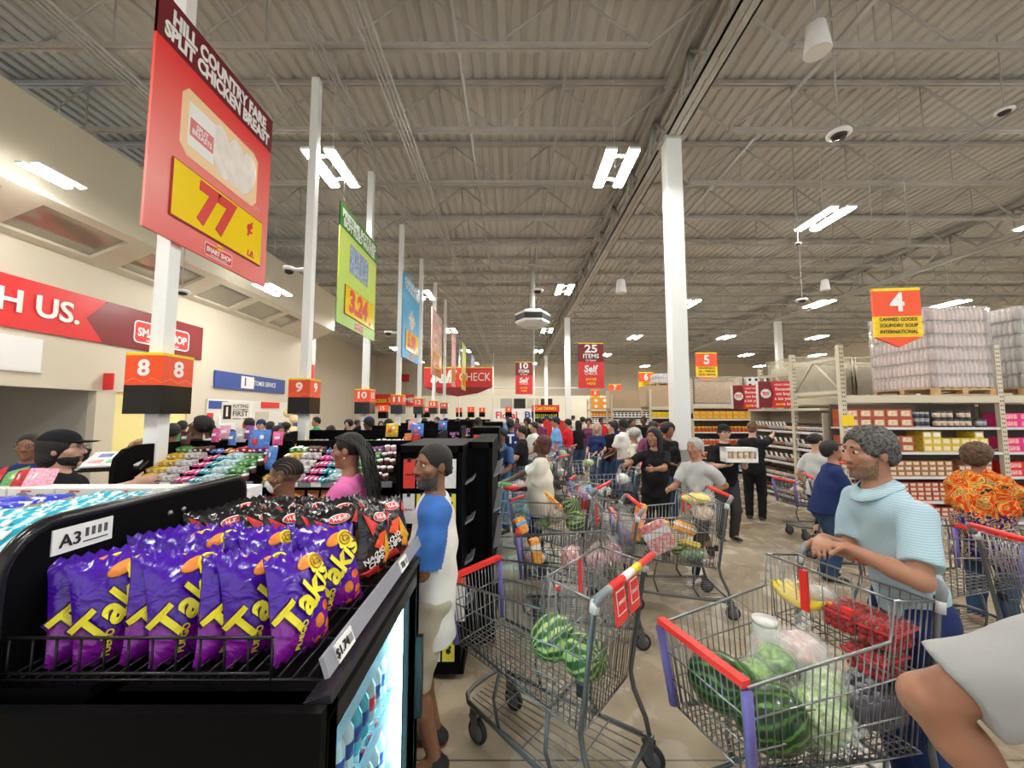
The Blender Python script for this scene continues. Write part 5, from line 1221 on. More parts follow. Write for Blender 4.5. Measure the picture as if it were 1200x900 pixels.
# ================================================================== shopping carts
def lerp(a, b, t): return Vector(a)*(1-t)+Vector(b)*t
def make_cart(lab, near=True, cards=False):
    t = thing('shopping_cart', lab, 'shopping cart'); r = .0026 if near else .0035
    nv = 1 if near else .6
    # basket corners: rear at x=.06, front at x=.97
    RB = lambda sy: Vector((.10, sy*.235, .42)); FB = lambda sy: Vector((.905, sy*.192, .485))
    RT = lambda sy: Vector((.03, sy*.275, 1.0)); FT = lambda sy: Vector((.945, sy*.218, .82))
    KN_ = lambda sy: Vector((.257, sy*.268, 1.03)); KD = lambda sy: Vector((.285, sy*.262, .88))
    w = MB()
    def top(sy, x):       # rim height along the side
        if x <= .27: return lerp(RT(sy), KN_(sy), (x-.03)/.24)
        if x <= .30: return lerp(KN_(sy), KD(sy), (x-.27)/.03)
        return lerp(KD(sy), FT(sy), (x-.30)/.67)
    n = int(26*nv)
    for sy in (-1, 1):
        for i in range(n+1):
            f = i/n; b = lerp(RB(sy), FB(sy), f); a = top(sy, .03+.94*f); w.tube([b, a], r, 4)
        for hgt in (.33, .66, .0):
            w.tube([lerp(RB(sy), top(sy, .05), hgt*.85)] + [lerp(RB(sy).lerp(FB(sy), f), top(sy, .03+.94*f), hgt if f > .25 else hgt*.85) for f in (.3, .6, 1)], .0038, 5)
        w.tube([RT(sy), KN_(sy), KD(sy), FT(sy)], .006, 6)
    nf = int(15*nv)
    for i in range(nf+1):
        f = i/nf; w.tube([lerp(FB(-1), FB(1), f), lerp(FT(-1), FT(1), f)], r, 4); w.tube([lerp(RB(-1), RB(1), f), lerp(RT(-1), RT(1), f)], r, 4); w.tube([lerp(RB(-1), RB(1), f), lerp(FB(-1), FB(1), f)], r, 4)
    for f in (.0, .33, .66, 1): w.tube([lerp(FB(-1), FT(-1), f), lerp(FB(1), FT(1), f)], .004, 5)
    for f in (.0, .5, 1): w.tube([lerp(RB(-1), RT(-1), f), lerp(RB(1), RT(1), f)], .004, 5)
    nb = int(20*nv)
    for i in range(nb+1): f = i/nb; w.tube([lerp(RB(-1), FB(-1), f), lerp(RB(1), FB(1), f)], r, 4)
    w.build('basket', CHROME, t)
    # folding child seat
    c = MB()
    q = lambda sy, z: Vector((.28 if z > .9 else .24, sy*.255, z))
    for i in range(9): f = i/8; c.tube([lerp((.255, -.25, 1.02), (.255, .25, 1.02), f), lerp((.25, -.24, .74), (.25, .24, .74), f), lerp((.07, -.24, .72), (.07, .24, .72), f)], r, 4)
    c.tube([(.255, -.265, 1.03), (.255, .265, 1.03)], .006, 5); c.tube([(.25, -.24, .74), (.25, .24, .74)], .004, 5); c.tube([(.16, -.24, .73), (.16, .24, .73)], .004, 4)
    cs = c.build('child_seat', CHROME, t)
    MB().bx(.262, .272, -.09, -.055, .84, 1.02).build('seat_strap', REDP, cs); MB().box((.285, .12, .93), (.02, .04, .02)).build('strap_buckle', REDP, cs)
    # chassis
    f = MB()
    for sy in (-1, 1):
        f.tube([(-.01, sy*.265, 1.01), (.01, sy*.275, .98), (.09, sy*.262, .44), (.075, sy*.262, .36), (.02, sy*.27, .24), (.00, sy*.275, .14)], .0125, 8)
        f.tube([(.00, sy*.275, .15), (.55, sy*.20, .17), (.84, sy*.165, .19)], .012, 8)
        f.tube([(.25, sy*.23, .16), (.30, sy*.215, .24), (.28, sy*.22, .43)], .010, 6); f.tube([(.28, sy*.22, .43), (.86, sy*.165, .495)], .008, 6)
        f.tube([(.60, sy*.19, .17), (.64, sy*.185, .3), (.60, sy*.18, .46)], .009, 6)
    f.tube([(.84, -.165, .19), (.885, -.13, .195), (.90, -.06, .195), (.90, .06, .195), (.885, .13, .195), (.84, .165, .19)], .012, 8)
    f.tube([(.0, -.275, .15), (.0, .275, .15)], .010, 6); f.tube([(.28, -.22, .43), (.28, .22, .43)], .008, 6)
    f.build('frame', STEEL, t)
    rk = MB()
    for i in range(10): y = -.2+.4*i/9; rk.tube([(.02, y*1.2, .16), (.86, y*.75, .18)], .003, 4)
    for x in (.2, .45, .7): rk.tube([(x, -.24+.06*x, .165), (x, .24-.06*x, .165)], .0035, 4)
    rk.build('lower_rack', CHROME, t)
    # handle
    hd = MB().tube([(-.045, -.25, 1.055), (-.045, .25, 1.055)], .0165, 12).build('handle', REDP, t)
    if cards: MB().tube([(-.045, -.06, 1.0553), (-.045, .02, 1.0553)], .0175, 12).build('handle_label', YELLOW, hd); MB().tube([(-.045, .02, 1.0553), (-.045, .12, 1.0553)], .0175, 12).build('handle_label', WHITEP, hd)
    for sy in (-1, 1):
        g = MB(); g.tube([(-.045, sy*.245, 1.055), (-.042, sy*.268, 1.052), (-.02, sy*.278, 1.03), (.005, sy*.277, .985)], .0175, 8); g.tube([(.005, sy*.277, 1.0), (.012, sy*.277, .955)], .021, 8, m=1)
        g.build('handle_bracket', [mat('grey plastic', (.25, .27, .28), .4), mat('light grey plastic', (.6, .62, .62), .4)], t)
    for y0 in (-.135, .015) if cards else ():
        ca = MB().box((-.012, y0+.06, .93), (.004, .12, .17), (0, R(6), 0)).build('red_card', REDP, t)
        MB().box((-.016, y0+.06, .935), (.002, .085, .1), (0, R(6), 0)).box((-.0175, y0+.06, .935), (.002, .075, .088), (0, R(6), 0), m=1).build('card_print', [WHITEP, REDP], ca)
        text('SMART', .022, WHITEP, ca, (-.020, y0+.06, .935), (R(90), 0, R(-90)))
    # bumpers
    b = MB()
    for sy in (-1, 1):
        p0, p1 = FB(sy)+Vector((.006, sy*.004, .0)), FT(sy)+Vector((.006, sy*.004, -.01))
    for sy in (-1, 1):
        p0, p1 = FB(sy)+Vector((.006, sy*.004, .0)), FT(sy)+Vector((.006, sy*.004, -.01)); MB().tube([p0, p1], .019, 8).build('corner_bumper', PURPLE, t)
    MB().box((.95, 0, .832), (.035, .44, .024)).build('front_rim', REDP, t)
    MB().box((.10, .24, .60), (.03, .02, .05)).build('wheel_lock_box', INK, t)
    for (x, y) in ((.01, -.272), (.01, .272), (.80, -.155), (.80, .155)):
        cst = MB().box((x, y, .15), (.05, .03, .03)).prism([(x-.03, .14), (x+.03, .14), (x+.012-.02, .06), (x-.012-.02, .06)], 'y', y-.02, y-.016).prism([(x-.03, .14), (x+.03, .14), (x+.012-.02, .06), (x-.012-.02, .06)], 'y', y+.016, y+.02).build('caster', STEEL, t)
        wl = MB().lathe([(.045, -.013), (.060, -.011), (.0625, 0), (.060, .011), (.045, .013)], 20, (x-.02, y, .0625), rot=(R(90), 0, 0))
        wl.lathe([(.0001, .0135), (.044, .0135), (.044, .012)], 16, (x-.02, y, .0625), m=1, rot=(R(90), 0, 0)).lathe([(.044, -.012), (.044, -.0135), (.0001, -.0135)], 16, (x-.02, y, .0625), m=1, rot=(R(90), 0, 0))
        wl.build('wheel', [RUBBER, mat('wheel hub', (.12, .12, .13), .4)], cst)
    return t
cart0 = make_cart('empty-looking shopping cart with two watermelons in the centre foreground'); CART_T = mk_tree(cart0)
cart2 = make_cart('cart', True, True); CTT = mk_tree(cart2)
cart1 = make_cart('cart', False); FART = mk_tree(cart1)
CARTS = {}
def place_cart(key, x, y, deg, lab, near=True, s=1.04, group=None):
    o = dup(CTT if key == 'A' else CART_T if near else FART, loc=(x, y, 0), rot=R(deg), scale=s, label=lab, group=group or 'shopping carts'); CARTS[key] = o; return o
def in_cart(key, x, y, z):
    c = CARTS[key]; a = c.rotation_euler.z; s = c.scale[0]; return Vector((c.location.x+s*(x*math.cos(a)-y*math.sin(a)), c.location.y+s*(x*math.sin(a)+y*math.cos(a)), z*s))
place_cart('A', .55, 1.99, 141, 'shopping cart with two watermelons in the centre foreground, handle at its right', s=1.06)
place_cart('B', 1.748, 2.035, -162.4, 'full shopping cart in the right foreground under the forearms of the man in light blue', s=1.07)
place_cart('C', 1.04, 3.55, 178, 'cart with onions and orange bags, standing behind the foreground cart', s=1.04)
place_cart('D', 2.02, 4.0, 176, 'cart with yellow bags on its child seat, pushed by the person in light grey', s=1.04)
place_cart('E', .95, 4.35, 150, 'cart heaped with watermelon and groceries before the woman in black', s=1.04)
place_cart('F', .35, 5.35, 175, 'cart in front of the woman in a cream t-shirt', False)
place_cart('G', 5.15, 6.15, 182, 'cart with a yellow mesh bag, parked along the jar shelves', False)
place_cart('H', 3.75, 4.95, -25, 'cart with a bag of fruit, pushed by the woman in navy', False)
place_cart('I', 3.05, 3.35, 4, 'empty cart with a violet bumper behind the man in light blue', False)
place_cart('J', 3.22, 2.55, -8, 'cart cut off by the right edge, before the woman in the orange dress', True, 1.04)
place_cart('K', 1.9, 6.0, 160, 'cart with white bags pushed by the woman in black', False)
for i, (x, y, a) in enumerate(((.9, 7.3, 150), (1.75, 7.9, 170), (.9, 8.8, 185), (2.3, 8.6, 20), (1.5, 9.8, 160), (-.1, 7.3, 200), (2.9, 10.3, 90))):
    place_cart('L%d' % i, x, y, a, ['farther cart behind the one heaped with watermelon', 'farther cart left of the woman in black', 'far cart near the shopper in a blue t-shirt', 'far cart near the woman with grey hair', 'far cart in the crowd at the second column', 'far cart at the checkout end left of the cream t-shirt', 'farthest cart in the main aisle'][i], False)
def _rm(tr):
    for k in tr[1]: _rm(k)
    bpy.data.objects.remove(tr[0])
_rm(CART_T); _rm(FART); _rm(CTT)
# ================================================================== things in the carts
MEL = mat('watermelon rind', (.2, .4, .08), .35, coat=.2); nt, p = nodes(MEL); v, x, y, z = coords(nt)
an = math_(nt, 'ARCTAN2', y, x); nz = noise(nt, v, 14, 3, .5); nz2 = noise(nt, v, 40, 3, 0)
sn = math_(nt, 'SINE', math_(nt, 'ADD', math_(nt, 'MULTIPLY', an, 11), math_(nt, 'MULTIPLY', nz, 9)))
r = ramp(nt, math_(nt, 'ADD', sn, math_(nt, 'MULTIPLY', nz2, .5)), [(.0, (.03, .13, .02)), (.25, (.06, .22, .03)), (.62, (.30, .50, .10)), (1, (.48, .64, .22))]); nt.links.new(r.outputs[0], p.inputs['Base Color'])
MELD = mat('dark watermelon rind', (.03, .12, .02), .35, coat=.2); nt, p = nodes(MELD); v, x, y, z = coords(nt)
an = math_(nt, 'ARCTAN2', y, x); nz = noise(nt, v, 14, 3, .5)
sn = math_(nt, 'SINE', math_(nt, 'ADD', math_(nt, 'MULTIPLY', an, 16), math_(nt, 'MULTIPLY', nz, 11)))
r = ramp(nt, sn, [(.0, (.008, .04, .008)), (.4, (.015, .075, .012)), (.9, (.09, .22, .04))]); nt.links.new(r.outputs[0], p.inputs['Base Color'])
STEMM = mat('dry stem', (.35, .30, .12), .8)
mp = MB().lathe([(.0001, -.125), (.03, -.122), (.075, -.098), (.105, -.05), (.113, 0), (.105, .05), (.075, .098), (.03, .122), (.0001, .125)], 24).mesh('watermelon', MEL)
sp_ = MB().tube([(0, 0, .12), (.005, 0, .14), (.015, 0, .15)], .004, 5).mesh('stem', STEMM)
def melon(pos, rot, lab, mm=None, s=1.0, zs=1.0):
    o = bpy.data.objects.new('watermelon', mp); COL.objects.link(o); o.location = pos; o.rotation_euler = rot; o.scale = (s, s, s*zs); tag(o, lab, 'watermelon')
    if mm: o.material_slots[0].link = 'OBJECT'; o.material_slots[0].material = mm
    c = bpy.data.objects.new('stem', sp_); link(c, o); return o
melon(in_cart('A', .20, .02, .60), (R(70), .3, .5), 'lighter green watermelon nearer the handle of the foreground cart', None, .98)
melon(in_cart('A', .37, .04, .635), (R(80), .2, 2.0), 'watermelon farther from the handle in the foreground cart')
melon(in_cart('B', .76, -.08, .62), (R(85), .2, .6), 'dark watermelon behind the red rim of the full cart', MELD, 1.05, 1.15)
melon(in_cart('B', .72, .11, .60), (R(60), .5, .9), 'striped watermelon in the near front corner of the full cart', MELD, 1.1)
melon(in_cart('E', .30, .0, .80), (1, .4, 0), 'striped watermelon on the heaped cart before the woman in black', None, 1.0)
melon(in_cart('E', .22, .1, .68), (1.4, .1, 1), 'lower watermelon in the heaped cart before the woman in black')
melon(in_cart('D', .36, .05, .53), (1.2, .4, 1), 'small watermelon in the cart with yellow bags', None, .65)
melon(in_cart('L0', .4, 0, .62), (1.2, .4, 1), 'watermelon in the farther cart behind the heaped one', None, .9)
# translucent produce bags: lumpy contents and a crumpled film
FILM = mat('thin clear plastic', (.90, .94, .92), .12, spec=.8, bump=1, bscale=28, alpha=.2)
FILMW = mat('milky plastic', (.88, .90, .88), .25, bump=.7, bscale=24); FILMW.node_tree.nodes['Principled BSDF'].inputs['Alpha'].default_value = .62
def blob(seed, r, amp=.12, fr=14, res=.012, k=4):
    rg = np.random.default_rng(seed); pr = [ell((0, 0, 0), _v(r)*.8, None, .03)]
    for i in range(k):
        d = nrm(rg.normal(size=3)); pr.append(ell(d*_v(r)*.45, _v(r)*rg.uniform(.45, .65), None, .03))
    V, F = sdf_mesh(pr, res); nn = V/np.linalg.norm(V, axis=1)[:, None]
    V = V+nn*(amp*min(r))*(np.sin(V[:, :1]*fr*3+seed)*np.sin(V[:, 1:2]*fr*4)*np.sin(V[:, 2:]*fr*3.3+1)+.5*np.sin(V[:, :1]*fr*7+V[:, 2:]*fr*6)); return V, F
def veg(name, nrmname, c1, c2, sc=18):
    m = mat(nrmname, c1, .5, bump=.6, bscale=sc*2); nt, p = nodes(m); v, x, y, z = coords(nt)
    r = ramp(nt, noise(nt, v, sc, 4, 2), [(.35, c1), (.62, c2)]); nt.links.new(r.outputs[0], p.inputs['Base Color']); return m
LEAFM = veg('', 'leafy green', (.05, .22, .02), (.38, .62, .16)); LEAFP = veg('', 'pale lettuce', (.20, .45, .07), (.72, .85, .48)); PINKV = veg('', 'pale pink produce', (.75, .5, .48), (.88, .80, .74)); ONIONM = veg('', 'onions in red net', (.55, .12, .22), (.85, .55, .55), 40)
ORNG = veg('', 'orange bag print', (.95, .25, .03), (.98, .55, .10), 12); PINKW = veg('', 'pink and white print', (.85, .15, .15), (.92, .70, .65), 14); YELB = veg('', 'yellow net bag', (.90, .65, .03), (.95, .80, .15), 30); PURB = veg('', 'purple net bag', (.22, .02, .20), (.5, .15, .4), 30); WHB = veg('', 'white bag', (.80, .80, .76), (.9, .88, .8), 16)
BLUB = veg('', 'blue pack', (.05, .25, .6), (.25, .55, .8), 18); GRNB = veg('', 'green cucumbers', (.03, .15, .04), (.15, .35, .10), 20); BRNB = veg('', 'brown eggs and buns', (.60, .42, .28), (.82, .68, .50), 30)
def produce(pos, r, m, lab, cat, seed, film=FILM, rz=0, name='produce_bag', knot=True, res=.012):
    V, F = blob(seed, _v(r)*.92, res=res); o = np_object('contents' if film else name, V, F, m)
    if not film: o.location = pos; o.rotation_euler = (0, 0, rz); return tag(o, lab, cat)
    t = thing(name, lab, cat, pos, rz); o.parent = t; o.name = 'contents'
    V, F = blob(seed, _v(r)*1.07, .20, 20, res=res); fo = np_object('plastic_film', V, F, film, t)
    if knot:
        k = MB(); pts = []
        for i in range(10):
            a = i*2*math.pi/10; k.add([(0, 0, r[2]*.9), (.05*math.cos(a), .05*math.sin(a), r[2]*1.05+.05+.02*math.sin(3*a)), (.05*math.cos(a+.6), .05*math.sin(a+.6), r[2]*1.05+.045+.02*math.cos(3*a))], [(0, 1, 2)], smooth=True)
        k.build('bag_mouth', film, t, fixn=False)
    return t
B = lambda x, y, z: in_cart('B', x, y, z)
produce(B(.60, -.05, .60), (.13, .11, .14), LEAFM, 'clear bag of green leafy vegetables upright in the full cart', 'bag of vegetables', 2, rz=.3)
produce(B(.48, .10, .56), (.16, .12, .12), LEAFP, 'clear bag of pale lettuce at the near side of the full cart', 'bag of vegetables', 3, rz=-.6)
produce(B(.36, .06, .60), (.16, .11, .12), LEAFP, 'clear bag of celery and lettuce in the middle of the full cart', 'bag of vegetables', 4, rz=.9)
produce(B(.34, -.04, .70), (.14, .11, .09), PINKV, 'clear bag of pale pink produce near the seat of the full cart', 'bag of vegetables', 5, rz=.2)
produce(B(.52, -.02, .70), (.11, .08, .07), LEAFM, 'clear bag of herbs lying on top in the full cart', 'bag of vegetables', 6, rz=1.2)
t = thing('plastic_jar', 'clear jar with floral pattern standing in the full cart', 'jar', B(.46, -.12, .64))
MB().lathe([(.05, 0), (.055, .02), (.055, .15), (.05, .165)], 20).build('jar', FILMW, t); MB().lathe([(.056, .165), (.056, .185), (.0001, .186)], 20).build('lid', mat('clear lid', (.8, .82, .78), .2), t)
MB().ball((-.05, -.02, .08), (.01, .02, .02), 8).ball((-.045, .025, .12), (.01, .018, .014), 8, m=1).build('flower_print', [mat('flower red', (.8, .2, .2), .4), LEAFM], t)
# bottom goods at the near rear: pack of dark cups under film
t = thing('drink_pack', 'dark shrink-wrapped pack low at the rear of the full cart', 'drink pack', B(.22, .10, .50), CARTS['B'].rotation_euler.z)
for i in range(4):
    for j in range(3): MB().lathe([(.03, 0), (.033, .01), (.033, .10), (.028, .11)], 10, (-.1+.068*i, -.07+.068*j, 0)).build('can', mat('dark can', (.03, .02, .05), .25), t)
MB().bx(-.14, .14, -.11, .11, -.002, .115).build('wrap', mat('clear wrap', (.6, .6, .65), .1, alpha=.12), t, bevel=.01)
tag(MB().bx(-.15, .15, -.1, .1, 0, .06).build('flat_pack', mat('pink pack', (.75, .35, .5), .4, var=.3, vscale=20), loc=B(.62, .04, .515), rot=(0, 0, CARTS['B'].rotation_euler.z)), 'pink flat pack on the bottom of the full cart', 'package')
# strawberries in clamshells on the child seat
STR = mat('strawberry', (.45, .012, .015), .3, bump=.4, bscale=160, var=.25, vscale=30)
CLAM = mat('clamshell plastic', (.95, .93, .93), .05, trans=.9, ior=1.15); CLAM.node_tree.nodes['Principled BSDF'].inputs['Alpha'].default_value = .35
sbm = MB().lathe([(.0001, -.024), (.008, -.020), (.017, -.004), (.018, .006), (.012, .016), (.0001, .018)], 8).mesh('strawberry', STR)
lfm = MB().add([(0, 0, .019), (.014, 0, .016), (.007, .007, .018)], [(0, 1, 2)]).add([(0, 0, .019), (-.012, .008, .016), (-.01, -.002, .018)], [(0, 1, 2)]).add([(0, 0, .019), (-.002, -.014, .016), (.006, -.007, .018)], [(0, 1, 2)]).mesh('leaf', LEAFM)
def clam(pos, rz, lab):
    t = thing('strawberry_box', lab, 'fruit box', pos, rz)
    MB().prism([(-.085, 0), (.085, 0), (.098, .085), (-.098, .085)], 'y', -.065, .065).build('tray', CLAM, t, bevel=.006)
    MB().bx(-.10, .10, -.075, .075, .085, .092).bx(-.088, .088, -.063, .063, .092, .112).build('lid', CLAM, t, bevel=.006)
    MB().bx(-.103, .103, -.078, -.070, .080, .088).bx(-.103, .103, .070, .078, .080, .088).bx(-.103, -.095, -.078, .078, .080, .088).bx(.095, .103, -.078, .078, .080, .088).build('red_rim', mat('red tray rim', (.75, .04, .05), .3), t)
    for i in range(5):
        for j in range(4):
            for k in range(3):
                if k < 2 and 0 < i < 4 and 0 < j < 3: continue
                o = bpy.data.objects.new('strawberry', sbm); link(o, t); o.location = (-.07+.035*i+rnd.uniform(-.005, .005), -.05+.033*j, .022+.033*k); o.rotation_euler = (rnd.uniform(0, 6), rnd.uniform(0, 6), 0)
                if k == 2: l = bpy.data.objects.new('leaf', lfm); link(l, o)
    return t
c1 = CARTS['B'].rotation_euler.z
clam(B(.15, .04, .80), c1, 'box of strawberries in the child seat, beside the bananas'); clam(B(.15, .17, .80), c1+.1, 'box of strawberries at the near end of the child seat')
clam(B(.17, .14, .68), c1, 'lower box of strawberries under the other two in the child seat')
t = thing('banana_bunch', 'bananas in a white plastic bag on the child seat of the full cart', 'bananas', B(.16, -.13, .86), c1); t.scale = (1.25,)*3
for i in range(5):
    pts = []
    for k in range(9): a = R(-58+14.5*k); pts.append((.035*i-.07, .13*math.sin(a), -.10*math.cos(a)+.07+.005*i))
    MB().tube(pts, [.006, .013, .017, .018, .018, .018, .016, .011, .005], 8).build('banana', mat('banana peel', (.88, .68, .05), .45, var=.12, vscale=20), t)
V, F = blob(9, (.10, .12, .07), .15, 18); np_object('plastic_bag', V, F, FILM, t)
tag(produce(B(.12, -.12, .88), (.07, .08, .035), WHB, 'crumpled white bag beside the bananas', 'bag', 11, None, name='plastic_bag'), None)
produce(B(.10, -.2, .86), (.03, .04, .04), mat('brown paper', (.35, .28, .15), .7, var=.3, vscale=12), 'brown banana tips bag at the far end of the child seat', 'bag', 12, None, name='paper_bag')
# goods of cart C
C_ = lambda x, y, z: in_cart('C', x, y, z)
cc = CARTS['C'].rotation_euler.z
def packet(key, x, y, z, size, m, lab, rot=(0, 0, 0), cat='packet', band=None):
    pos = in_cart(key, x, y, z); t = MB().box((0, 0, 0), size); 
    o = t.build('packet', m, loc=pos, rot=(rot[0], rot[1], rot[2]+CARTS[key].rotation_euler.z), bevel=min(size)*.25); tag(o, lab, cat)
    if band: MB().box((0, 0, size[2]*.15), (size[0]*1.01, size[1]*1.01, size[2]*.22)).build('printed_band', band, o)
    return o
produce(C_(.80, .0, .58), (.12, .10, .05), ONIONM, 'flat bag of purple onions under the orange packet', 'bag of onions', 21, FILM)
packet('C', .80, .08, .66, (.09, .07, .22), ORNG, 'tall orange packet in the front of the cart with onions', (.1, R(10), .3), band=WHITEP)
produce(C_(.52, .06, .60), (.09, .09, .11), PINKW, 'red and white net bag in the middle of the cart with onions', 'bag', 22, FILM, knot=False)
produce(C_(.30, .06, .58), (.10, .09, .09), ONIONM, 'net bag of red onions in the middle of the cart', 'bag of onions', 23, FILM)
produce(C_(.14, .0, .62), (.08, .09, .10), ONIONM, 'net bag of red onions at the rear of the cart', 'bag of onions', 24, FILM)
packet('C', .93, .03, .85, (.10, .12, .14), ORNG, 'orange and white packet hanging over the front of the cart', (.3, R(20), .5), band=BLUB)
# goods of cart D
produce(in_cart('D', .86, .05, .62), (.09, .09, .10), PURB, 'purple net bag in the front of the cart with yellow bags', 'bag of onions', 31, FILM)
packet('D', .74, .10, .78, (.10, .07, .36), ORNG, 'tall orange and red packet leaning upright in the cart', (0, R(-12), 0), band=PINKW)
packet('D', .58, .15, .66, (.26, .05, .30), PINKW, 'large pink and white packet leaning at the near side of the cart', (0, R(25), 0), band=WHITEP)
packet('D', .30, .05, .72, (.20, .10, .10), ORNG, 'orange carton lying in the rear of the cart', (0, R(-20), .2), band=WHITEP)
packet('D', .46, -.05, .70, (.12, .08, .10), ORNG, 'small orange carton beside the melon', (0, .2, .7))
produce(in_cart('D', .26, .12, .50), (.14, .09, .05), GRNB, 'bag of cucumbers on the bottom of the cart', 'bag of vegetables', 32, FILM)
packet('D', .28, .13, .60, (.16, .10, .05), YELB, 'yellow framed tray of nuts in the cart', (.3, -.3, .2), band=BRNB)
produce(in_cart('D', .16, -.02, .98), (.15, .14, .06), YELB, 'bright yellow bag lying over the child seat', 'bag', 33, FILM)
produce(in_cart('D', .13, .0, .86), (.11, .15, .07), BRNB, 'bag of brown rolls in the child seat', 'bag', 34, FILM)
# goods of cart E
for i, (x, y, z, r_, m_, lb) in enumerate(((.60, .0, .70, (.10, .1, .08), BLUB, 'blue pack in the heaped cart'), (.78, .05, .74, (.1, .08, .06), WHB, 'white loaf bag at the front of the heaped cart'), (.45, .1, .70, (.1, .1, .08), BRNB, 'bag of bread in the heaped cart'), (.35, -.1, .74, (.08, .08, .08), LEAFP, 'bag of lettuce in the heaped cart'), (.14, .1, .95, (.07, .10, .06), PURB, 'purple bag on the child seat of the heaped cart'), (.6, .1, .60, (.12, .1, .08), LEAFM, 'green bag low in the heaped cart'))):
    produce(in_cart('E', x, y, z), r_, m_, lb, 'bag', 41+i, FILM)
packet('E', .50, .08, .86, (.05, .05, .30), ORNG, 'long orange box standing out of the heaped cart', (0, R(50), .3))
packet('E', .18, .0, .86, (.12, .04, .16), REDP, 'red packet in the child seat of the heaped cart', (0, .2, 0))
fills = {'F': [(PINKW, 'red'), (LEAFM, 'green')], 'G': [(YELB, 'yellow net'), (WHB, 'white'), (BLUB, 'dark blue'), (BRNB, 'brown')], 'H': [(LEAFP, 'pale green'), (PINKW, 'pink and white'), (WHB, 'white')], 'J': [(WHB, 'white'), (PINKW, 'pink')], 'K': [(WHB, 'white'), (WHB, 'milky white'), (BLUB, 'blue')],
         'L0': [(LEAFM, 'green'), (YELB, 'yellow')], 'L1': [(LEAFP, 'pale green'), (PINKV, 'pink')], 'L2': [(YELB, 'yellow'), (LEAFM, 'green')], 'L3': [(WHB, 'white'), (PINKW, 'pink')], 'L4': [(LEAFP, 'pale green'), (ORNG, 'orange')], 'L5': [(WHB, 'white')], 'L6': [(PINKV, 'pink'), (LEAFM, 'green')]}
for k, fl in fills.items():
    for i, (m_, nm) in enumerate(fl):
        x = .22+.5*i/max(1, len(fl)-1) if len(fl) > 1 else .5
        z = .86 if x < .25 and k != 'J' else .66
        produce(in_cart(k, x, .04*(-1)**i, z), (.12, .10, .09), m_, '%s bag in the %s' % (nm, CARTS[k]['label'].split(',')[0]), 'bag', 60+i+len(k)*7+ord(k[-1]), FILM if i % 2 == 0 else None, res=.018, knot=False, name='grocery_bag')
# ================================================================== racks at the right
def box_goods(x0, x1, y, z, w_, h_, d_, m, rows, lab, cat='box', name='goods_box', gap=.006, depth=2, print_m=None, kind='box', skip=0):
    mb = MB()
    if kind == 'box':
        mb.bx(-w_/2, w_/2, 0, d_, 0, h_)
        if print_m: mb.bx(-w_*.36, w_*.36, -.003, 0, h_*.22, h_*.82, m=1)
    elif kind == 'can': mb.lathe([(w_/2*.94, 0), (w_/2, .005), (w_/2, h_-.005), (w_/2*.94, h_)], 12, (0, w_/2, 0)); mb.lathe([(w_/2*1.01, h_*.2), (w_/2*1.01, h_*.75)], 12, (0, w_/2, 0), m=1)
    elif kind == 'jar': mb.lathe([(w_*.44, 0), (w_/2, .01), (w_/2, h_*.7), (w_*.4, h_*.8)], 10, (0, w_/2, 0)); mb.lathe([(w_*.42, h_*.8), (w_*.42, h_)], 10, (0, w_/2, 0), m=1)
    elif kind == 'bottle': mb.lathe([(w_*.45, 0), (w_/2, .01), (w_/2, h_*.6), (w_*.18, h_*.85)], 8, (0, w_/2, 0)); mb.lathe([(w_*.2, h_*.85), (w_*.2, h_)], 8, (0, w_/2, 0), m=1)
    me = mb.mesh(name, [m, print_m or WHITEP]); n = int((x1-x0)/(w_+gap)); c = 0
    for r_ in range(rows):
        for i in range(n):
            if skip and r_ == rows-1 and (i*7+3) % skip == 0: continue
            o = bpy.data.objects.new(name, me); COL.objects.link(o); o.location = (x0+w_/2+i*(w_+gap)+rnd.uniform(-.002, .002), y+rnd.uniform(0, .012), z+r_*(h_+.001)); tag(o, lab, cat, lab); c += 1
    return c
XR = 5.68; YR = 6.72
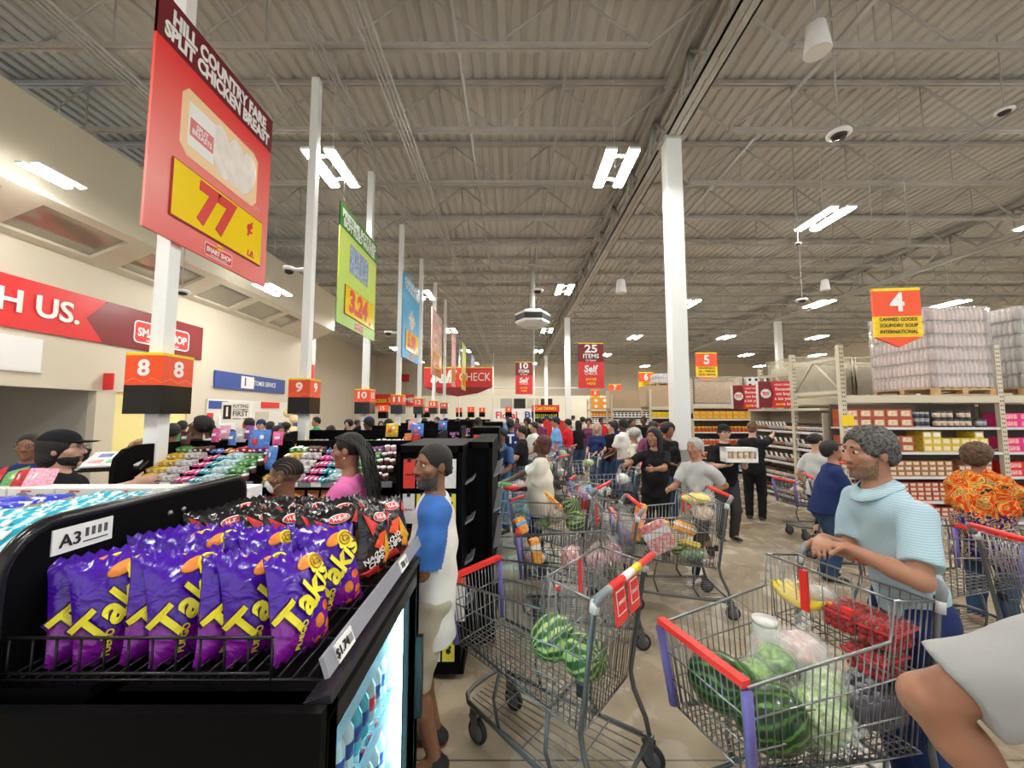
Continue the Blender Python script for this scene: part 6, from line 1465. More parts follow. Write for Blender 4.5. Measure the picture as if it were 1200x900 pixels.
def rack(x0, bays, bw, y0, dep, ztop, levels, lab, beam=2.12, ladder=True, deck=True):
    t = thing('pallet_rack', lab, 'storage rack', (x0, y0, 0))
    hole = INK
    for b in range(bays+1):
        x = b*bw
        for yy in (0, dep):
            p = MB().bx(x-.045, x+.045, yy, yy+.07, 0, ztop).build('upright', RACKP, t)
            h = MB()
            for i in range(int(ztop/.075)):
                for q in (-.018, .018): h.bx(x+q-.008, x+q+.008, yy-.002, yy+.001, .05+i*.075, .075+i*.075)
            h.build('slot_holes', hole, p)
        br = MB(); z = .2
        while z < beam-1.0:
            br.tube([(x, .05, z), (x, dep, z+.55)], .016, 4); br.tube([(x, dep, z+.55), (x, .05, z+1.1)], .016, 4); z += 1.1
        br.bx(x-.02, x+.02, .03, dep, ztop-.25, ztop-.19).bx(x-.02, x+.02, .03, dep, beam+.10, beam+.16); br.tube([(x, .05, beam+.14), (x, dep*.55, ztop-.22), (x, dep, beam+.14)], .022, 4)
        br.build('frame_brace', RACKP, t)
    for b in range(bays):
        xa, xb = b*bw+.045, (b+1)*bw-.045
        MB().bx(xa, xb, -.01, .05, beam-.06, beam+.06).bx(xa, xb, dep, dep+.06, beam-.06, beam+.06).build('load_beam', RACKP, t)
        d = MB(); 
        for i in range(30): d.tube([(xa+(xb-xa)*i/29, 0, beam+.065), (xa+(xb-xa)*i/29, dep, beam+.065)], .004, 4)
        for i in range(9): d.tube([(xa, dep*i/8, beam+.07), (xb, dep*i/8, beam+.07)], .004, 4)
        d.build('wire_deck', RACKP, t)
        MB().bx(xa, xb, .36, .38, 0, beam-.08).build('rear_panel', mat('dark shelf back', (.10, .085, .07), .7), t)
        for z in levels:
            s = MB().bx(xa, xb, .03, .37, z-.03, z).build('shelf', mat('grey white shelf', (.62, .62, .58), .4), t)
            MB().bx(xa, xb, .015, .03, z-.04, z+.002).build('price_rail', mat('light rail', (.7, .72, .72), .35), s)
    return t
rack(XR, 3, 2.7, YR, 1.15, 3.06, (1.64, 1.22, .81, .40, .06), 'cream pallet rack of canned goods facing the viewer at the right')
BRN = mat('brown red carton', (.42, .09, .045), .5, var=.2, vscale=14); BRN2 = mat('brown carton', (.36, .17, .08), .55, var=.2, vscale=14)
CUP1 = mat('dark cup', (.05, .06, .09), .35); CUP2 = mat('grey cup', (.42, .42, .40), .35); YLC = mat('yellow brown pack', (.72, .52, .06), .45, var=.2, vscale=20); MAG = mat('magenta carton', (.78, .04, .25), .4); REDC = mat('red brown can', (.45, .08, .05), .35, var=.2, vscale=20); REDC2 = mat('bright red carton', (.75, .03, .04), .4)
PR1 = mat('cream pic', (.80, .60, .42), .5, var=.35, vscale=18)
y_ = YR+.07
box_goods(XR+.08, XR+1.25, y_, 1.64, .225, .155, .3, BRN, 2, 'brown and red carton on the top shelf of the canned goods rack', print_m=PR1, cat='carton')
box_goods(XR+1.28, XR+1.62, y_, 1.64, .085, .13, .3, CUP2, 2, 'grey noodle cup on the top shelf of the canned goods rack', 'cup', 'noodle_cup', kind='can', print_m=CUP1)
box_goods(XR+1.64, XR+2.35, y_, 1.64, .10, .14, .3, CUP1, 2, 'dark noodle cup with pink picture on the top shelf', 'cup', 'noodle_cup', kind='can', print_m=PR1, skip=4)
box_goods(XR+2.36, XR+2.62, y_, 1.64, .085, .14, .3, CUP1, 1, 'plain dark cup beside the second rack upright', 'cup', 'noodle_cup', kind='can', print_m=CUP2)
box_goods(XR+.08, XR+1.35, y_, 1.22, .225, .135, .3, BRN, 2, 'brown and red carton on the second shelf behind the man in light blue', print_m=PR1, cat='carton')
box_goods(XR+1.38, XR+2.6, y_, 1.22, .155, .115, .3, YLC, 2, 'yellow multipack on the second shelf of the rack', print_m=mat('cream band', (.85, .75, .5), .5), cat='pack')
box_goods(XR+1.38, XR+1.72, y_, 1.22+.232, .155, .115, .3, YLC, 1, 'yellow multipack topmost at the left of its stack', print_m=WHITEP, cat='pack'); box_goods(XR+2.28, XR+2.6, y_, 1.22+.232, .155, .115, .3, YLC, 1, 'yellow multipack topmost at the right of its stack', print_m=WHITEP, cat='pack')
box_goods(XR+.08, XR+1.9, y_, .81, .13, .085, .25, BRN2, 3, 'small brown carton on the third shelf', print_m=PR1, cat='carton'); box_goods(XR+1.95, XR+2.62, y_, .81, .11, .09, .25, BRN2, 3, 'small dark brown carton on the third shelf at the right', print_m=mat('white bits', (.7, .6, .55), .5, var=.4, vscale=30), cat='carton', skip=3)
box_goods(XR+.08, XR+2.62, y_, .40, .12, .075, .25, REDC, 4, 'red brown can pack on the fourth shelf', print_m=PR1, cat='pack')
box_goods(XR+.08, XR+2.62, y_, .06, .12, .075, .25, REDC, 3, 'red brown can pack on the bottom shelf', print_m=PR1, cat='pack')
for z, mm_, nm in ((1.64, MAG, 'magenta carton on the top shelf at the right edge'), (1.22, MAG, 'magenta carton on the second shelf at the right edge'), (.81, REDC2, 'bright red carton on the third shelf at the right edge'), (.40, REDC2, 'bright red carton on the fourth shelf at the right edge')):
    box_goods(XR+2.78, XR+4.6, y_, z, .28, .12, .3, mm_, 2, nm, print_m=PINKW, cat='carton')
# wrapped pallets of bottled drinks on the top deck
WRAPF = mat('stretch film', (.92, .92, .93), .12, trans=.6, ior=1.1, bump=1, bscale=14); WRAPF.node_tree.nodes['Principled BSDF'].inputs['Alpha'].default_value = .38
WOODP = mat('pallet wood', (.62, .40, .18), .7, var=.2, vscale=9)
PBODY = mat('cloudy pink bottles', (.88, .74, .70), .25, var=.12, vscale=6); PCAP = mat('pale bottle top', (.88, .84, .82), .35)
def pallet_load(loc, w_, d_, layers, lab, body=PBODY, lh=.235, wood=True, capm=PCAP):
    t = thing('wrapped_pallet', lab, 'pallet', loc)
    p = MB()
    for i in range(7): p.bx(-w_/2+i*w_/6.6, -w_/2+i*w_/6.6+.09, 0, d_, .115, .135)
    for yy in (0, d_/2-.04, d_-.08): p.bx(-w_/2, w_/2, yy, yy+.08, 0, .02).bx(-w_/2, w_/2, yy, yy+.08, .09, .115); [p.bx(-w_/2+q*(w_-.1)/2, -w_/2+q*(w_-.1)/2+.1, yy, yy+.08, .02, .09) for q in (0, 1, 2)]
    p.build('pallet', WOODP, t)
    for L_ in range(layers):
        z = .14+L_*lh
        for side in range(3):
            m_ = MB(); n = int((w_ if side == 0 else d_)/.078)
            for i in range(n):
                q = -w_/2+.04+i*(w_-.08)/(n-1) if side == 0 else .04+i*(d_-.08)/(n-1)
                c = (q, .04, z) if side == 0 else (-w_/2+.04, q, z) if side == 1 else (w_/2-.04, q, z)
                m_.lathe([(.034, .0), (.038, .02), (.038, lh*.62), (.014, lh*.86)], 8, c); m_.lathe([(.016, lh*.86), (.016, lh*.97)], 6, c, m=1)
            m_.build('bottle_row', [body, capm], t)
        MB().bx(-w_/2+.05, w_/2-.05, .06, d_-.05, z, z+lh*.98).build('inner_cases', mat('inner cases', (.75, .62, .58), .6), t)
        g = MB()
        for i in range(3): x0 = -w_/2+i*w_/3+.006; g.bx(x0, x0+w_/3-.012, -.006, d_+.004, z+.004, z+lh-.006)
        g.build('case_film', WRAPF, t, bevel=.012)
    V = MB().bx(-w_/2-.02, w_/2+.02, -.02, d_+.02, .10, .15+layers*lh).build('stretch_wrap', WRAPF, t, bevel=.03)
    return t
pallet_load((XR+2.12, YR+.02, 2.19), 1.05, 1.15, 6, 'tall wrapped pallet of pinkish bottles above the canned goods rack')
pallet_load((XR+3.75, YR+.0, 2.19), 1.3, 1.1, 6, 'wrapped pallet at the right edge of the photo above the rack', mat('cloudy beige bottles', (.66, .62, .54), .3, var=.15, vscale=6))
# end-of-rack shelf of jars facing the main aisle
def side_shelf(x0, y0, y1, levels, lab, top=1.98):
    t = thing('jar_shelf', lab, 'shelf', (x0, y0, 0)); L_ = y1-y0
    MB().bx(.45, .48, 0, L_, 0, top).bx(0, .48, -.02, 0, 0, top-.1).bx(0, .48, L_, L_+.02, 0, top).build('shelf_panel', mat('shelf cream', (.55, .50, .38), .5), t)
    MB().bx(-.04, .6, -.02, L_+.02, top-.05, top).build('canopy', RACKP, t)
    for z in levels:
        s = MB().bx(0, .46, 0, L_, z-.025, z).build('shelf', mat('grey white shelf', (.62, .62, .58), .4), t); MB().bx(-.012, 0, 0, L_, z-.04, z+.005).build('price_rail', mat('light rail', (.7, .72, .72), .35), s)
        MB().tube([(.0, 0, z+.07), (.0, L_, z+.07)], .003, 4).build('wire_fence', CHROME, s)
    MB().bx(0, .46, 0, L_, 0, .08).build('kick_base', RACKP, t)
side_shelf(XR-.02, YR+.48, 9.35, (1.52, 1.19, .87, .55, .2), 'end shelf of dark jars facing the main aisle')
JD = mat('dark jar', (.06, .028, .02), .2, var=.4, vscale=12); JL = mat('jar label', (.48, .45, .42), .45); JB = mat('brown jar', (.16, .08, .05), .25, var=.4, vscale=12)
jm = MB().lathe([(.04, 0), (.045, .01), (.045, .12), (.038, .14)], 10).lathe([(.04, .14), (.04, .165)], 10, m=1).lathe([(.0458, .03), (.0458, .10)], 10, m=2)
jmesh = jm.mesh('jar', [JD, INK, JL])
for li, z in enumerate((1.52, 1.19, .87, .55, .2)):
    lab = 'dark jar on the %s shelf of the end rack' % ['top', 'second', 'third', 'fourth', 'bottom'][li]
    for i in range(24):
        for r_ in (0, 1):
            if r_ == 1 and (i*5+li) % 4 == 0: continue
            o = bpy.data.objects.new('food_jar', jmesh); COL.objects.link(o); o.location = (XR+.05, YR+.55+i*.086, z+.001+r_*.0); o.location.x += .095*r_; tag(o, lab, 'jar', lab)
            o.rotation_euler = (0, 0, rnd.uniform(0, 6))
            for k_, mm_ in ((0, JB if (i//4+li) % 2 else JD), (2, [JL, PR1, JL, BRN2][(i//6+li) % 4])): o.material_slots[k_].link = 'OBJECT'; o.material_slots[k_].material = mm_
for z in (1.52, 1.19, .87):
    for i in range(9): tag(MB().box((0, 0, .05), (.004, .07, .1), (0, R(-20), 0)).build('shelf_card', WHITEP, loc=(XR+.0, YR+1.5+i*.115 if z > 1.3 else YR+1.0+i*.16, z+.09)), 'small white card clipped above the dark jars', 'price card', 'white cards above the jars')
# red signs on the canopy
def red_sign(pos, rz, lab, w_=.68, h_=.56):
    t = thing('shelf_sign', lab, 'sign', pos, rz)
    MB().bx(-w_/2-.04, w_/2+.04, .006, .02, -h_/2, h_/2).build('backing', WHITEP, t)
    MB().bx(-w_/2, w_/2, -.004, .006, -h_/2, h_/2).build('sign_panel', RED, t)
    MB().prism([(-w_/2, -h_/2), (-w_*.16, -h_/2), (-w_*.08, 0), (-w_*.16, h_/2), (-w_/2, h_/2)], 'y', -.008, -.004).build('dark_arrow', DRED, t)
    MB().lathe([(.10, 0), (.10, .004)], 12, (-w_*.30, -.006, .02), rot=(R(90), 0, 0)).build('round_badge', WHITEP, t)
    text('SMART\nSHOP', .05, RED, t, (-w_*.30, -.014, .02), FC, bold=.02)
    text('HEART DEALS', .05, WHITEP, t, (w_*.17, -.012, h_*.36), FC, bold=.02, width=w_*.45)
    for i, s_ in enumerate(('Because', 'we buy', 'a lot you')): text(s_, .09, WHITEP, t, (w_*.17, -.012, h_*(.20-.18*i)), FC, bold=.02)
    text('save', .09, YELLOW, t, (w_*.07, -.012, -h_*.36), FC, bold=.02); text('a lot.', .09, WHITEP, t, (w_*.30, -.012, -h_*.36), FC, bold=.02)
red_sign(tuple(Vector((XR-.08, 8.3, 2.28))), R(-14), 'red shelf sign about buying a lot, nearer one above the jars')
red_sign(tuple(Vector((XR-.08, 9.35, 2.27))), R(-14), 'red shelf sign about buying a lot, farther one above the jars', .6)
for (x, y, z, lab) in ((XR-.0, 6.66, 1.76, 'yellow sticker on the end upright of the canned goods rack'), (5.6, 12.4, 1.8, 'yellow sticker on the rack end under aisle marker 5')):
    tag(MB().bx(-.1, .1, 0, .01, -.09, .09).build('yellow_tag', YELLOW, loc=(x, y, z)), lab, 'label')
# second row of racks back to back, with wire cages
rack(XR+.6, 3, 2.7, 8.75, 1.1, 3.0, (1.64, 1.2, .8, .4), 'cream pallet rack standing behind the canned goods rack')
def cage(loc, w_, d_, h_, lab, fill=None):
    t = thing('wire_cage', lab, 'cage', loc); m_ = MB()
    for side in range(4):
        L_ = w_ if side % 2 == 0 else d_; n = int(L_/.045)
        P = [lambda q, z: (q, 0, z), lambda q, z: (w_, q, z), lambda q, z: (q, d_, z), lambda q, z: (0, q, z)][side]
        for i in range(n+1): m_.tube([P(L_*i/n, 0), P(L_*i/n, h_)], .0045, 3)
        for i in range(int(h_/.045)+1): m_.tube([P(0, i*.045), P(L_, i*.045)], .0045, 3)
        for q in (0, L_): m_.tube([P(q, 0), P(q, h_)], .02, 4)
        m_.tube([P(0, h_), P(L_, h_)], .016, 4)
    m_.build('wire_panels', RACKP, t)
    if fill: MB().bx(.06, w_-.06, .06, d_-.06, .02, h_*.82).build('cage_liner', fill, t, bevel=.02)
    return t
cage((XR+.72, 8.85, 2.19), 1.3, .95, .95, 'cream wire cage on the rack behind the jars, left one', mat('pale sack stack', (.75, .72, .62), .6, var=.1, vscale=5))
cage((XR+2.1, 8.85, 2.19), 1.3, .95, .95, 'cream wire cage partly behind the wrapped pallet', mat('pale sack stack', (.75, .72, .62), .6, var=.1, vscale=5))
# rack rows farther away
def goods_row(y0, tag_, x0=XR, pal=None, bays=3):
    rack(x0, bays, 2.7, y0, 1.1, 2.95, (1.7, 1.3, .9, .5, .12), 'cream pallet rack of row %s' % tag_)
    for li, z in enumerate((1.7, 1.3, .9, .5, .12)):
        c1, c2, k_ = pal[li]
        box_goods(x0+.08, x0+2.6, y0+.07, z, .11 if k_ != 'box' else .2, .17 if k_ != 'box' else .13, .3, c1, 1 if k_ != 'box' else 2, '%s on shelf %s of row %s' % ({'jar': 'sauce jar', 'bottle': 'bottle', 'box': 'packet', 'can': 'can'}[k_], ['one from the top', 'two from the top', 'three from the top', 'four from the top', 'at the bottom'][li], tag_), {'jar': 'jar', 'bottle': 'bottle', 'box': 'packet', 'can': 'can'}[k_], {'jar': 'sauce_jar', 'bottle': 'sauce_bottle', 'box': 'food_packet', 'can': 'food_can'}[k_], kind=k_, print_m=c2)
        box_goods(x0+2.78, x0+5.3, y0+.07, z, .13, .16, .3, c2, 1, 'package on shelf %s of row %s, second bay' % (['one', 'two', 'three', 'four', 'five'][li], tag_), 'package', 'food_package', print_m=c1)
SAU = mat('tomato sauce', (.62, .10, .02), .25); OILM = mat('yellow bottle', (.85, .55, .03), .3); ORJ = mat('orange pack', (.85, .32, .04), .4, var=.25, vscale=15)
goods_row(12.4, 'five, with sauce jars', pal=[(ORJ, YLC, 'box'), (SAU, YELLOW, 'jar'), (SAU, WHITEP, 'jar'), (SAU, WHITEP, 'jar'), (CUP2, BLUB, 'box')])
goods_row(17.0, 'six, with red bottles', pal=[(YLC, YELLOW, 'box'), (REDC2, YELLOW, 'bottle'), (REDC2, WHITEP, 'bottle'), (REDC2, WHITEP, 'bottle'), (WHB, BRN, 'box')], x0=6.0, bays=2)
goods_row(22.0, 'seven, with white packs', pal=[(WHB, CUP1, 'box'), (WHB, CUP2, 'box'), (CUP2, WHITEP, 'can'), (WHB, BLUB, 'box'), (WHB, RED, 'box')], x0=5.6, bays=2)
goods_row(27.0, 'eight, far away', pal=[(YLC, RED, 'box'), (WHB, CUP1, 'box'), (ORJ, WHITEP, 'box'), (WHB, BLUB, 'box'), (WHB, RED, 'box')], x0=5.4, bays=2)
cage((XR+.1, 12.5, 2.19), 1.6, .95, .85, 'wire cage of packed noodles on the rack under aisle marker 5', mat('packed noodles', (.72, .55, .42), .5, var=.2, vscale=16))
def carton_stack(loc, nx, nz, w_, h_, d_, m, lab, pm=None):
    me = MB().bx(-w_/2, w_/2, 0, d_, 0, h_)
    if pm: me.lathe([(min(w_, h_)*.28, 0), (min(w_, h_)*.28, .003)], 12, (0, -.001, h_/2), m=1, rot=(R(90), 0, 0))
    me = me.mesh('carton', [m, pm or INK])
    for i in range(nx):
        for k in range(nz): o = bpy.data.objects.new('stacked_carton', me); COL.objects.link(o); o.location = (loc[0]+i*(w_+.005), loc[1], loc[2]+k*(h_+.002)); tag(o, lab, 'carton', lab)
carton_stack((XR+1.95, 12.55, 2.19), 5, 5, .2, .17, .8, mat('white carton', (.72, .72, .70), .5), 'white carton with black mark stacked right of the noodle cage', INK)
carton_stack((XR+3.2, 12.55, 2.19), 4, 4, .3, .2, .8, mat('silver pack', (.6, .62, .65), .3, var=.2, vscale=10), 'silvery pack stacked over row five')
carton_stack((6.2, 17.1, 2.19), 2, 2, .75, .45, .8, mat('plain brown carton', (.45, .33, .22), .7), 'large brown carton on top of row six')
carton_stack((7.8, 17.1, 2.19), 4, 3, .35, .26, .8, YLC, 'yellow carton on top of row six', WHITEP)
carton_stack((5.9, 22.1, 2.19), 3, 2, .8, .5, .8, mat('kraft carton', (.50, .38, .25), .75), 'kraft carton on top of row seven')
carton_stack((5.8, 27.1, 2.19), 4, 2, .6, .4, .8, ORJ, 'orange carton on top of row eight', WHITEP)
for x, y, lab in ((6.9, 17.2, 'white wrapped bundle high on row six'), (6.5, 22.2, 'grey wrapped bundle high on row seven')):
    pallet_load((x, y, 2.65 if y > 20 else 3.1), 1.1, .8, 2, lab, mat('pale bundle', (.75, .78, .82), .3, var=.2, vscale=5), .2)
# low white carts of cartons at the foot of the jar shelf, drink cooler at the rear, floral wall sign
t = thing('drink_merchandiser', 'tall drink cooler with red Cold DRINKS header at the far end of the main aisle', 'cooler', tuple(at(640, 560, 26))[:2]+(0,))
MB().bx(-.85, -.8, 0, .7, 0, 2.0).bx(.8, .85, 0, .7, 0, 2.0).bx(-.85, .85, .6, .7, 0, 2.0).bx(-.85, .85, 0, .7, 1.95, 2.02).build('cabinet', BLACK, t)
MB().bx(-.9, .9, -.05, .7, 2.0, 2.45).build('header', RED, t); text('Cold DRINKS', .3, YELLOW, t, (0, -.08, 2.22), FC, bold=.02, width=1.4)
for z in (.3, .75, 1.2, 1.6): s = MB().bx(-.8, .8, .05, .6, z-.02, z).build('shelf', WHITE, t); b = MB(); [b.lathe([(.05, 0), (.05, .2), (.02, .28)], 6, (-.7+.14*i, .15, z)) for i in range(11)]; b.build('bottle_row', BCOL[int(z*7) % 5], s)
t = thing('hanging_sign', 'white board with red and blue lettering low on the rear wall', 'sign', (at(606, 487, 40.8).x, 40.8, at(606, 487, 40.8).z))
MB().bx(-2.6, 2.6, 0, .05, -.7, .7).build('sign_board', WHITE, t); text('Floral', 1.0, RED, t, (-1.1, -.04, 0), FC, bold=.02, width=2.2); text('BE', .9, NAVY, t, (1.4, -.04, .05), FC, bold=.02, width=1.2)
for i, (x, m_) in enumerate(((-1.2, CUP2), (.2, INK), (1.6, TAN), (3.0, INK))): structure('window_%d' % (7+i), MB().bx(x, x+1.2, 40.9, 41.0, 2.45, 3.45), m_)
tag(MB().bx(-.6, .6, 0, .03, -.45, .45).tube([(0, .02, .4), (0, .02, 3.2)], .01, 4).build('exit_sign', RED, loc=(-18.4*.0-12.6, 45.6, at(437, 443, 45.6).z)), 'small red sign hanging far away at the rear left', 'sign')
tag(MB().bx(-.4, .4, 0, .05, -.55, .3).bx(-.03, .03, 0, .05, -1.32, -.55).build('limit_board', RED, loc=tuple(at(650, 503, 14))), 'small red board with number beside the shopper in light blue', 'sign')
text('10', .28, WHITEP, bpy.data.objects['limit_board'], (0, -.02, .0), FC, bold=.03)
# ================================================================== people
def wl(loc, facing, w):
    th = R(facing); dx, dy = w[0]-loc[0], w[1]-loc[1]
    return (dx*math.cos(th)+dy*math.sin(th), -dx*math.sin(th)+dy*math.cos(th), w[2])
FB_WHITE = fabric('white cotton', (.74, .73, .68)); FB_BLUE = fabric('blue sleeve', (.05, .16, .48)); FB_KHAKI = fabric('khaki', (.44, .40, .30)); FB_GREY = fabric('light grey', (.52, .53, .52))
FB_BLACK = fabric('black', (.012, .012, .014)); FB_NAVY = fabric('navy', (.02, .035, .12)); FB_JEAN = fabric('denim', (.035, .07, .14)); FB_CREAM = fabric('cream', (.78, .73, .60)); FB_PINK = fabric('pink', (.85, .20, .50)); FB_CHAR = fabric('charcoal', (.05, .05, .05))
FB_SKY = fabric('sky blue', (.16, .36, .68)); FB_RED = fabric('red', (.65, .02, .03)); FB_GREEN = fabric('green', (.02, .30, .12)); FB_DEN2 = fabric('mid denim', (.06, .14, .30)); FB_PLUM = fabric('plum', (.2, .05, .12))
WSHOE = mat('white shoe', (.8, .8, .78), .5); BSHOE = mat('black shoe', (.02, .02, .02), .5); RSHOE = mat('red sole', (.6, .04, .06), .5); SAND = mat('tan sandal', (.45, .28, .16), .6)
# light blue polo with fine stripes
POLO = fabric('light blue stripe', (.38, .55, .63)); nt, p = nodes(POLO); v, x, y, z = coords(nt)
st = math_(nt, 'GREATER_THAN', math_(nt, 'SINE', math_(nt, 'MULTIPLY', z, 620)), .2); r = ramp(nt, st, [(0, (.36, .54, .63)), (1, (.50, .66, .72))]); nt.links.new(r.outputs[0], p.inputs['Base Color'])
# orange flower dress print
DRESS = fabric('flower print', (.8, .2, .02)); nt, p = nodes(DRESS); v, x, y, z = coords(nt)
n1 = noise(nt, v, 6, 4, 3.0); n2 = noise(nt, v, 9, 3, 6)
r = ramp(nt, n1, [(.34, (.03, .015, .012)), (.39, (.70, .38, .08)), (.44, (.60, .07, .01)), (.49, (.70, .02, .01)), (.53, (.85, .30, .01)), (.57, (.80, .50, .14)), (.60, (.05, .02, .03)), (.64, (.70, .40, .12)), (.72, (.03, .02, .05))])
r2 = ramp(nt, n2, [(.42, (.02, .015, .12)), (.5, (.03, .02, .16)), (.54, (.80, .55, .15)), (.60, (.08, .03, .05))])
lowm = math_(nt, 'LESS_THAN', math_(nt, 'ADD', z, math_(nt, 'MULTIPLY', n2, .2)), 1.08); mx = nt.nodes.new('ShaderNodeMixRGB'); nt.links.new(lowm, mx.inputs[0]); nt.links.new(r.outputs[0], mx.inputs[1]); nt.links.new(r2.outputs[0], mx.inputs[2]); nt.links.new(mx.outputs[0], p.inputs['Base Color'])
def raglan(C, I):
    out = np.zeros(len(C))
    for sd in (-1, 1):
        S_, el, w, ag = I['arm'][sd]; lat = (C-I['P']) @ I['rx']*sd; hh = (C-I['P']) @ I['u']
        nk = I['s']; seam = (.115+.0*hh)*nk-np.clip((hh-.33*nk), 0, 1)*.42
        d = el-S_; q = C-S_; tt = np.clip(q @ d/d.dot(d), -.1, 1.6); dist = np.linalg.norm(q-tt[:, None]*d, axis=1)
        traw = q @ d/d.dot(d); out[(dist < .098) & (lat > .135*nk) & (traw < .90)] = 1; out[(hh > .36*nk) & (lat > .15*nk-.55*(hh-.36*nk))] = 1
    return out
# 1. man in the white shirt with blue sleeves
lc = (-.44, 2.28, 0); fc = 100
figure('man in white shirt with blue sleeves and khaki shorts standing beyond the lit cooler', lc, fc, 1.665, 'brown', 'fade', 'black', [FB_WHITE, FB_BLUE], 'raglan', FB_KHAKI, 'shorts', BSHOE, girth=1.12, hscale=1.12, head_yaw=34, res=.0075, stubble=mat('grizzled beard', (.085, .07, .06), .7, bump=1, bscale=150, var=.6, vscale=120),
       L=wl(lc, fc, (-.70, 2.10, 1.05)), Rr=wl(lc, fc, (-.74, 2.42, 1.0)), hem=-.26, matfn_shirt=raglan, sole=RSHOE, ease=1.25, hintL=(-.4, -1, -.5), hintR=(.4, -1, -.5))
# 2. masked child, cornrows
def cornrows(H):
    out = []
    for i in range(11):
        a = -1.25+2.5*i/10; pts = []
        for k in range(9):
            b = R(58-20*k); rr = 1.03; pts.append(tuple(H(.083*math.sin(a), -.016+.100*math.sin(b)*math.cos(a), .032+.091*math.cos(b)*math.cos(a))))
        out.append((pts[:9], .0075))
    return out
CORN = mat('scalp between braids', (.16, .095, .055), .6, bump=.8, bscale=90, var=.5, vscale=40)
lc = (-1.44, 2.55, 0)
figure('child with cornrow braids and a white face mask beside the woman in pink', lc, 92, 1.56, 'brown', 'braids', 'black', FB_WHITE, 'short', FB_JEAN, 'long', WSHOE, female=True, res=.0085, mask=True, scalp=CORN, bald_face=cornrows, L=(-.15, .30, 1.0), Rr=(.15, .30, 1.02), head_yaw=0)
# 3. woman in pink with long braids
def long_braids(t, I):
    b = MB(); rg = random.Random(3); H = I['H']
    for i in range(34):
        a = R(-85+170*(i/33))+rg.uniform(-.05, .05); fr = rg.uniform(.02, .07)
        p0 = H(.05*math.sin(a), fr, .10-.02*abs(math.sin(a))); p1 = H(.085*math.sin(a), -.03, .10*math.cos(a*.7)); p2 = H(.095*math.sin(a), -.085-.02*rg.random(), .03); 
        L_ = rg.uniform(.30, .46); pts = [p0, p1, p2]
        for k in range(1, 7): pts.append(H(.09*math.sin(a)+rg.uniform(-.008, .008)+.01*math.sin(k+i), -.105-.012*k-.02*rg.random(), .02-L_*k/6))
        b.tube([tuple(q) for q in pts], [.008]*3+[.0085, .008, .0075, .007, .006, .004], 5)
    b.build('long_braids', HAIRM['black'], t)
    s_ = MB(); P, u, rx, fwd = I['P'], I['u'], I['rx'], I['fwd']; pts = []
    for k in range(12):
        a = R(-30+150*k/11); c = P+u*.30; pts.append(tuple(c-rx*.105+fwd*.13*math.cos(a)+u*(.20*math.sin(a))))
    s_.tube(pts, .011, 5).build('bag_strap', mat('dark brown leather', (.04, .018, .015), .5), t)
    e = MB(); e.ball(tuple(H(-.08, -.005, -.045)), .006, 8).ball(tuple(H(.08, -.005, -.045)), .006, 8); e.build('earring', mat('pearl', (.8, .78, .72), .2), t)
lc = (-1.10, 2.72, 0)
figure('woman in a pink top with long black braids and glasses, looking left', lc, 90, 1.72, 'warm', 'braids', 'black', FB_PINK, 'elbow', FB_BLACK, 'long', BSHOE, female=True, girth=1.08, res=.008, glasses=True, bald_face=lambda H: [], extra=long_braids, L=(-.16, .36, 1.08), Rr=(.12, .36, 1.05), head_pitch=-2)
# 4. man in the light blue polo leaning on the full cart
lc = (1.96, 2.0, 0); fc = 84
def collar(t, I):
    N, u, fwd, rx, s = I['N'], I['u'], I['fwd'], I['rx'], I['s']; m_ = MB(); pts0, pts1 = [], []
    for k in range(17):
        a = R(-160+320*k/16); d = rx*math.sin(a)+fwd*math.cos(a); 
        fr = max(0, math.cos(a)); pts0.append(tuple(N+d*.070-u*(-.052+.03*fr)+fwd*.008)); pts1.append(tuple(N+d*.112-u*(-.018+.045*fr)+fwd*.012))
    n_ = len(pts0); m_.add(pts0+pts1+[tuple(_v(q)+u*.006) for q in pts0]+[tuple(_v(q)+u*.006) for q in pts1], [(i, i+1, n_+i+1, n_+i) for i in range(n_-1)]+[(2*n_+i, 3*n_+i, 3*n_+i+1, 2*n_+i+1) for i in range(n_-1)]+[(n_+i, n_+i+1, 3*n_+i+1, 3*n_+i) for i in range(n_-1)]+[(i, 2*n_+i, 2*n_+i+1, i+1) for i in range(n_-1)], 0, True)
    m_.build('collar', POLO, t)
figure('grey-haired man in a light blue polo shirt leaning his forearms on the full cart', lc, fc, 1.79, 'tan', 'short', 'grey', POLO, 'short', FB_NAVY, 'long', BSHOE, girth=1.0, lean=12, head_yaw=2, head_pitch=-3, res=.007, stubble=mat('stubble', (.24, .14, .095), .7, bump=.5, bscale=120, var=.3, vscale=120),
       L=wl(lc, fc, (1.60, 1.93, 1.235)), Rr=wl(lc, fc, (1.56, 2.02, 1.25)), hintL=wl((0, 0), fc, (.35, -1.2, -.9)), hintR=(.6, -1, -.6), palmL=(0, 0, -1), palmR=(0, 0, -1), dirL=wl((0, 0), fc, (-.75, .35, .05)), dirR=wl((0, 0), fc, (-.55, -.60, -.12)), extra=collar, curl=.55, ease=.95, hem=-.06)
# 5. person cut off by the right edge: bent elbow in a grey sleeve
lc = (1.262, .74, 0)
figure('person cut off by the right edge, bent elbow in a light grey sleeve', lc, 0, 1.82, 'warm', 'short', 'black', fabric('heather grey', (.36, .36, .355)), 'short', FB_JEAN, 'long', BSHOE, girth=1.1, res=.008, L=(-.27, .05, 1.07), hintL=(-1, .5, .0), Rr=(.3, .05, .85), ease=1.25)
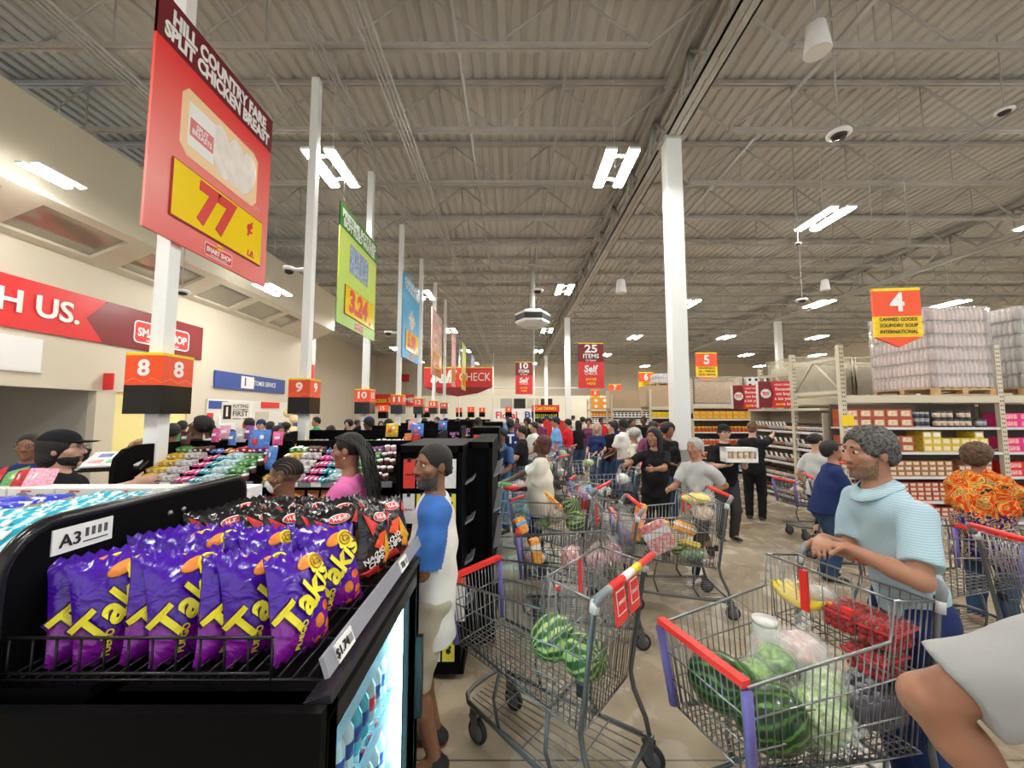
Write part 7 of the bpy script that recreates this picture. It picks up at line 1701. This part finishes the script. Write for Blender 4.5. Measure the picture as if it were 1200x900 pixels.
# 6. woman in the orange flower dress
lc = (4.25, 3.62, 0)
figure('woman with curly brown hair in an orange and navy flower-print tunic', lc, -68, 1.58, 'warm', 'curly', 'brown', DRESS, 'elbow', FB_JEAN, 'long', SAND, female=True, girth=1.3, res=.012, L=(-.15, .35, 1.02), Rr=(.20, .42, .98), hem=-.30, ease=2.2, head_pitch=10)
# 7. woman in the cream t-shirt
lc = (at(634, 560, 4.7).x, 4.7, 0)
figure('woman with red-brown hair in a cream t-shirt holding a fruit tray', lc, 84, 1.60, 'dark', 'bob', 'red', FB_CREAM, 'short', FB_NAVY, 'long', WSHOE, female=True, girth=1.25, res=.011, L=(-.02, .28, .98), Rr=(.15, .48, 1.02), head_pitch=14, ease=1.4, hem=-.16)
tag(MB().ball((0, 0, 0), (.11, .08, .035), 14).ball((-.05, 0, .03), (.08, .06, .03), 12, m=1).build('fruit_tray', [REDP, mat('green leaf top', (.15, .45, .12), .5)], loc=(lc[0]-.36, 4.62, 1.02)), 'red and green tray held by the woman in the cream t-shirt', 'tray')
# 8. store clerk in black with long hair
lc = (at(768, 560, 5.25).x, 5.25, 0)
figure('woman with long black hair in black clothes left of the nearest column', lc, 152, 1.66, 'warm', 'long', 'black', FB_BLACK, 'short', FB_BLACK, 'long', BSHOE, female=True, girth=1.15, res=.011, L=(-.05, .46, 1.20), Rr=(.30, .44, 1.22), hintL=(-.6, -.6, -.5), head_yaw=-22)
# 9. man in light grey t-shirt, walking, pushing cart D
lc = (at(820, 560, 4.72).x-.0, 4.72, 0)
figure('grey-haired person in a light grey t-shirt and black leggings striding behind the nearest column', lc, 120, 1.60, 'tan', 'short', 'white', FB_GREY, 'short', FB_BLACK, 'tight', WSHOE, res=.011, L=(-.1, .05, .98), Rr=(.12, .40, 1.0), feetL=(-.10, .30, 0), feetR=(.12, -.36, .02), lean=6, crouch=.04)
# 10. clerk with the white box
lc = (at(850, 560, 6.0).x, 6.0, 0)
t = figure('store clerk in black polo and cap carrying a white box of jars', lc, 176, 1.68, 'light', 'short', 'black', FB_BLACK, 'short', FB_CHAR, 'long', BSHOE, res=.012, girth=1.12, hat=FB_BLACK, glasses=True, L=(-.12, .34, 1.16), Rr=(.14, .33, 1.13), sole=WSHOE, palmL=(0, 0, 1), palmR=(0, 0, 1))
t = thing('carton_box', 'white box of glass jars carried by the store clerk with a cap', 'box', (lc[0]-.03, lc[1]-.43, 1.20), R(-6))
MB().bx(-.21, .21, -.1, .1, 0, .05).bx(-.21, .21, -.1, .1, .15, .2).bx(-.21, -.19, -.1, .1, 0, .2).bx(.19, .21, -.1, .1, 0, .2).bx(-.2, .2, .05, .08, 0, .2).build('box_shell', WHITEP, t)
for i in range(5): MB().lathe([(.033, .04), (.035, .14), (.02, .16)], 10, (-.15+.075*i, -.05, 0)).build('jar', PR1, t)
# 11. man reaching to the shelf, seen from behind
lc = (at(884, 560, 7.1).x, 7.1, 0)
figure('store worker in black seen from behind, reaching up to the shelf of jars', lc, -35, 1.70, 'light', 'fade', 'brown', FB_BLACK, 'short', FB_BLACK, 'long', BSHOE, res=.013, girth=1.1, Rr=(.30, .50, 1.50), L=(-.2, .25, 1.0), hintR=(1, 0, -.6), sole=WSHOE)
# 12. woman in grey t-shirt walking
lc = (at(958, 560, 5.5).x, 5.5, 0)
figure('woman with tied-back dark hair in a grey t-shirt walking by the jar shelves', lc, -75, 1.58, 'light', 'bun', 'black', FB_GREY, 'short', FB_BLACK, 'tight', BSHOE, female=True, res=.012, Rr=(.25, .15, .80), L=(-.25, .1, .85), feetL=(-.08, .28, 0), feetR=(.1, -.25, .03), head_yaw=-12)
# 13. woman in navy top with a cap
lc = (at(972, 560, 4.6).x-.05, 4.62, 0)
figure('person in a navy top and dark cap behind the man in light blue', lc, -110, 1.55, 'tan', 'short', 'black', FB_NAVY, 'short', FB_JEAN, 'long', BSHOE, female=True, girth=1.25, res=.012, hat=FB_CHAR, L=(-.15, .36, 1.0), Rr=(.12, .38, 1.02), lean=12, head_pitch=18)
# cashiers and shoppers at the left -----------------------------------
lc = (at(60, 540, 2.65).x, 2.65, 0)
figure('bearded man in black shirt and cap reaching to the screen at the left', lc, -66, 1.73, 'light', 'bob', 'black', FB_BLACK, 'short', FB_BLACK, 'long', BSHOE, res=.009, girth=1.45, hat=FB_BLACK, glasses=True, beard=HAIRM['black'], Rr=(.22, .50, 1.40), L=(-.2, .3, 1.1), lean=4, head_pitch=4)
lc = (at(34, 540, 3.7).x, 3.7, 0)
figure('person with cropped hair and glasses in a dark top behind the cashier at far left', lc, -150, 1.66, 'brown', 'fade', 'black', FB_NAVY, 'short', FB_BLACK, 'long', BSHOE, res=.012, girth=1.2, glasses=True)
lc = (at(160, 540, 4.2).x, 4.2, 0)
figure('person with blonde braids bending down left of the nearest lane pole', lc, -170, 1.56, 'warm', 'afro', 'blond', FB_WHITE, 'short', FB_JEAN, 'long', BSHOE, female=True, res=.013, head_pitch=25)
lc = (at(228, 540, 5.4).x, 5.4, 0)
figure('cashier with dark hair looking down, right of the nearest lane pole', lc, 130, 1.80, 'dark', 'afro', 'black', FB_BLACK, 'short', FB_BLACK, 'long', BSHOE, res=.013, head_pitch=22)
lc = (at(200, 540, 5.85).x, 5.85, 0)
figure('cashier in a green shirt seen from behind beside the nearest lane pole', lc, 20, 1.70, 'brown', 'short', 'black', FB_GREEN, 'short', FB_BLACK, 'long', BSHOE, res=.014)
lc = (at(326, 540, 6.3).x, 6.3, 0)
figure('cashier in a green shirt with a black head cover left of lane 9', lc, -120, 1.66, 'warm', 'short', 'black', FB_GREEN, 'short', FB_BLACK, 'long', BSHOE, female=True, res=.014, hat=None, head_pitch=12)
# farther crowd: three figures re-dressed -----------------------------
protos = {}
protos['m'] = mk_tree(figure('p', (0, -30, 0), 0, 1.74, 'brown', 'short', 'black', FB_BLACK, 'short', FB_JEAN, 'long', BSHOE, res=.02, girth=1.1, L=(-.2, .3, 1.0), Rr=(.2, .34, 1.02)))
protos['f'] = mk_tree(figure('p', (0, -30, 0), 0, 1.64, 'brown', 'long', 'black', FB_BLACK, 'short', FB_JEAN, 'long', BSHOE, res=.02, female=True, girth=1.12, L=(-.18, .32, 1.0), Rr=(.18, .25, .95)))
protos['a'] = mk_tree(figure('p', (0, -30, 0), 0, 1.68, 'brown', 'afro', 'black', FB_BLACK, 'elbow', FB_JEAN, 'long', BSHOE, res=.02, female=True, L=(-.2, .1, .85), Rr=(.2, .3, 1.05)))
protos['c'] = mk_tree(figure('p', (0, -30, 0), 0, 1.76, 'brown', 'short', 'black', FB_BLACK, 'short', FB_JEAN, 'long', BSHOE, res=.02, girth=1.15, hat=FB_NAVY, L=(-.2, .1, .85), Rr=(.2, .3, 1.05)))
def crowd(k, px, Y, face, shirt, skn, lab, hair=None, pants=None, s=1.0, cap_=None):
    x = at(px, 520, Y).x
    if -7 < x < -1.0: Y = 5.55+2.6*round((Y-5.55)/2.6); x = at(px, 520, Y).x
    mats = {'body': [SK[skn], LIP], 'shirt': shirt}
    if hair: mats['hair'] = HAIRM[hair]
    if pants: mats['trousers'] = pants
    if cap_: mats['cap'] = cap_
    dup(protos[k], loc=(x, Y, 0), rot=R(face), scale=s, label=lab, mats=mats)
crowd('c', 652, 10.0, 95, FB_SKY, 'tan', 'man in a sky blue shirt and navy cap standing at the second column', cap_=FB_NAVY)
crowd('m', 666, 10.9, 60, FB_RED, 'tan', 'person in a red shirt right of the man in sky blue', s=.98)
crowd('m', 598, 8.6, 10, FB_NAVY, 'brown', 'person in a navy sports jersey with a white letter seen from behind', s=1.0)
crowd('m', 612, 7.7, 80, FB_BLACK, 'light', 'boy in a black t-shirt behind the woman in cream', s=.93)
crowd('m', 626, 9.3, 120, FB_WHITE, 'tan', 'person in a white shirt behind the boy in black', s=.95)
crowd('m', 588, 6.4, 140, FB_DEN2, 'brown', 'person in a blue denim jacket at the end cooler', s=.93, pants=FB_DEN2)
crowd('f', 700, 9.2, 150, FB_NAVY, 'light', 'grey-haired woman in a navy top in the main aisle', hair='white')
crowd('m', 717, 9.0, 120, FB_BLACK, 'light', 'man in a black shirt right of the grey-haired woman in navy', s=.96)
crowd('m', 731, 8.3, 40, FB_WHITE, 'dark', 'man in a white shirt seen from behind in the main aisle')
crowd('a', 744, 7.6, 60, FB_CREAM, 'tan', 'person with bushy grey hair and an off-white top left of the woman in black', hair='white', s=.93)
crowd('m', 741, 9.8, 200, FB_GREY, 'brown', 'man in a grey shirt behind the one in white')
crowd('c', 766, 7.2, 150, FB_PLUM, 'tan', 'person with a dark cap behind the woman in black', cap_=FB_CHAR, s=.97)
crowd('a', 783, 6.9, 200, FB_BLACK, 'brown', 'person in dark clothes half hidden behind the nearest column', s=1.0)
crowd('f', 678, 12.2, 30, FB_BLACK, 'brown', 'woman in black beyond the second column')
crowd('a', 690, 13.0, 170, FB_PLUM, 'tan', 'person in plum far down the main aisle')
crowd('f', 806, 8.9, -100, FB_PINK, 'light', 'shopper in pink far behind, right of the nearest column', s=.97)
cl = [FB_BLACK, FB_WHITE, FB_NAVY, FB_PLUM, FB_GREEN, FB_CREAM, FB_RED, FB_GREY, FB_SKY]; cln = ['black', 'white', 'navy', 'plum', 'green', 'cream', 'red', 'grey', 'sky blue']
spots_ = [(212, 7.0, 4, 'behind the nearest lane pole'), (245, 8.5, 7, 'before the PUTTING CUSTOMERS FIRST sign, left'), (270, 6.1, 0, 'with big black hair before the service wall'), (291, 8.8, 1, 'between two dark-haired shoppers at the service wall'), (305, 8.2, 0, 'at the service wall'), (316, 9.5, 3, 'farther back at the service wall'),
          (334, 9.9, 2, 'left of the lane 9 pole'), (370, 11.5, 4, 'with a head band right of lane 9'), (387, 7.0, 0, 'with black hair before lane 10'), (408, 11.6, 6, 'near box 10'), (418, 13.6, 0, 'behind box 10'), (432, 9.2, 1, 'right of box 10'), (446, 12.5, 5, 'before lane 11'), (455, 10.6, 3, 'at lane 11'),
          (478, 13.5, 8, 'under box 11'), (484, 11.9, 2, 'before lane 12'), (497, 14.9, 6, 'under box 12'), (512, 13.1, 1, 'at lane 12'), (522, 16.4, 3, 'near box 13'), (536, 14.7, 7, 'past lane 13'), (548, 18.5, 0, 'past lane 14'), (560, 11.5, 5, 'beyond the third gift card rack'), (571, 15.9, 2, 'by the self checkouts'),
          (618, 12.5, 0, 'behind the shopper in white'), (633, 13.3, 3, 'left of the red limit board'), (641, 15.2, 1, 'behind the red limit board'), (658, 17.2, 5, 'near the tall drink cooler'), (683, 16.2, 7, 'beyond the woman in black'), (705, 14.8, 6, 'in the main aisle near row six'), (721, 12.2, 2, 'in the main aisle near row five'), (735, 13.8, 8, 'by the racks of row six'), (755, 12.0, 0, 'by the racks of row five'),
          (595, 17.5, 8, 'at the far self checkouts'), (606, 20.0, 3, 'at the farthest checkout'), (648, 21.0, 0, 'beside the drink cooler'), (672, 22.0, 1, 'far beyond the second column')]
for i, (px, Y, ci, wh) in enumerate(spots_):
    k = 'mfamcfa'[i % 7]; crowd(k, px, Y, (20, 160, -100, 75, 200, -40, 110, 140)[i % 8], cl[ci], ('brown', 'dark', 'tan', 'brown', 'light')[i % 5], 'shopper in %s %s' % (cln[ci], wh), s=(.98, 1.0, .95, 1.01)[i % 4])
for k in protos: _rm(protos[k])
jt = next((o for o in bpy.data.objects if o.get('label', '').startswith('person in a navy sports')), None)
text('T.', .26, WHITEP, jt, (0, -.19, 1.33), FC, bold=.03)
# black tablecloth of balloons etc. at the customer desk
t = thing('balloon_column', 'pale gold balloon column between the shoppers near the lane 9 pole', 'balloons', (at(341, 495, 15).x, 15, 0))
for i in range(7): MB().ball((.12*(-1)**i, 0, .8+.22*i), .17, 12).build('balloon', mat('gold balloon', (.80, .62, .35), .25), t)

NUMWORD = {'77': 'seventy-seven', '25': 'twenty-five', '10': 'ten', '11': 'eleven', '12': 'twelve', '13': 'thirteen', '14': 'fourteen', '15': 'fifteen', '16': 'sixteen', '17': 'seventeen', '1': 'one', '2': 'two', '3': 'three', '4': 'four', '5': 'five', '6': 'six', '7': 'seven', '8': 'eight', '9': 'nine'}
import re
for o in list(COL.objects):
    if o.parent is None and o.get('label'):
        o['label'] = re.sub(r'(?<!A)\b\d+\b', lambda m_: NUMWORD.get(m_.group(0), m_.group(0)), o['label'])
        if o.get('group'): o['group'] = re.sub(r'\b\d+\b', lambda m_: NUMWORD.get(m_.group(0), m_.group(0)), o['group'])
